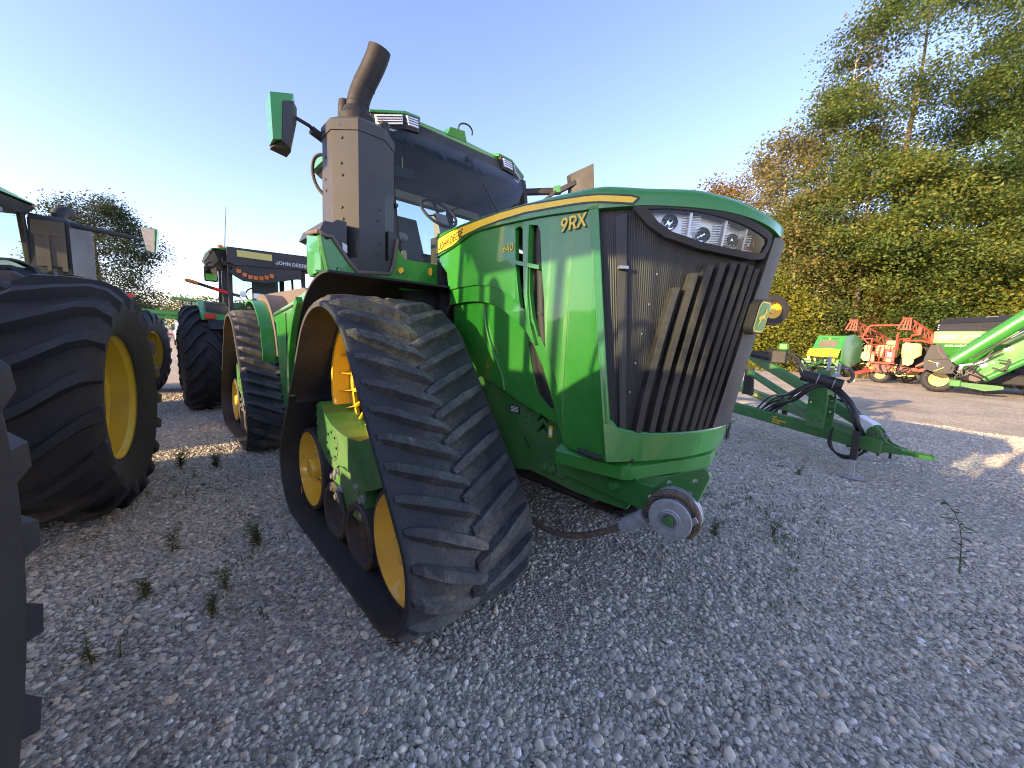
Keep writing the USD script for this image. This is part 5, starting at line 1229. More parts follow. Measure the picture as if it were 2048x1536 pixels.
B_.part('mirror_arm', tube(spline([(0.10, 0.52, 2.73), (0.08, 0.70, 2.79), (0.06, 0.82, 2.80), (0.04, 0.86, 2.72)], 12), 0.012, 6), 'black_plastic')
mr_ = B_.part('mirror', box(-0.02, 0.05, 0.70, 0.91, 2.44, 2.73, 0.02), 'black_plastic')
B_.part('mirror_face', TM([(-0.023, 0.72, 2.46), (-0.023, 0.89, 2.46), (-0.05, 0.89, 2.71), (-0.05, 0.72, 2.71)], [(0, 1, 2, 3)]), 'mirror_glass', smooth=False, under=mr_)
ar = [(-0.62, 0.45, 2.17), (-0.62, 0.60, 2.20), (-0.62, 0.90, 2.285), (-0.62, 1.10, 2.345)]
am = B_.part('marker_arm', tube(ar, 0.026, 8), 'black_plastic')
B_.part('red_band', tube([(-0.62, 0.62, 2.206), (-0.62, 0.84, 2.268)], 0.0285, 8), 'red_band', under=am)
B_.part('amber_tip', tube([(-0.62, 1.04, 2.327), (-0.62, 1.08, 2.338), (-0.62, 1.20, 2.37), (-0.62, 1.235, 2.375)], [0.02, 0.034, 0.032, 0.012], 12), 'amber', under=am)
B_.part('work_lamp', lathe([(0, -0.04), (0.05, -0.03), (0.055, 0.0), (0.03, 0.04), (0, 0.05)], 'x', (-0.80, 0.42, 2.20), 16), 'reflector', smooth=40)
B_.part('work_lamp', obox((-0.80, 0.20, 2.18), (0.05, 0.12, 0.10), (1, 0, 0), b=0.01), 'white_paint')

N_ = row_crop('wheel_tractor', 'green tractor behind the big dark tyre with mirror on long black arm', (-9.69, -2.64, 0), math.radians(161), True, 0.6, 1.15, scale=1.2)
N_.part('muffler_shroud', hull([(1.15+dx, -0.98+dy, z) for dx, dy in ((-0.28, -0.22), (0.30, -0.22), (0.34, -0.1), (0.34, 0.2), (-0.28, 0.2)) for z in (1.98, 2.72)] + [(1.15+dx, -0.98+dy, 2.78) for dx, dy in ((-0.22, -0.15), (0.25, -0.15), (0.25, 0.15), (-0.22, 0.15))]), 'shroud', smooth=12)
N_.part('shroud_intake', box(0.855, 0.868, -1.14, -0.84, 2.08, 2.66), 'brown_plastic')
N_.part('intake_frame', cat(box(0.845, 0.856, -1.16, -0.82, 2.50, 2.70), box(0.845, 0.856, -1.16, -1.10, 2.02, 2.50), box(0.845, 0.856, -0.99, -0.95, 2.02, 2.50)), 'tan_frame')
N_.part('exhaust_pipe', tube(spline([(1.15, -0.98, 2.78), (1.14, -0.98, 2.86), (1.22, -1.0, 2.92), (1.36, -1.0, 2.93)], 12), 0.075, 14), 'exhaust', smooth=40)
N_.part('mirror_arm', cat(tube([(0.88, -0.80, 2.74), (0.95, -1.15, 2.70)], 0.05, 8), tube([(0.93, -1.1, 2.705), (1.10, -1.75, 2.64), (1.14, -1.95, 2.60)], [0.045, 0.03, 0.012], 8)), 'black_plastic')
mm = N_.part('mirror', hull([(1.12, -1.90, 2.82), (1.12, -2.10, 2.80), (1.12, -2.06, 2.42), (1.12, -1.94, 2.46), (1.22, -1.92, 2.80), (1.22, -2.09, 2.78), (1.2, -2.05, 2.44), (1.2, -1.95, 2.46)]), 'green_paint', smooth=12)
N_.part('mirror_face', TM([(1.07, -1.915, 2.80), (1.07, -2.085, 2.78), (1.114, -2.05, 2.44), (1.114, -1.955, 2.47)], [(0, 1, 2, 3)]), 'mirror_glass', smooth=False, under=mm)
N_.part('side_step', hull([(0.95, -0.45, 2.05), (1.5, -0.45, 2.0), (1.5, -1.2, 1.92), (0.9, -1.2, 1.95), (0.9, -1.15, 1.7), (1.5, -1.15, 1.7)]), 'green_paint', smooth=15)

# a red and amber marker sticking out past the big tyre
MK = Thing('marker_lamp', 'red topped marker lamp sticking out behind the big dark tyre', 'lamp', (-6.3, -0.15, 0))
MK.part('reflector', box(-0.02, 0.02, -0.19, 0.02, 1.885, 1.93), 'red_band')
MK.part('lamp_body', hull([(-0.02, -0.19, 1.885), (0.02, -0.19, 1.885), (-0.02, 0.02, 1.885), (0.02, 0.02, 1.885), (-0.02, -0.14, 1.80), (-0.02, 0.055, 1.79), (0.02, -0.14, 1.80), (0.02, 0.055, 1.79)]), 'black_plastic')
MK.part('amber_lens', hull([(0.022, -0.12, 1.83), (0.022, 0.02, 1.82), (0.022, 0.05, 1.795), (0.022, -0.10, 1.80), (0.015, -0.12, 1.83), (0.015, 0.05, 1.795)]), 'amber')
MK.part('bracket', bar((-0.05, -0.6, 1.80), (0.0, -0.08, 1.84), 0.03), 'black_plastic')

# --- far left: combine, pickup
CB = Thing('combine_harvester', 'far green combine with a dark windowed cab, between the two rows of tractors', 'combine', (-60, 3.2, 0))
CB.part('body', hull([(0, y, z) for y, z in ((2.6, 1.0), (9, 1.0), (9, 4.6), (2.75, 4.45))] + [(-4, y, z) for y, z in ((2.6, 1.0), (9, 1.0), (9, 4.6), (2.75, 4.45))]), 'green_far', smooth=15)
CB.part('engine_bay', box(0.0, 0.3, 4.0, 6.5, 2.9, 4.1, 0.1), 'liner')
CB.part('cab', hull([(0.2, y, z) for y, z in ((-0.3, 2.6), (2.4, 2.6), (2.5, 4.15), (-0.6, 4.3))] + [(-2, y, z) for y, z in ((-0.3, 2.6), (2.4, 2.6), (2.5, 4.15), (-0.6, 4.3))]), 'window_glass', smooth=False)
CB.part('cab_roof', hull([(0.5, y, z) for y, z in ((-1.3, 4.75), (2.6, 4.45), (-1.3, 4.55), (2.6, 4.2))] + [(-2.4, y, z) for y, z in ((-1.3, 4.75), (2.6, 4.45), (-1.3, 4.55), (2.6, 4.2))]), 'green_far', smooth=15)
for y in (-0.25, 0.55, 2.45):
    CB.part('cab_post', bar((0.22, y, 2.4), (0.24, y-0.15, 4.3), 0.14), 'liner')
CB.part('seat', box(-1.2, -0.6, 0.8, 1.5, 2.4, 3.4, 0.1), 'seat_cloth')
CB.part('auger', cyl((0.4, -6.0, 3.0), (0.3, 0.4, 2.75), 0.28, 12), 'green_far')
CB.part('auger_tray', box(0.2, 0.5, -6.0, 0.2, 2.2, 2.5, 0.05), 'green_far')
for k in range(14):
    r_ = random.Random(k)
    y = r_.uniform(-4, 2.2); z = r_.uniform(0.6, 2.0)
    CB.part('machine_panel', obox((0.3+r_.uniform(0, 0.6), y, z), (0.3, r_.uniform(0.3, 1.3), r_.uniform(0.2, 0.7)), (1, r_.uniform(-0.3, 0.3), 0), b=0.04), r_.choice(['green_far', 'green_frame', 'green_far', 'liner']))
CB.part('red_skid', box(0.6, 0.9, -2.2, 0.6, 0.3, 0.55), 'red_paint')
for y in (-3.4, 1.4, 6.5):
    CB.part('tyre', lathe([(0.3, -0.25), (0.75, -0.28), (0.8, 0), (0.75, 0.28), (0.3, 0.25), (0.28, 0), (0, 0)], 'y', (0.3, y, 0.8), 28), 'tyre_rubber', smooth=40)

PK = Thing('pickup_truck', 'white pickup truck far away, half hidden behind the tall tyre', 'pickup', (-38, 2.2, 0))
side = [(2.6, 0.45), (2.7, 0.8), (2.6, 1.05), (1.3, 1.18), (0.55, 1.78), (-0.9, 1.80), (-1.15, 1.20), (-2.7, 1.15), (-2.7, 0.5)]
bodyp = sg.Polygon(side)
for x in (-1.75, 1.75):
    bodyp = bodyp.difference(sg.Point(x, 0.40).buffer(0.46, 12))
pm = prism(bodyp.buffer(-0.04).buffer(0.04, 4), -0.95, 0.95)
PK.part('body', pm, 'white_paint', smooth=20)
for s in (-1, 1):
    PK.part('side_window', prism(sg.Polygon([(1.05, 1.22), (0.50, 1.70), (-0.80, 1.72), (-0.95, 1.22)]), s*0.957-0.004, s*0.957+0.004), 'liner', smooth=False)
    PK.part('mirror', box(0.9, 1.05, s*1.1-0.1, s*1.1+0.1, 1.15, 1.35, 0.03), 'black_plastic')
    PK.part('headlamp', obox((2.66, s*0.72, 0.92), (0.06, 0.34, 0.22), (1, 0, 0), b=0.02), 'lens_glass')
    for x in (-1.75, 1.75):
        w_ = PK.part('tyre', lathe([(0.22, -0.12), (0.37, -0.13), (0.40, -0.08), (0.40, 0.08), (0.37, 0.13), (0.22, 0.12)], 'y', (x, s*0.85, 0.40), 28, closed=True), 'tyre_rubber', smooth=40)
        PK.part('wheel', lathe([(0, 0.10*s), (0.2, 0.08*s), (0.225, 0.11*s), (0.225, -0.1*s), (0, -0.1*s)], 'y', (x, s*0.85, 0.40), 20), 'steel', smooth=30, under=w_)
PK.part('windscreen', hull([(1.28, y, 1.20) for y in (-0.8, 0.8)]+[(0.60, y, 1.74) for y in (-0.72, 0.72)]+[(1.30, y, 1.205) for y in (-0.8, 0.8)]+[(0.62, y, 1.75) for y in (-0.72, 0.72)]), 'liner', smooth=False)
PK.part('grille', box(2.66, 2.70, -0.5, 0.5, 0.75, 1.0, 0.01), 'chrome')
PK.part('bumper', box(2.6, 2.78, -0.95, 0.95, 0.42, 0.62, 0.04), 'chrome')
# ------------------------------------------------------------------ tillage implement on the right (tongue, mast, hoses)
K = Thing('tillage_implement', 'green tillage implement whose long drawbar rests on a jack right of the tracked tractor', 'implement', (-0.49, 6.23, 0), world=True)
HT_ = np.array([0.0, 6.30, 0.43])
P1 = np.array([-2.75, 7.36, 0.60]); P2 = np.array([-3.3, 10.9, 0.56])
J1 = np.array([-0.25, 6.36, 0.44]); J2 = np.array([-0.35, 6.66, 0.45])
B1 = K.part('drawbar_beam', bar(J1, P1, 0.11, 0.165, bev=0.012), 'green_frame', smooth=20)
B2 = K.part('drawbar_beam', bar(J2, P2, 0.11, 0.16, bev=0.012), 'green_frame', smooth=20)
S0 = np.array([-0.22, 6.44, 0.55]); S1 = np.array([-2.75, 8.40, 1.66])
def onS(t, dz=0.0):
    return S0+(S1-S0)*t+np.array([0, 0, dz])
S_ = K.part('top_strut', bar(onS(0.05), S1, 0.10, 0.145, bev=0.012), 'green_frame', smooth=20)
K.part('strut_sleeve', bar(onS(0.055), onS(0.125), 0.112, 0.155, bev=0.008), 'white_paint', smooth=20, under=S_)
K.part('strut_end', bar(onS(0.0), onS(0.055), 0.05, 0.08, bev=0.01), 'steel', smooth=20, under=S_)
L0 = np.array([-1.20, 7.55, 0.62]); L1 = np.array([-3.1, 9.3, 1.36])
K.part('lower_strut', tube([L0, L1], 0.062, 16), 'green_frame', smooth=30)
# hitch: clevis lug, plates, lime ring
dv = np.array([-0.9, 0.38, 0]); dv = dv/np.linalg.norm(dv); nv = np.array([dv[1], -dv[0], 0])
def hp(u, v, w=0):              # u back along the bar from the tip, v up, w sideways
    return HT_ + dv*u + np.array([0, 0, v]) + nv*w
lug = sg.Polygon([(0.16, 0.05), (0.22, 0.07), (0.28, 0.13), (0.31, 0.20), (0.35, 0.23), (0.40, 0.225), (0.43, 0.19), (0.44, 0.13), (0.50, 0.08), (0.60, 0.06), (0.60, 0.0), (0.16, 0.0)]).buffer(0.008)
lug = lug.difference(sg.Point(0.37, 0.165).buffer(0.026, 10))
for w in (-0.05, 0.035):
    m = extr(lug, 0.018); v = np.asarray(m.vertices)
    m.vertices = np.array([hp(a, b, w+c) for a, b, c in v]); m.fix_normals()
    K.part('clevis_lug', m, 'green_frame', smooth=20)
K.part('clevis_pin', cyl(hp(0.37, 0.165, -0.07), hp(0.37, 0.165, 0.07), 0.022, 14), 'brown_plastic')
K.part('hitch_plate', hull([hp(u, v, w) for u, v, w in ((0.08, 0.045, -0.07), (0.08, 0.045, 0.07), (0.62, 0.05, -0.075), (0.62, 0.05, 0.075), (0.08, -0.025, -0.06), (0.08, -0.025, 0.06), (0.62, -0.08, -0.075), (0.62, -0.08, 0.075))]), 'green_frame', smooth=15)
ringp = sg.Polygon([(-0.16, -0.03), (-0.17, 0), (-0.16, 0.03), (-0.08, 0.062), (0.10, 0.05), (0.10, -0.05), (-0.08, -0.062)]).buffer(0.012).difference(sg.Point(-0.09, 0).buffer(0.028, 10))
m = extr(ringp, 0.04); v = np.asarray(m.vertices); m.vertices = np.array([hp(a, c-0.012, b) for a, b, c in v]); m.fix_normals()
K.part('hitch_eye', m, 'green_paint', smooth=20)
for k in range(3):
    K.part('hitch_bolt', cyl(hp(0.2+0.12*k, -0.11, 0), hp(0.2+0.12*k, -0.02, 0), 0.014, 8), 'decal_black')
# jack stands
jx = np.array([-0.50, 6.30, 0])
JK = K.part('jack_stand', box(jx[0]-0.036, jx[0]+0.036, jx[1]-0.036, jx[1]+0.036, 0.24, 0.60, 0.006), 'black_plastic')
K.part('jack_leg', box(jx[0]-0.026, jx[0]+0.026, jx[1]-0.026, jx[1]+0.026, 0.02, 0.26), 'galvanised', under=JK)
K.part('jack_foot', hull([(jx[0]+0.13*math.cos(a), jx[1]+0.09*math.sin(a), z) for a in np.linspace(0, 2*PI, 17)[:-1] for z in (0.012, 0.020)] + [(jx[0]+0.05*math.cos(a), jx[1]+0.05*math.sin(a), 0.035) for a in np.linspace(0, 2*PI, 9)]), 'galvanised', smooth=20, under=JK)
j2 = J2+(P2-J2)*0.46
J2K = K.part('jack_stand', box(j2[0]-0.04, j2[0]+0.04, j2[1]-0.12, j2[1]-0.04, 0.12, 0.72, 0.006), 'black_plastic')
K.part('jack_pin', cyl((j2[0]-0.12, j2[1]-0.08, 0.34), (j2[0]-0.12, j2[1]-0.08, 0.48), 0.012, 8), 'decal_black', under=J2K)
# mast with its perforated plates
mb0 = J1+(P1-J1)*0.245
mpl = sg.Polygon([(-0.12, 0.0), (0.11, 0.0), (0.12, 0.40), (0.09, 0.58), (-0.05, 0.60), (-0.11, 0.46)])
for a, b in ((-0.10, 0.08), (-0.02, 0.08), (0.06, 0.10), (-0.09, 0.2), (0.07, 0.22), (-0.08, 0.32), (-0.08, 0.38), (0.07, 0.30), (0.08, 0.37), (0.08, 0.44)):
    mpl = mpl.difference(sg.Point(a, b).buffer(0.014, 6))
mdir = (P1-J1)/np.linalg.norm(P1-J1); mnor = np.array([-mdir[1], mdir[0], 0]); mnor /= np.linalg.norm(mnor)
for w in (0.03, 0.20):
    m = extr(mpl, 0.014); v = np.asarray(m.vertices)
    m.vertices = np.array([mb0-mdir*a*1.0+np.array([0, 0, 0.07+b])-mnor*(w+c)*-1 for a, b, c in v]); m.fix_normals()
    K.part('mast_plate', m, 'green_frame', smooth=15)
mt = mb0-mnor*-0.11+np.array([0, 0, 0.60])
K.part('mast_head', hull([mt+mdir*a+np.array([0, 0, z])+mnor*w for a, z, w in ((-0.10, -0.08, -0.08), (0.10, -0.08, -0.08), (-0.10, -0.08, 0.09), (0.10, -0.08, 0.09), (-0.08, 0.24, -0.05), (0.08, 0.24, -0.05), (-0.08, 0.24, 0.05), (0.08, 0.24, 0.05))]), 'green_frame', smooth=15)
hv = np.array([0.98, 0.12, -0.22]); hv /= np.linalg.norm(hv)
HO = K.part('hose_holder', cyl(mt-hv*0.24+[0, -0.12, 0.10], mt+hv*0.20+[0, -0.12, 0.10], 0.072, 22), 'black_plastic', smooth=30)
for s in (-0.06, 0.11):
    K.part('holder_tie', cyl(mt+hv*(s-0.005)+[0, -0.12, 0.10], mt+hv*(s+0.005)+[0, -0.12, 0.10], 0.074, 22), 'galvanised', smooth=30, under=HO)
K.part('mast_pin', cyl(mt+[0.02, -0.05, 0.22], mt+[0.03, -0.05, 0.42], 0.018, 12), 'galvanised')
K.part('mast_pin', cyl(mt+[0.13, -0.08, 0.18], mt+[0.135, -0.08, 0.33], 0.018, 12), 'galvanised')
K.part('pin_disc', lathe([(0, 0.03), (0.03, 0.03), (0.065, 0.0), (0, 0)], 'z', mt+[0.13, -0.13, 0.165], 20), 'galvanised', smooth=30)
K.part('pin_hook', tube(spline([mt+[0.14, -0.06, 0.27], mt+[0.24, 0.0, 0.25], mt+[0.27, 0.02, 0.16], mt+[0.23, 0.0, 0.10]], 12), 0.022, 8), 'brown_plastic')
K.part('pin_bar', bar(mt+[0.0, -0.06, 0.27], mt+[0.22, -0.04, 0.27], 0.018, 0.014), 'galvanised')
# hydraulic hoses: two bundles over the holder, loops under the beam
rng = np.random.RandomState(11)
hs_ = mt+np.array([0.0, -0.13, 0.02])
for k in range(9):
    o = rng.uniform(-1, 1, 3)*0.028
    e = J1+(P1-J1)*(0.50+0.012*k)+np.array([0, 0, 0.08])
    K.part('hose', tube(spline([hs_+[0.05, 0, 0.04]+o, hs_+[-0.08, -0.02, 0.02]+o, hs_+[-0.22, -0.04, -0.10]+o*1.5, e+[0.14, -0.01, 0.16]+o*1.5, e+o*0.5], 22), 0.013, 7), 'hose', smooth=40)
for k in range(10):
    o = rng.uniform(-1, 1, 3)*0.030
    b_ = np.array([-0.40, 6.52, 0.62])
    K.part('hose', tube(spline([hs_+[0.0, 0.02, 0.05]+o, hs_+[0.12, 0.03, 0.0]+o, hs_+[0.24, -0.02, -0.10]+o, hs_+[0.34, -0.06, -0.24]+o*1.2, hs_+[0.38, -0.10, -0.36]+o, np.array([-0.46, 6.52, 0.48])+o, np.array([-0.50, 6.45, 0.34])+o], 30), 0.013, 7), 'hose', smooth=40)
for k in range(7):
    c = np.array([-0.58, 6.42, 0.42+0.01*k]); rx = 0.20+0.012*rng.uniform(-1, 1); rz = 0.17+0.03*k*0.6
    K.part('hose', tube([c+[rx*math.cos(a)*0.9, rx*0.25*math.cos(a)+0.01*k-0.03, -rz*math.sin(a)] for a in np.linspace(-0.4, PI+0.4, 24)], 0.012, 7), 'hose', smooth=40)
for k in range(4):
    o = rng.uniform(-1, 1, 3)*0.04
    K.part('hose', tube(spline([np.array([-0.95, 7.0, 0.55])+o, np.array([-0.78, 6.95, 0.86])+o, np.array([-0.55, 6.8, 0.7])+o, np.array([-0.50, 6.6, 0.45])+o], 18), 0.011, 7), 'hose', smooth=40)
ch = spline([hp(0.62, -0.08, -0.05), hp(0.45, -0.18, -0.04), hp(0.25, -0.16, -0.03), hp(0.10, -0.07, -0.02)], 22)
for i in range(0, 21):
    d = ch[i+1]-ch[i]; u = np.array([0, 0, 1.0]) if i % 2 else np.cross(d/np.linalg.norm(d), [0, 0, 1.0])
    K.part('chain_link', tube([ (ch[i]+ch[i+1])/2 + d*0.62*math.cos(a)+u*0.011*math.sin(a) for a in np.linspace(0, 2*PI, 9)], 0.0042, 5, False), 'steel', smooth=40)
# far hose cluster on the strut
q0 = onS(0.60, 0.10)
for k in range(5):
    o = rng.uniform(-1, 1, 3)*0.05
    K.part('hose', tube(spline([q0+[-0.25, 0.0, 0.14]+o, q0+[0.0, 0.0, 0.18]+o, q0+[0.25, -0.02, 0.10]+o, q0+[0.42, -0.05, -0.18]+o, q0+[0.48, -0.1, -0.38]], 18), 0.012, 6), 'hose', smooth=40)
K.part('hose', tube(spline([q0+[0.05, 0, 0.25], q0+[0.30, 0, 0.15], q0+[0.50, -0.02, -0.12], q0+[0.55, -0.05, -0.38]], 16), 0.011, 6), 'hose', smooth=40)
K.part('valve_block', cat(cyl(q0+[-0.36, 0, 0.14], q0+[-0.08, 0, 0.10], 0.06, 14), box(q0[0]-0.06, q0[0]+0.16, q0[1]-0.06, q0[1]+0.06, q0[2]+0.0, q0[2]+0.22, 0.02)), 'black_plastic')
K.part('valve_cap', box(q0[0]+0.02, q0[0]+0.16, q0[1]-0.03, q0[1]+0.03, q0[2]+0.22, q0[2]+0.34, 0.02), 'green_paint')
# a black loop strap on the lower strut, brackets, cylinder fittings
l5 = L0+(L1-L0)*0.62
K.part('strap', hull([l5+[dx, dy, dz] for dx in (-0.06, 0.06) for dy in (-0.07, 0.07) for dz in (-0.42, 0.09)]+[l5+[dx*1.2, 0.0, dz] for dx in (-0.09, 0.09) for dz in (-0.45,)]), 'black_plastic', smooth=15)
K.part('strut_bracket', box(-1.75, -1.55, 7.98, 8.02, 0.50, 0.82, 0.01), 'green_frame')
K.part('sticker', obox(L0+(L1-L0)*0.25+np.array([0.02, -0.066, 0.0]), (0.07, 0.004, 0.06), L1-L0), 'decal_white')
for t in (0.88, 0.80):
    p_ = J1+(P1-J1)*t
    K.part('peg', box(p_[0]-0.02, p_[0]+0.02, p_[1]-0.02, p_[1]+0.02, p_[2]+0.06, p_[2]+0.17), 'green_frame', under=B1)
    break
p_ = J2+(P2-J2)*0.80
K.part('peg', box(p_[0]-0.02, p_[0]+0.02, p_[1]-0.02, p_[1]+0.02, p_[2]+0.06, p_[2]+0.16), 'green_frame', under=B2)
# labels on the beams' camera sides
def beam_fn(a, b, w, hgt):
    d = (b-a)/np.linalg.norm(b-a); s_ = np.array([d[1], -d[0], 0]); s_ /= np.linalg.norm(s_)
    s_ = s_ if s_[1] < 0 else -s_
    return a, d, s_, np.cross(s_, d) if np.cross(s_, d)[2] > 0 else np.cross(d, s_)
a_, d_, s_, u_ = beam_fn(J1, P1, 0.11, 0.165)
def on_b1(t, up, out=0.0575):
    return J1+d_*t+u_*up+s_*out
def beam_text(text, h, t, up, base, d, s, u, m):
    fn = plane_fn(base+d*t+u*up+s*0.0575, -d, u)
    return fn
for i, line in enumerate(('Soil', 'Management', 'System')):
    K.part('lettering', text_on(line, 0.024, plane_fn(on_b1(1.33, 0.018-0.036*i), -d_, u_), bold=True, skew=0.1), 'decal_yellow', smooth=False, under=B1)
wl_ = K.part('warning_label', obox(on_b1(2.42, 0.0, 0.0575), (0.50, 0.004, 0.13), d_, up=u_), 'decal_orange', smooth=False, under=B1)
K.part('label_panel', obox(on_b1(2.36, -0.032, 0.0605), (0.36, 0.003, 0.055), d_, up=u_), 'decal_white', smooth=False, under=B1)
K.part('label_panel', obox(on_b1(2.63, 0.02, 0.0605), (0.09, 0.003, 0.085), d_, up=u_), 'decal_white', smooth=False, under=B1)
for k in range(3):
    K.part('label_line', obox(on_b1(2.36, 0.035-0.03*k, 0.0625), (0.30, 0.002, 0.007), d_, up=u_), 'decal_black', smooth=False, under=B1)
a2, d2, s2, u2 = beam_fn(J2, P2, 0.11, 0.16)
K.part('yellow_label', obox(J2+d2*3.75+u2*0.0+s2*0.058, (0.34, 0.004, 0.075), d2, up=u2), 'decal_dull', smooth=False, under=B2)
for i, line in enumerate(('Soil', 'Management', 'System')):
    K.part('lettering', text_on(line, 0.022, plane_fn(J2+d2*3.5+u2*(0.02-0.03*i)+s2*0.058, -d2, u2), bold=True), 'decal_yellow', smooth=False, under=B2)
# frame, folded wing and gauge wheel behind the big tractor
K.part('main_frame', cat(bar((-3.2, 6.6, 0.6), (-3.3, 11.4, 0.6), 0.12), bar((-4.6, 6.6, 0.6), (-4.7, 11.4, 0.6), 0.12), bar((-3.2, 7.4, 0.6), (-4.6, 7.4, 0.6), 0.12), bar((-3.25, 10.6, 0.6), (-4.65, 10.6, 0.6), 0.12)), 'green_frame')
K.part('wing_frame', cat(bar((-2.9, 8.3, 0.7), (-3.0, 8.3, 2.35), 0.10), bar((-4.4, 8.3, 0.7), (-4.4, 8.3, 2.35), 0.10), bar((-2.9, 8.3, 2.2), (-4.4, 8.3, 2.2), 0.10)), 'green_frame')
K.part('wheel_arm', cat(bar((-2.95, 8.35, 2.15), (-2.3, 8.35, 2.22), 0.07), cyl((-2.3, 8.35, 2.22), (-2.05, 8.30, 2.23), 0.03, 10)), 'green_frame')
wv = np.array([0.62, -0.78, 0.0]); wv /= np.linalg.norm(wv)
def on_w(m, o=np.array([-2.03, 8.22, 2.235]), d=wv):
    s_ = np.cross([0, 0, 1.0], d); return TM(o+np.asarray(m.vertices) @ np.stack([d, s_, [0, 0, 1.0]]), m.faces, False)
gw = K.part('gauge_wheel', on_w(lathe([(0.145, 0.07), (0.20, 0.085), (0.255, 0.075), (0.265, 0.05), (0.265, -0.05), (0.255, -0.075), (0.20, -0.085), (0.145, -0.07)], 'x', (0, 0, 0), 40, closed=True)), 'tyre_rubber', smooth=35)
K.part('wheel_rim', on_w(lathe([(0.155, 0.072), (0.146, 0.06), (0.14, 0.0), (0.05, -0.01), (0.05, 0.03), (0, 0.03)], 'x', (0, 0, 0), 36)), 'yellow_paint', smooth=30, under=gw)

# ------------------------------------------------------------------ round baler
R_ = Thing('round_baler', 'green round baler with a bright yellow guard plate parked against the trees', 'baler', (-4.1, 28.3, 0), world=True)
y = 28.0
R_.part('front_face', hull([(-4.50, y+0.35, 2.32), (-3.27, y+0.35, 2.29), (-4.66, y, 1.56), (-3.38, y, 1.56), (-4.5, y+0.6, 2.3), (-3.27, y+0.6, 2.27), (-4.66, y+0.6, 1.5), (-3.38, y+0.6, 1.5)]), 'green_paint', smooth=15)
R_.part('side_shield', hull([(-3.34, y+0.02, 1.5), (-3.25, y+0.35, 2.30), (-3.0, y+1.2, 2.42), (-2.75, y+2.2, 2.2), (-2.7, y+2.4, 0.9), (-3.0, y+0.6, 0.55), (-3.3, y+0.1, 0.8), (-4.5, y+0.4, 2.3), (-4.6, y+0.3, 0.6), (-4.3, y+2.2, 2.2), (-4.3, y+2.3, 0.8)]), 'green_paint', smooth=20)
def bf(u, v, d):    # on the sloping face: u along, v up
    return np.stack([-4.66+np.asarray(u)+0.16*np.asarray(v), y+0.35*np.asarray(v)/0.76-0.004-np.broadcast_to(d, np.shape(u)), 1.56+np.asarray(v)], 1)
R_.part('screen', wrap([(0.22, 0.10), (1.0, 0.10), (1.0, 0.46), (0.22, 0.46)], bf, 0.02, 0.3), 'brown_plastic', smooth=False)
for k in range(4):
    R_.part('slot', wrap([(0.27+0.075*k, 0.54), (0.30+0.075*k, 0.54), (0.30+0.075*k, 0.62), (0.27+0.075*k, 0.62)], bf, 0.01, 0.3), 'liner', smooth=False)
    R_.part('slot', wrap([(0.72+0.075*k, 0.54), (0.75+0.075*k, 0.54), (0.76+0.075*k, 0.62), (0.73+0.075*k, 0.62)], bf, 0.01, 0.3), 'liner', smooth=False)
R_.part('badge', wrap(sg.Point(0.60, 0.58).buffer(0.045), bf, 0.01, 0.3), 'decal_yellow', smooth=False)
yg = R_.part('guard_plate', hull([(-4.77, y-0.10, 1.57), (-3.39, y-0.10, 1.57), (-4.83, y-0.38, 1.16), (-3.44, y-0.38, 1.13), (-4.77, y-0.05, 1.55), (-3.39, y-0.05, 1.55), (-4.83, y-0.34, 1.12), (-3.44, y-0.34, 1.10)]), 'decal_yellow', smooth=15)
for u_, v_ in ((-4.55, 1.46), (-4.58, 1.32), (-4.36, 1.27), (-4.18, 1.26), (-3.92, 1.43), (-3.95, 1.28)):
    R_.part('plate_hole', box(u_-0.03, u_+0.03, y-0.40+0.68*(v_-1.13)-0.03, y-0.38+0.68*(v_-1.13)+0.0, v_-0.02, v_+0.02), 'liner', smooth=False, under=yg)
R_.part('pickup_frame', cat(box(-5.05, -3.3, y-0.2, y+0.5, 0.72, 0.82), box(-5.05, -4.93, y-0.3, y+0.4, 0.15, 0.95), box(-3.5, -3.38, y-0.3, y+0.4, 0.15, 0.95), box(-5.0, -3.4, y-0.3, y-0.2, 0.5, 0.6), box(-5.05, -4.6, y-0.3, y+0.3, 0.85, 0.98)), 'green_paint', smooth=15)
R_.part('pickup_reel', cyl((-4.95, y-0.1, 0.33), (-3.45, y-0.1, 0.33), 0.22, 16), 'liner')
for k in range(16):
    R_.part('tine', bar((-4.9+0.09*k, y-0.3, 0.30), (-4.9+0.09*k, y-0.42, 0.12), 0.02), 'green_paint', smooth=False)
R_.part('tongue', cat(bar((-4.1, y+0.1, 0.75), (-4.75, y-1.5, 0.5), 0.14, 0.16), bar((-3.8, y+0.1, 1.0), (-4.45, y-0.9, 0.6), 0.08)), 'green_frame')
for x, z, c in ((-4.45, 0.93, 'cream_tank'), (-4.0, 0.86, 'white_paint'), (-3.62, 0.95, 'decal_yellow'), (-4.75, 1.0, 'white_paint')):
    R_.part('fitting', box(x-0.06, x+0.06, y-0.25, y-0.1, z-0.08, z+0.08, 0.02), c)
for k in range(8):
    r_ = random.Random(40+k); x = r_.uniform(-4.8, -3.5)
    R_.part('hose', tube(spline([(x, y-0.15, 1.05), (x+r_.uniform(-0.2, 0.2), y-0.5, 0.8+r_.uniform(-0.2, 0.2)), (x+r_.uniform(-0.4, 0.4), y-0.6, 0.55), (x+r_.uniform(-0.3, 0.3), y-0.3, 0.4)], 10), 0.02, 5), 'hose')
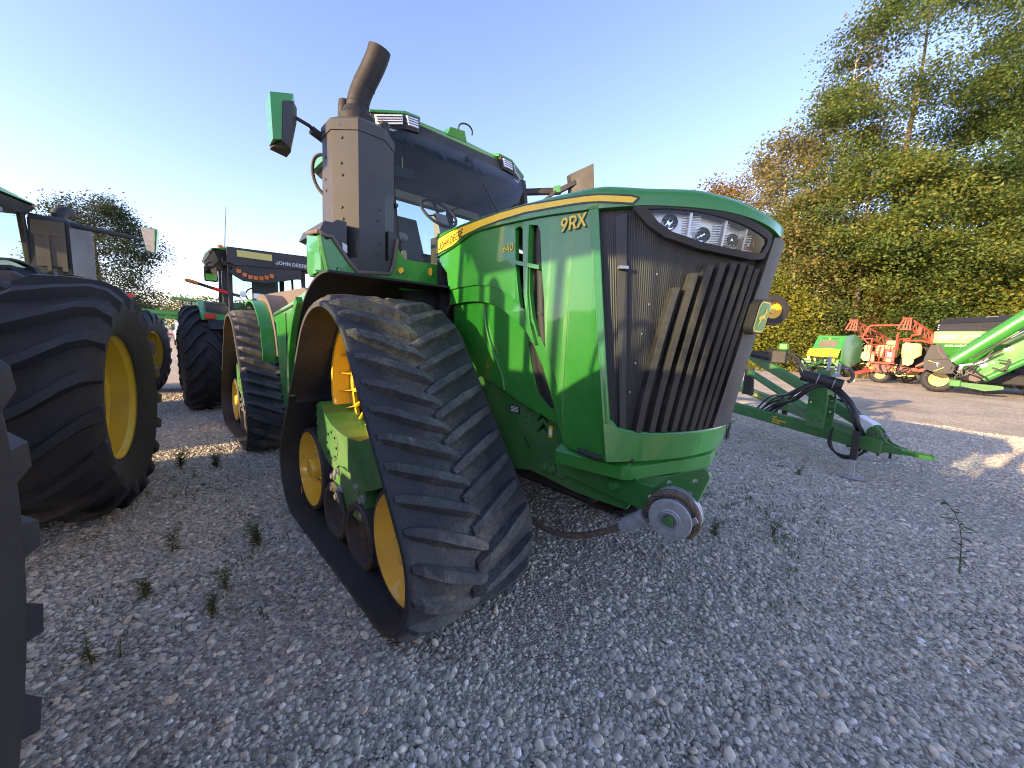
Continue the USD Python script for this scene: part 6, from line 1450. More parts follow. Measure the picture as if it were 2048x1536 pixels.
for x in (-4.9, -3.1):
    R_.part('tyre', lathe([(0.2, -0.15), (0.42, -0.17), (0.45, 0), (0.42, 0.17), (0.2, 0.15), (0, 0.1)], 'y', (0, 0, 0), 24), 'tyre_rubber', smooth=40) if False else R_.part('tyre', TM(np.asarray(lathe([(0, -0.15), (0.2, -0.15), (0.42, -0.17), (0.45, 0), (0.42, 0.17), (0.2, 0.15), (0, 0.1)], 'x', (0, 0, 0), 24).vertices)+[x, y+1.2, 0.45], lathe([(0, -0.15), (0.2, -0.15), (0.42, -0.17), (0.45, 0), (0.42, 0.17), (0.2, 0.15), (0, 0.1)], 'x', (0, 0, 0), 24).faces, False), 'tyre_rubber', smooth=40)

# ------------------------------------------------------------------ old red trailed sprayer
Y_ = 26.0
Q = Thing('trailed_sprayer', 'old red sprayer with cream tanks and folded lattice booms parked by the trees', 'sprayer', (-1.2, 26.6, 0), world=True)
def rb_(pts, r=0.035, m='red_faded', name='boom_tube', n=6, **k):
    return Q.part(name, tube(np.array([(x, Y_+dy, z) for x, dy, z in pts]), r, n), m, **k)
rb_([(-2.41, 0.3, 2.14), (-2.40, 0.3, 2.25), (-2.24, 0.3, 2.72), (-2.10, 0.3, 2.80), (-0.97, 0.3, 2.82)], 0.045)
rb_([(-2.41, 0.3, 2.14), (-2.05, 0.3, 2.14), (-2.05, 0.3, 1.85)], 0.045); rb_([(-2.35, 0.3, 2.12), (-2.12, 0.3, 1.85)], 0.03)
rb_([(-2.6, 0.3, 2.26), (-2.41, 0.3, 2.26)], 0.03)
for x0, zt_, zb_ in ((-2.82, 3.08, 2.58), (-0.92, 3.16, 2.62)):
    Q.part('boom_head', box(x0-0.17, x0+0.17, Y_+0.1, Y_+0.5, zt_-0.06, zt_, 0.01), 'red_faded')
    for a, b in ((-0.10, -0.28), (-0.02, -0.1), (0.06, 0.02), (0.13, 0.14)):
        Q.part('boom_leg', bar((x0+a, Y_+0.2, zt_-0.03), (x0+b, Y_+0.15, zb_), 0.06), 'red_faded', smooth=False)
    Q.part('boom_foot', box(x0-0.2, x0+0.2, Y_+0.1, Y_+0.4, zb_-0.04, zb_+0.02), 'red_faded')
for (xa, za, xb, zb, ya, yb) in ((-2.72, 3.0, -1.45, 2.12, 0.3, 2.4), (-0.78, 3.08, 0.05, 2.42, 0.4, 1.2)):
    p0, p1 = np.array([xa, Y_+ya, za]), np.array([xb, Y_+yb, zb]); dz = np.array([0, 0, -0.42])
    Q.part('lattice_boom', cat(tube([p0, p1], 0.05, 6), tube([p0+dz, p1+dz], 0.05, 6), *[tube([p0+(p1-p0)*t+(dz if i % 2 else 0), p0+(p1-p0)*(t+0.09)+(0 if i % 2 else dz)], 0.022, 5) for i, t in enumerate(np.linspace(0, 0.91, 11))]), 'red_faded', kind='stuff')
Q.part('boom_post', bar((-0.45, Y_+0.6, 2.35), (-0.42, Y_+0.7, 2.72), 0.12), 'red_faded')
Q.part('boom_post', bar((0.0, Y_+0.6, 1.95), (-0.02, Y_+0.6, 2.4), 0.10), 'red_faded')
rb_([(-1.1, 0.1, 1.6), (-1.1, 0.1, 2.15), (-0.72, 0.1, 2.17), (-0.66, 0.1, 2.35), (-0.45, 0.1, 2.37)], 0.045)
rb_([(-0.95, 0.1, 2.08), (-0.35, 0.1, 2.1), (0.05, 0.2, 1.98)], 0.05)
rb_([(-1.16, 0.0, 1.05), (-1.14, 0.0, 2.45)], 0.045, 'red_faded', 'stand_pipe')
# tanks
Q.part('main_tank', hull([(x, Y_+dy, z) for x, z in ((-0.94, 1.9), (-0.85, 2.0), (-0.35, 1.95), (-0.28, 1.8), (-0.27, 1.42), (-0.5, 1.22), (-0.9, 1.30), (-0.95, 1.5)) for dy in (0.0, 1.6)]+[(-0.9, Y_-0.08, 1.8), (-0.35, Y_-0.08, 1.8), (-0.35, Y_-0.08, 1.45), (-0.88, Y_-0.08, 1.5)]), 'cream_tank', smooth=35)
Q.part('rinse_tank', hull([(x, Y_+dy, z) for x, z in ((-0.86, 1.28), (-0.48, 1.22), (-0.5, 1.02), (-0.66, 0.90), (-0.85, 0.98)) for dy in (-0.1, 0.5)]), 'cream_tank', smooth=35)
Q.part('front_tank', hull([(x, Y_+dy, z) for x, z in ((-2.30, 1.48), (-1.85, 1.46), (-1.84, 1.04), (-2.22, 1.06), (-2.33, 1.2)) for dy in (-0.2, 0.5)]), 'cream_tank', smooth=30)
Q.part('front_tank', box(-2.28, -2.0, Y_+0.2, Y_+0.9, 1.45, 1.82, 0.05), 'cream_tank', smooth=30)
Q.part('mid_tank', box(-1.84, -1.08, Y_+0.25, Y_+1.4, 1.22, 1.86, 0.08), 'cream_tank', smooth=30)
Q.part('tank_lid', box(-1.52, -1.16, Y_+0.5, Y_+1.0, 1.86, 2.08, 0.05), 'cream_tank', smooth=30)
Q.part('cabinet', box(-1.52, -1.13, Y_-0.1, Y_+0.25, 1.06, 1.66, 0.02), 'red_paint')
Q.part('cabinet_plate', box(-1.40, -1.24, Y_-0.108, Y_-0.10, 1.32, 1.50), 'decal_white', smooth=False)
Q.part('cabinet_plate', box(-1.41, -1.24, Y_-0.108, Y_-0.10, 1.04, 1.20), 'cream_tank', smooth=False)
Q.part('logo', prism(sg.Polygon([(-0.60, 1.60), (-0.55, 1.68), (-0.50, 1.60), (-0.55, 1.52)]).difference(sg.Point(-0.55, 1.6).buffer(0.03)), Y_-0.088, Y_-0.083), 'shroud', smooth=False)
for pts in ([(-2.12, -0.25, 1.5), (-2.12, -0.25, 1.84), (-1.52, -0.25, 1.86), (-1.52, -0.25, 1.2)], [(-1.98, -0.25, 1.84), (-1.98, -0.25, 1.0)], [(-1.82, -0.3, 1.84), (-1.82, -0.3, 1.06)], [(-1.65, -0.3, 1.8), (-1.65, -0.3, 1.06)], [(-1.98, -0.3, 1.5), (-1.7, -0.3, 1.55), (-1.65, -0.3, 1.4)], [(-1.95, -0.3, 1.42), (-1.55, -0.3, 1.42)], [(-1.4, -0.2, 1.75), (-1.4, -0.2, 1.84), (-1.2, -0.2, 1.86)], [(-1.3, -0.2, 1.86), (-1.32, -0.2, 1.5)], [(-2.05, -0.3, 1.02), (-1.1, -0.3, 1.02)]):
    rb_(pts, 0.022, 'red_paint', 'hand_rail')
Q.part('platform', box(-2.05, -1.1, Y_-0.3, Y_+0.6, 0.96, 1.02), 'red_paint')
Q.part('frame', hull([(-1.92, Y_-0.1, 0.90), (-1.1, Y_-0.1, 0.9), (-1.1, Y_-0.1, 0.58), (-1.65, Y_-0.1, 0.52), (-1.92, Y_-0.1, 0.6), (-1.92, Y_+0.3, 0.90), (-1.1, Y_+0.3, 0.9), (-1.1, Y_+0.3, 0.58)]), 'red_paint', smooth=15)
Q.part('drawbar', cat(bar((-1.9, Y_, 0.60), (-2.5, Y_-0.6, 0.40), 0.12, 0.14), bar((-1.9, Y_+0.2, 0.75), (-2.1, Y_, 0.55), 0.2)), 'red_paint')
Q.part('drawbar_leg', bar((-2.42, Y_-0.5, 0.40), (-2.42, Y_-0.5, 0.0), 0.06), 'cream_tank')
Q.part('rear_beam', bar((-1.1, Y_+0.5, 0.75), (0.6, Y_+0.6, 0.72), 0.16), 'red_paint')
Q.part('red_guard', hull([(-0.4, Y_+0.0, 0.95), (-0.15, Y_, 1.15), (-0.12, Y_, 1.05), (-0.4, Y_, 0.85), (-0.4, Y_+0.3, 0.95), (-0.15, Y_+0.3, 1.15)]), 'red_paint')
Q.part('suction_hose', tube(spline([(-1.0, Y_-0.1, 0.95), (-1.05, Y_-0.12, 0.62), (-0.92, Y_-0.12, 0.42), (-0.72, Y_-0.12, 0.5), (-0.62, Y_-0.1, 0.8)], 20), 0.038, 8), 'cream_tank', smooth=40)
r_ = random.Random(8)
for k in range(26):
    x = r_.uniform(-2.25, -0.55); z = r_.uniform(0.55, 0.98)
    Q.part('valve', obox((x, Y_-0.15+r_.uniform(-0.1, 0.1), z), (r_.uniform(0.05, 0.16), 0.08, r_.uniform(0.04, 0.12)), (1, r_.uniform(-0.5, 0.5), r_.uniform(-0.6, 0.6)), b=0.012), r_.choice(['brown_plastic', 'red_paint', 'red_faded', 'brown_plastic', 'cream_tank', 'tag_orange']))
for k in range(8):
    x = r_.uniform(-2.2, -0.6)
    Q.part('hose', tube(spline([(x, Y_-0.2, 0.95), (x+r_.uniform(-0.15, 0.15), Y_-0.25, 0.7), (x+r_.uniform(-0.3, 0.3), Y_-0.22, 0.5), (x+r_.uniform(-0.3, 0.3), Y_-0.1, 0.7)], 10), 0.018, 5), 'hose')
def xwheel(T_, c, r, w, rim_col, name='tyre', lugs=True):
    b, lg, rm = tyre_meshes(r, w, r*0.55, 18, 0.04*r/0.8)
    f = lambda m: TM(np.stack([np.asarray(m.vertices)[:, 0], np.asarray(m.vertices)[:, 1], np.asarray(m.vertices)[:, 2]], 1)+np.asarray(c), m.faces, False)
    g = lambda m: f(mirror_y(m, 0))
    p = T_.part(name, g(b), 'tyre_rubber', smooth=50)
    T_.part('lugs', cat(*[g(m) for m in lg]), 'tyre_rubber', smooth=25, under=p, kind='stuff')
    T_.part('rim', g(rm), rim_col, smooth=35)
xwheel(Q, (-1.57, Y_+0.25, 0.40), 0.40, 0.25, 'cream_tank')
xwheel(Q, (-0.6, Y_+1.4, 0.75), 0.75, 0.35, 'cream_tank')
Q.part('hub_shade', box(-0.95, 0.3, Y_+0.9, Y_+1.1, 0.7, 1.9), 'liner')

# ------------------------------------------------------------------ grain cart with its folded auger
G = Thing('grain_cart', 'bright green grain cart with black tarp and a folded auger slanting across its front', 'grain cart', (1.5, 24.5, 0), world=True)
y = 25.0
G.part('hopper', hull([(0.02, y, 2.49), (4.2, y, 2.56), (4.2, y+2.8, 2.56), (0.1, y+2.8, 2.49), (0.04, y, 2.0), (4.2, y, 2.0), (0.1, y+2.8, 2.0), (4.2, y+2.8, 2.0)]), 'green_paint', smooth=10)
G.part('hopper_slope', hull([(0.06, y+0.005, 1.99), (4.2, y+0.005, 1.99), (0.25, y+0.04, 1.90), (1.1, y+0.5, 0.85), (3.6, y+0.5, 0.8), (3.6, y+2.0, 0.8), (1.1, y+2.0, 0.85), (0.1, y+2.75, 1.99), (4.2, y+2.75, 1.99)]), 'green_paint', smooth=10)
G.part('hopper_seam', box(0.03, 4.2, y-0.012, y+0.02, 1.985, 2.02), 'green_frame', smooth=False)
G.part('sideboard', hull([(0.10, y+0.01, 2.50), (4.2, y+0.01, 2.57), (0.08, y+0.25, 2.83), (4.2, y+0.25, 3.02), (0.1, y+2.79, 2.5), (4.2, y+2.79, 2.57), (0.1, y+2.5, 2.83), (4.2, y+2.5, 3.02)]), 'tarp', smooth=12)
G.part('tarp_cover', hull([(0.06, y+0.22, 2.84), (4.2, y+0.22, 3.03), (0.3, y+1.4, 3.12), (4.2, y+1.4, 3.42), (0.06, y+2.5, 2.84), (4.2, y+2.5, 3.03)]), 'tarp', smooth=25)
w0 = [(1.29, 2.63), (1.78, 2.66), (1.80, 2.86), (1.31, 2.85)]
def sb(x, z, d):
    return np.stack([np.asarray(x), y+0.01+(np.asarray(z)-2.53)*0.6-0.012-np.broadcast_to(d, np.shape(x)), np.asarray(z)], 1)
G.part('window_frame', wrap(sg.Polygon(w0).buffer(0.025), sb, 0.01, 0.4), 'shroud', smooth=False)
G.part('board_window', wrap(sg.Polygon(w0), lambda u, v, d: sb(u, v, d+0.006), 0.01, 0.4), 'liner', smooth=False)
G.part('tarp_handle', tube([(1.42, y+0.55, 3.08), (1.42, y+0.50, 3.12), (1.72, y+0.50, 3.15), (1.72, y+0.55, 3.11)], 0.012, 6), 'steel')
G.part('lettering', text_on('BRENT', 0.125, plane_fn((0.14, y-0.006, 2.19), (1, 0, 0.035), (0, 0, 1)), bold=True, skew=0.35, wide=1.05), 'decal_white', smooth=False)
G.part('swoosh', prism(sg.Polygon([(0.84, 2.20), (0.92, 2.33), (1.7, 2.37), (1.7, 2.31), (0.98, 2.28)]), y-0.010, y-0.004), 'decal_white', smooth=False)
G.part('lettering', text_on('AVALANCHE', 0.075, lambda a, b, d: np.stack([0.36+a, y+0.005+(1.99-(1.85+b))*0.37-0.01-np.broadcast_to(d, np.shape(a)), 1.855+b+0.03*a], 1), bold=True, skew=0.3), 'decal_white', smooth=False)
for k in range(3):
    G.part('rivet', box(0.10, 0.13, y+0.05+0.06*k, y+0.08+0.06*k, 2.56+0.09*k, 2.60+0.09*k), 'steel', smooth=False)
ya = 22.7
def hex_tube(a, b, r, n=8):
    return tube([a, b], r, n)
G.part('auger_tube', tube([(0.62, ya, 1.24), (2.45, ya+0.1, 3.28)], 0.25, 24), 'green_paint', smooth=40)
G.part('auger_seam', tube([(0.53, ya-0.19, 1.40), (2.33, ya-0.09, 3.41)], 0.02, 6), 'green_frame')
G.part('lower_auger', hull([(x, ya+dy, z) for x, z in ((1.05, 1.08), (2.9, 2.75), (3.2, 2.5), (2.3, 1.55), (1.62, 0.62), (1.35, 0.78)) for dy in (0.25, 0.8)]), 'green_paint', smooth=15)
G.part('lower_tube', tube([(1.45, ya-0.05, 0.62), (3.4, ya+0.3, 2.35)], 0.11, 12), 'green_paint', smooth=40)
G.part('hydraulic_ram', tube([(1.1, ya-0.12, 1.45), (2.15, ya-0.05, 2.45)], 0.035, 8), 'shroud')
G.part('ram_rod', tube([(1.9, ya-0.10, 2.2), (2.5, ya-0.05, 2.78)], 0.02, 8), 'chrome')
for a, b, c in (((1.05, 1.15), (1.75, 1.75), 0.03), ((1.35, 1.35), (1.55, 1.75), 0.022), ((1.6, 1.1), (1.95, 1.0), 0.03), ((1.9, 1.0), (1.95, 1.45), 0.03), ((1.7, 1.4), (2.0, 1.35), 0.025)):
    G.part('linkage', bar((a[0], ya-0.2, a[1]), (b[0], ya-0.2, b[1]), c*2), 'black_plastic', smooth=False)
for x, z, w, h in ((1.32, 1.28, 0.30, 0.08), (1.40, 1.19, 0.26, 0.06), (1.43, 1.38, 0.16, 0.07), (1.43, 1.12, 0.16, 0.035), (1.93, 1.80, 0.22, 0.10), (1.62, 1.28, 0.10, 0.07)):
    G.part('decal', obox((x, ya+0.242, z), (w, 0.006, h), (1, 0, 0.35)), 'decal_white', smooth=False)
G.part('decal', obox((1.97, ya+0.236, 1.81), (0.07, 0.004, 0.06), (1, 0, 0.35)), 'brown_plastic', smooth=False)
G.part('reflector', hull([(0.53, ya-0.24, 1.20), (0.60, ya-0.24, 1.10), (0.70, ya-0.24, 1.10), (0.53, ya-0.22, 1.20), (0.60, ya-0.22, 1.10), (0.70, ya-0.22, 1.10)]), 'decal_orange', smooth=False)
# black canvas spout and its straps
G.part('spout', hull([(x, ya+dy, z) for x, z in ((-0.02, 1.86), (0.26, 1.90), (0.52, 1.34), (-0.15, 1.32)) for dy in (-0.28, 0.3)]), 'tarp', smooth=15)
G.part('spout_skirt', hull([(x, ya+dy, z) for x, z in ((-0.15, 1.31), (0.52, 1.33), (0.72, 1.05), (0.65, 0.80), (0.25, 0.78), (-0.12, 0.95)) for dy in (-0.26, 0.28)]), 'tarp', smooth=15)
G.part('spout_fold', tube([(0.14, ya-0.29, 1.88), (0.24, ya-0.31, 1.6), (0.40, ya-0.30, 1.38)], 0.025, 6), 'brown_plastic')
for a, b, m in (((-0.03, 1.27), (0.10, 1.22), 'tag_orange'), ((0.12, 1.20), (0.28, 1.17), 'steel'), ((0.18, 0.86), (0.42, 1.02), 'decal_yellow'), ((0.22, 1.18), (0.25, 1.05), 'steel')):
    G.part('strap', bar((a[0], ya-0.29, a[1]), (b[0], ya-0.29, b[1]), 0.03, 0.02), m, smooth=False)
G.part('gearbox', hull([(x, ya+dy, z) for x, z in ((0.98, 1.0), (1.25, 0.95), (1.55, 0.70), (1.30, 0.55), (1.0, 0.6)) for dy in (-0.1, 0.3)]), 'brown_plastic', smooth=15)
G.part('gearbox_guard', tube([(1.0, ya-0.15, 1.05), (1.55, ya-0.15, 0.72), (1.30, ya-0.15, 0.50)], 0.018, 6), 'shroud')
r_ = random.Random(21)
for k in range(10):
    x = r_.uniform(0.7, 1.3)
    G.part('hose', tube(spline([(x, ya-0.2, 1.15), (x+r_.uniform(-0.2, 0.1), ya-0.3, 0.95), (x+r_.uniform(-0.25, 0.25), ya-0.3, 0.7), (x+r_.uniform(-0.1, 0.3), ya-0.1, 0.52)], 12), 0.02, 6), r_.choice(['hose', 'hose', 'brown_plastic', 'shroud']))
G.part('hinge', cat(cyl((0.80, ya-0.25, 1.12), (1.12, ya-0.25, 1.20), 0.05, 10), bar((0.88, ya-0.25, 1.15), (0.80, ya-0.25, 0.85), 0.07)), 'steel')
G.part('frame_beam', hull([(x, ya+dy, z) for x, z in ((0.86, 0.50), (1.88, 0.46), (1.94, 0.44), (1.94, 0.34), (1.52, 0.23), (0.86, 0.36)) for dy in (-0.25, -0.05)]), 'green_frame', smooth=12)
G.part('frame_foot', box(0.62, 0.92, ya-0.3, ya+0.1, 0.32, 0.58, 0.03), 'green_paint')
G.part('undercarriage', box(0.6, 3.9, y-1.2, y+2.0, 0.45, 0.85, 0.05), 'liner')
xwheel(G, (0.34, 23.3, 0.52), 0.52, 0.42, 'cream_tank')
xwheel(G, (3.2, 24.6, 0.9), 0.9, 0.7, 'cream_tank')
# ------------------------------------------------------------------ more tractors of the same row, out of the frame to the left: they shade the foreground
copy_thing(A_, 'wheel_tractor', 'parked green tractor of the next row beyond the left edge', (-7.3, -7.4, 0), 0.0)
copy_thing(A_, 'wheel_tractor', 'parked green tractor of the next row behind the camera side', (4.6, -7.2, 0), 0.0)

# ------------------------------------------------------------------ vegetation
FH = np.array([-math.cos(_y), math.sin(_y)]); RH = np.array([math.sin(_y), math.cos(_y)])
def spot(px, D):
    p = FH*D + RH*(px-1024)/772*D
    return float(p[0]), float(p[1])
def leaf_quads(c, size, rng, tone, flat_=0.5, asp=0.62):
    n = len(c)
    nrm = rng.normal(size=(n, 3)); nrm[:, 2] = np.abs(nrm[:, 2])+flat_; nrm /= np.linalg.norm(nrm, axis=1, keepdims=True)
    t = rng.normal(size=(n, 3)); t -= nrm*np.sum(t*nrm, 1, keepdims=True); t /= np.linalg.norm(t, axis=1, keepdims=True)
    b = np.cross(nrm, t); s = (size*rng.uniform(0.6, 1.3, n))[:, None]
    V = np.stack([c-t*s*0.5, c+b*s*asp*0.5-nrm*s*0.08, c+t*s*0.5, c-b*s*asp*0.5-nrm*s*0.08], 1).reshape(-1, 3)
    i = np.arange(n)*4
    Fc = np.stack([i, i+1, i+2, i+3], 1)
    return V, Fc, np.repeat(np.clip(tone, 0, 1), 4)

def crown_points(rng, H, zc0, R, nclump, shape):
    """clump centres in a tapering, ragged crown volume"""
    out = []
    while len(out) < nclump:
        t = rng.uniform(0, 1); z = zc0+(H-zc0)*t
        if shape == 'dome':
            rmax = R*math.sqrt(max(0.0, 1-(abs(t-0.38)/0.64)**2.2))
        elif shape == 'spire':
            rmax = R*(1-t*0.86)*(0.75+0.25*math.sin(t*9))
        else:
            rmax = R*math.sqrt(max(0.05, 1-t**2.4))
        r = rmax*math.sqrt(rng.uniform(0.08, 1)); a = rng.uniform(0, 2*PI)
        out.append((r*math.cos(a), r*math.sin(a), z, r/max(R, 1e-6)))
    return np.array(out)

def tree(name, label, px, D, H, R, mat_, seed, n_leaf=30000, nclump=80, zc0=0.25, shape='dome', leaf=0.24, bark='bark', trunk_r=0.28, lean=(0, 0), sig=(0.82, 0.82, 0.36), category='tree', group=None, limbs=12, tshift=0.0, loc=None):
    rng = np.random.RandomState(seed)
    x, y = loc or spot(px, D)
    t = Thing(name, label, category, (x, y, float(ground_z(x, y))), group=group)
    C = crown_points(rng, H*0.985, H*zc0, R, nclump, shape)
    # an uneven outline: push clumps in and out by low frequency noise
    k = 0.78+0.5*meshkit.fbm(C[:, :3]*0.33+seed*7.1, 3)
    C[:, :2] *= k[:, None]
    C[:, 0] += lean[0]*C[:, 2]/H; C[:, 1] += lean[1]*C[:, 2]/H
    top = np.array([lean[0]*0.9, lean[1]*0.9, H*0.93])
    tp = np.array([[0, 0, -0.1], [rng.uniform(-.15, .15), rng.uniform(-.15, .15), H*0.2], [lean[0]*0.4+rng.uniform(-.4, .4), lean[1]*0.4+rng.uniform(-.4, .4), H*0.5], top*0.78+[rng.uniform(-.5, .5), rng.uniform(-.5, .5), 0], top])
    tc = spline(tp, 24)
    tr_ = t.part('trunk', tube(tc, trunk_r*np.linspace(1.15, 0.10, 24)**0.9, 9), bark, smooth=40)
    idx = np.argsort(-C[:, 3])[:limbs*3]; rng.shuffle(idx)
    for i in idx[:limbs]:
        c = C[i, :3]
        zb = max(H*0.14, min(c[2]-rng.uniform(0.35, 0.8)*np.hypot(c[0], c[1]), H*0.88)); j = int(np.clip(np.searchsorted(tc[:, 2], zb), 1, 22)); p0 = tc[j]
        if np.linalg.norm(c-p0) > 3.6:
            continue
        mid = (p0*0.5+c*0.5)+[0, 0, -0.05*np.linalg.norm(c-p0)]
        r0 = trunk_r*0.42*(1-zb/H*0.7)
        t.part('limb', tube(spline([p0, mid, c], 10), np.linspace(r0, 0.025, 10), 6), bark, smooth=40, under=tr_)
    m = rng.randint(0, nclump, n_leaf)
    wgt = rng.gamma(2.0, 0.5, nclump)[m]*0.4+0.7
    off = rng.normal(size=(n_leaf, 3))*np.array(sig)*wgt[:, None]
    off[:, 2] -= 0.10*(off[:, 0]**2+off[:, 1]**2)
    P = C[m, :3]+off
    P[:, 2] = np.maximum(P[:, 2], 0.15)
    ct = rng.uniform(-0.22, 0.22, nclump)[m]
    tone = 0.45+tshift+ct+rng.normal(size=n_leaf)*0.17
    V, Fc, tn = leaf_quads(P, leaf, rng, tone)
    f2 = np.vstack([Fc[:, [0, 1, 2]], Fc[:, [0, 2, 3]]])
    t.part('crown', (V, f2), mat_, smooth=False, tone=tn)
    return t

# wood edge on the right
tree('deciduous_tree', 'tallest dark green tree, its forked trunk showing through the gaps', 1745, 33, 30.5, 7.0, 'leaf_green', 1, 80000, 130, 0.22, 'dome', 0.21, trunk_r=0.34, limbs=16)
tree('deciduous_tree', 'tall green tree near the right edge with a pointed second top', 1960, 34, 29.5, 5.2, 'leaf_green', 2, 58000, 100, 0.2, 'dome', 0.21, trunk_r=0.30, tshift=0.02)
tree('deciduous_tree', 'dark tree cut by the right edge of the photo', 2130, 33, 32.5, 5.5, 'leaf_green', 3, 52000, 100, 0.15, 'dome', 0.21, trunk_r=0.30, tshift=-0.08)
tree('pale_barked_tree', 'sparse tree with pale bare limbs left of the tallest tree', 1630, 36, 29.0, 3.4, 'leaf_pale', 4, 9000, 46, 0.35, 'dome', 0.27, 'bark_pale', 0.24, sig=(0.62, 0.62, 0.5), limbs=20, tshift=-0.05)
tree('pale_barked_tree', 'small golden leaved tree rising behind the bonnet nose', 1520, 38, 20.5, 4.2, 'leaf_pale', 5, 15000, 60, 0.3, 'dome', 0.28, 'bark_pale', 0.22, sig=(0.8, 0.8, 0.5), limbs=12, tshift=0.12)
tree('autumn_tree', 'orange leaved tree peeping over the left end of the bonnet lamps', 1420, 46, 19.5, 6.6, 'leaf_orange', 6, 18000, 70, 0.3, 'dome', 0.30, trunk_r=0.2, sig=(0.9, 0.9, 0.55), tshift=-0.12)
tree('autumn_tree', 'broad yellowing tree low between the nose and the baler', 1575, 32, 13.5, 4.4, 'leaf_olive', 7, 26000, 70, 0.16, 'dome', 0.23, trunk_r=0.16, tshift=0.12)
tree('deciduous_tree', 'mid green tree filling the gap behind the sprayer', 1690, 30, 16.0, 5.0, 'leaf_green', 8, 34000, 80, 0.12, 'dome', 0.23, trunk_r=0.2, tshift=0.14)
tree('deciduous_tree', 'layered green tree right behind the sprayer booms', 1830, 29, 15.0, 4.6, 'leaf_green', 9, 34000, 80, 0.10, 'dome', 0.22, trunk_r=0.2, tshift=0.10)
tree('autumn_tree', 'yellow green tree above the grain cart at the right edge', 2010, 28, 13.0, 4.6, 'leaf_yellow', 10, 36000, 80, 0.08, 'dome', 0.22, trunk_r=0.18, tshift=0.05)
tree('deciduous_tree', 'slim green tree between the tallest tree and the right edge tree', 1860, 36, 24.5, 4.8, 'leaf_green', 12, 46000, 90, 0.2, 'dome', 0.21, trunk_r=0.26, tshift=-0.05)
tree('broken_trunk', 'pale broken tree stump standing in the undergrowth beyond the nose', 1628, 29.5, 7.2, 0.7, 'leaf_olive', 13, 500, 8, 0.2, 'dome', 0.2, 'bark_pale', 0.24, limbs=3)
for k, px in enumerate((1572, 1582)):
    tree('pale_barked_tree', ('slender white trunk just right of the nose, nearest the badge', 'second slender white trunk right of the nose, the shorter one')[k], px+k*8, 31+k, 15-3*k, 1.4, 'leaf_pale', 14+k, 1800, 16, 0.5, 'dome', 0.24, 'bark_pale', 0.13, limbs=6)
SH_ = [(1500, 27.5, 6.5, 3.0, 'leaf_yellow', 'bright yellow green bush right beside the nose above the drawbar'), (1560, 27, 5.2, 2.6, 'leaf_yellow', 'low yellow green bush left of the baler'),
       (1640, 31.5, 8.5, 3.0, 'leaf_olive', 'olive bush rising behind the round baler'), (1725, 31, 8.0, 2.8, 'leaf_orange', 'rusty orange bush behind the left sprayer boom'),
       (1790, 31, 7.5, 3.0, 'leaf_yellow', 'yellow bush behind the sprayer hoop'), (1870, 30.5, 8.2, 3.2, 'leaf_green', 'green bush between the sprayer and the grain cart'),
       (1945, 31, 8.6, 3.2, 'leaf_yellow', 'yellow green bush over the cart tarp'), (2045, 30, 8.0, 3.4, 'leaf_olive', 'olive bush at the right edge behind the cart'), (1450, 30, 6.0, 3.0, 'leaf_yellow', 'bush hidden mostly behind the nose of the tracked tractor')]
for k, (px, D, H, R, m, lab) in enumerate(SH_):
    tree('bush', lab, px, D, H, R, m, 30+k, 17000, 60, 0.02, 'bush', 0.19, trunk_r=0.07, sig=(0.6, 0.6, 0.32), category='bush', limbs=5, tshift=0.05)
tree('deciduous_tree', 'dark tree standing behind the mirror of the left tractor', 212, 46, 15.8, 4.9, 'leaf_dark', 50, 42000, 110, 0.12, 'dome', 0.25, trunk_r=0.32, sig=(0.85, 0.85, 0.42), limbs=14)
# far wood on the left skyline and behind the right trees: one mass
rng = np.random.RandomState(77)
def wood(name, label, pts, hts, mat_, n, leaf, seed, sig=2.2):
    rng = np.random.RandomState(seed)
    pts = np.asarray(pts, float); m = rng.randint(0, len(pts), n)
    P = np.empty((n, 3)); P[:, :2] = pts[m]+rng.normal(size=(n, 2))*sig
    h = np.asarray(hts)[m]; P[:, 2] = h*np.sqrt(rng.uniform(0, 1, n))*np.clip(1-0.06*np.abs(rng.normal(size=n)), 0.3, 1)
    V, Fc, tn = leaf_quads(P, leaf, rng, 0.45+rng.uniform(-0.25, 0.3, len(pts))[m]+rng.normal(size=n)*0.15)
    return flat(name, (V, np.vstack([Fc[:, [0, 1, 2]], Fc[:, [0, 2, 3]]])), mat_, label=label, cat='wood', kind='stuff', tone=tn)
pp_, hh_ = [], []
for px in range(-250, 700, 13):
    D = 120+rng.uniform(-8, 12); pp_.append(spot(px, D)); hh_.append(rng.uniform(6.5, 11.5))
wood('far_wood', 'hazy far row of olive trees along the left skyline', pp_, hh_, 'leaf_olive', 26000, 0.75, 5)
pp_, hh_ = [], []
for px in range(1380, 2400, 14):
    D = 40+rng.uniform(-3, 8); pp_.append(spot(px, D)); hh_.append(rng.uniform(8, 13))
wood('undergrowth', 'dense shaded undergrowth behind the right hand trees', pp_, hh_, 'leaf_green', 60000, 0.30, 6, 1.5)

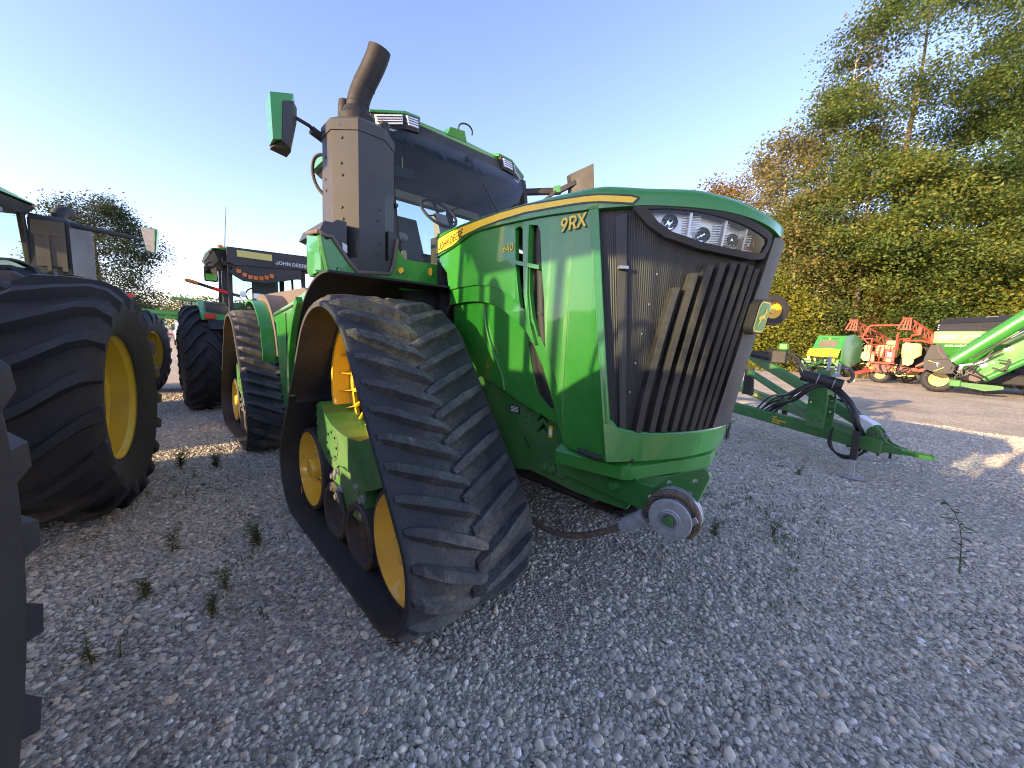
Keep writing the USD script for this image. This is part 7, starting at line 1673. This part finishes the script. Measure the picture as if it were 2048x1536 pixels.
# verge under the trees
vx = np.linspace(-16, 22, 77); V_, F_ = [], []
for i, x in enumerate(vx):
    e = 29.6+0.9*math.sin(x*0.7)+0.6*math.sin(x*1.9+1)
    for yv in (e, e+0.5, 33, 45, 70):
        V_.append((x*1.0, yv, float(ground_z(x, yv))+0.012))
for i in range(len(vx)-1):
    for j in range(4):
        a = i*5+j; F_.append((a, a+5, a+6, a+1))
flat('verge', (np.array(V_), np.array(F_)), 'dry_soil', smooth=True, kind='structure')
def tufts(name, label, pos, h, blades, mat_, seed, w=0.012, cat_='grass'):
    rng = np.random.RandomState(seed); Vs, Fs, tn = [], [], []; n0 = 0
    for (x, y, s) in pos:
        k = blades; a = rng.uniform(0, 2*PI, k); l = h*s*rng.uniform(0.5, 1.1, k); ln = rng.uniform(0.15, 0.7, k)
        b = np.stack([x+rng.normal(size=k)*0.03*s, y+rng.normal(size=k)*0.03*s, np.full(k, float(ground_z(x, y)))], 1)
        d = np.stack([np.cos(a), np.sin(a), np.zeros(k)], 1); sd = np.stack([-np.sin(a), np.cos(a), np.zeros(k)], 1)*w*s
        m_ = b+d*(l*ln*0.35)[:, None]+np.array([0, 0, 1])*(l*0.6)[:, None]; tp = b+d*(l*ln)[:, None]+np.array([0, 0, 1])*(l*(1-0.3*ln))[:, None]
        q = np.stack([b-sd, b+sd, m_+sd*0.7, m_-sd*0.7, tp], 1).reshape(-1, 3); Vs.append(q)
        i = n0+np.arange(k)*5; Fs.append(np.vstack([np.stack([i, i+1, i+2], 1), np.stack([i, i+2, i+3], 1), np.stack([i+3, i+2, i+4], 1)])); n0 += 5*k
        tn.append(np.repeat(np.clip(rng.uniform(0.2, 0.8)+rng.normal(size=k)*0.15, 0, 1), 5))
    return flat(name, (np.vstack(Vs), np.vstack(Fs)), mat_, label=label, cat=cat_, kind='stuff', tone=np.concatenate(tn))
rng = np.random.RandomState(9)
tufts('dry_grass', 'dry tufted grass along the foot of the trees', [(x, 29.4+0.9*math.sin(x*0.7)+abs(rng.normal())*2.2, rng.uniform(0.6, 1.5)) for x in rng.uniform(-14, 14, 900)], 0.28, 9, 'dry_grass', 3, 0.02)
ps = []
for cx, cy, sp, n in ((-1.05, 4.55, 0.35, 60), (-0.9, 4.0, 0.30, 40), (-1.9, 6.6, 0.5, 40), (-0.4, 3.3, 0.3, 16), (-3.0, 0.15, 0.5, 26), (-4.6, 0.2, 0.4, 30), (-1.4, 5.6, 0.5, 30)):
    for k in range(n):
        ps.append((cx+rng.normal()*sp, cy+rng.normal()*sp, rng.uniform(0.4, 1.1)))
tufts('ground_cover', 'short green weeds creeping through the gravel', ps, 0.055, 7, 'leaf_weed', 4, 0.004, 'ground cover')

# single weeds standing in the gravel
def weed(x, y, h, label, seed, nst=1, leafl=0.07, bend=0.3, mat_='leaf_weed'):
    rng = np.random.RandomState(seed)
    t = Thing('weed', label, 'weed', (x, y, float(ground_z(x, y))))
    for s in range(nst):
        a = rng.uniform(0, 2*PI); hh = h*rng.uniform(0.6, 1.0) if s else h
        b = bend*hh*rng.uniform(0.5, 1.2)
        c = spline([(0, 0, 0), (b*0.15*math.cos(a), b*0.15*math.sin(a), hh*0.5), (b*0.5*math.cos(a), b*0.5*math.sin(a), hh*0.85), (b*math.cos(a), b*math.sin(a), hh)], 14)
        st = t.part('stem', tube(c, np.linspace(0.0035, 0.0012, 14)*(0.6+h), 5), 'leaf_weed', smooth=40, tone=np.full(14*5+2, 0.5) if False else None)
        n = int(22+50*hh); V, Fc, tn = [], [], []
        for k in range(n):
            u = rng.uniform(0.15, 1.0); p = c[min(13, int(u*13))]; az = rng.uniform(0, 2*PI); l = leafl*rng.uniform(0.5, 1.2)*(1.2-0.5*u)
            d = np.array([math.cos(az)*0.85, math.sin(az)*0.85, rng.uniform(-0.2, 0.6)]); sd = np.array([-math.sin(az), math.cos(az), 0])*l*0.10
            i = len(V); V += [p, p+d*l*0.5+sd, p+d*l-[0, 0, l*0.12], p+d*l*0.5-sd]; Fc += [(i, i+1, i+2), (i, i+2, i+3)]; tn += [rng.uniform(0.3, 0.9)]*4
        t.part('leaves', (np.array(V), np.array(Fc)), mat_, smooth=False, tone=np.array(tn))
for a in ((0.33, 4.21, 0.52, 'tallest thin weed alone in the gravel on the right', 1, 1, 0.11, 0.35), (0.10, 7.35, 0.16, 'small curled weed below the drawbar tip', 2, 1, 0.05, 0.9), (-0.72, 3.72, 0.24, 'branching weed low right of the tow rope', 3, 4, 0.05, 0.5),
          (-1.05, 3.35, 0.20, 'brownish bushy weed nearest the tow rope', 4, 5, 0.05, 0.5), (-2.15, 6.95, 0.42, 'clump of tall weeds under the orange warning label', 5, 8, 0.06, 0.35), (-0.95, 5.85, 0.12, 'flat weed left of the jack foot', 6, 3, 0.06, 0.8),
          (-3.45, 0.02, 0.20, 'feathery weed alone in front of the big dark tyre', 7, 3, 0.06, 0.4), (-3.2, 0.48, 0.22, 'weed clump close beside the lower edge of the front track', 8, 6, 0.06, 0.5), (-2.76, 0.24, 0.17, 'weed halfway between the dark tyre and the front roller', 9, 4, 0.05, 0.5),
          (-2.55, 0.16, 0.15, 'lower of the two weeds by the front track', 10, 3, 0.05, 0.5), (-2.96, -0.12, 0.14, 'weed left in the gravel below the strip of sunlight', 11, 4, 0.05, 0.5), (-2.47, -0.2, 0.13, 'dark narrow weed in the lower left gravel', 12, 1, 0.045, 0.2),
          (-2.52, -0.30, 0.13, 'bright green weed nearest the lower left tyre', 13, 2, 0.05, 0.3), (-5.55, 0.15, 0.26, 'weed clump in the sunlit strip beside the tyre', 14, 8, 0.06, 0.5), (-5.35, 0.45, 0.22, 'weed clump between the sunlit strip and the rear track', 15, 7, 0.06, 0.5)):
    weed(*a)

# ------------------------------------------------------------------ gravel: real stones near the camera
GI = UsdGeom.PointInstancer.Define(stage, '/World/gravel')
setdata(GI.GetPrim(), label='loose grey limestone gravel covering the whole yard', category='gravel', kind='stuff')
TS = 0.30
protos = []
ico = trimesh.creation.icosphere(subdivisions=1)
for k in range(7):
    rng = np.random.RandomState(100+k); Vs, Fs, tn = [], [], []; n0 = 0
    g = 17
    for i in range(g):
        for j in range(g):
            r = float(np.clip(rng.lognormal(math.log(0.0074), 0.42), 0.0035, 0.021))
            x = (i+0.5+rng.uniform(-0.55, 0.55))/g*TS-TS/2; y = (j+0.5+rng.uniform(-0.55, 0.55))/g*TS-TS/2
            v = ico.vertices*(1+0.22*(meshkit.noise(ico.vertices*1.7+rng.uniform(0, 50, 3))[:, None]*2-1))
            v = v*np.array([rng.uniform(0.85, 1.35), rng.uniform(0.75, 1.1), rng.uniform(0.5, 0.85)])*r
            q, _ = np.linalg.qr(rng.normal(size=(3, 3))); tilt = 0.35
            a = rng.uniform(0, 2*PI); ca_, sa_ = math.cos(a), math.sin(a)
            v = v @ np.array([[ca_, sa_, 0], [-sa_, ca_, 0], [0, 0, 1]])
            ax = rng.normal(size=2)*0.25
            v[:, 2] += v[:, 0]*ax[0]+v[:, 1]*ax[1]
            v = v+[x, y, r*rng.uniform(-0.15, 0.45)]
            Vs.append(v); Fs.append(ico.faces+n0); n0 += len(v)
            tn.append(np.full(len(v), np.clip(rng.normal(0.5, 0.24), 0.02, 1.0)))
    pth = f'/World/gravel/stones_{k:03d}' if k else '/World/gravel/stones'
    m = usdkit.mesh(stage, pth, (np.vstack(Vs), np.vstack(Fs)), M['stone'], smooth=True)
    tone_primvar(m, np.concatenate(tn)); protos.append(pth)
rng = np.random.RandomState(5)
cell = 0.235
xs, ys = np.meshgrid(np.arange(-13, 6, cell), np.arange(-1.6, 15, cell), indexing='ij')
P = np.stack([xs.ravel(), ys.ravel()], 1)+rng.uniform(-0.05, 0.05, (xs.size, 2))
d = np.hypot(P[:, 0], P[:, 1]); fw = P @ FH; lt = P @ RH
keep = (d < 12.5) & (fw > 0.3) & (np.abs(lt) < fw*1.42+0.35)
P = P[keep]; d = d[keep]
z = ground_z(P[:, 0], P[:, 1])
# bare compacted patches where fine soil shows
bare = meshkit.fbm(np.stack([P[:, 0]*0.55, P[:, 1]*0.55, np.zeros(len(P))], -1), 3, 21)
keep = (bare < 0.66) | (P[:, 0] > -4.2)
P, z, d, bare = P[keep], z[keep], d[keep], bare[keep]
sink = np.clip((bare-0.52)/0.1, 0, 1)*0.006
GI.CreatePositionsAttr(Vt.Vec3fArray.FromNumpy(np.stack([P[:, 0], P[:, 1], z-sink-0.002], 1).astype(np.float32)))
ang = rng.uniform(0, 2*PI, len(P))
GI.CreateOrientationsAttr(Vt.QuathArray([Gf.Quath(float(math.cos(a/2)), 0, 0, float(math.sin(a/2))) for a in ang]))
sc = rng.uniform(0.85, 1.2, len(P))
GI.CreateScalesAttr(Vt.Vec3fArray.FromNumpy(np.stack([sc, sc, sc], 1).astype(np.float32)))
GI.CreateProtoIndicesAttr(Vt.IntArray.FromNumpy(rng.randint(0, len(protos), len(P)).astype(np.int32)))
GI.CreatePrototypesRel().SetTargets([Sdf.Path(p) for p in protos])
# a few bigger pale stones
for k, (x, y, r) in enumerate(((-0.35, 2.62, 0.045), (-0.08, 2.05, 0.05), (-2.62, 0.05, 0.035), (-0.78, 1.95, 0.03), (-2.0, 0.42, 0.034), (-1.15, 0.66, 0.032), (0.12, 2.9, 0.035))):
    rng = np.random.RandomState(60+k); m = trimesh.creation.icosphere(subdivisions=2); v = m.vertices*(1+0.3*(meshkit.fbm(m.vertices*1.5+k*9, 3)[:, None]*2-1))*[1.2, 0.85, 0.55]*r*0.55
    lab = ('pale stone in the gravel right of the tow rope', 'larger pale flat stone in the lower right gravel', 'pale stone near the lower left tyre', 'pale stone in the gravel below the tow rope', 'pale stone beside the front roller', 'pale stone at the bottom edge before the track', 'grey stone beyond the flat pale one')[k]
    flat('loose_stone', trimesh.Trimesh(rotz(trimesh.Trimesh(v, m.faces, process=False), k*1.3, (x, y, float(ground_z(x, y))+r*0.22)).vertices, m.faces, process=False), 'stone', smooth=True, label=lab, cat='stone', tone=np.full(len(v), 0.88))
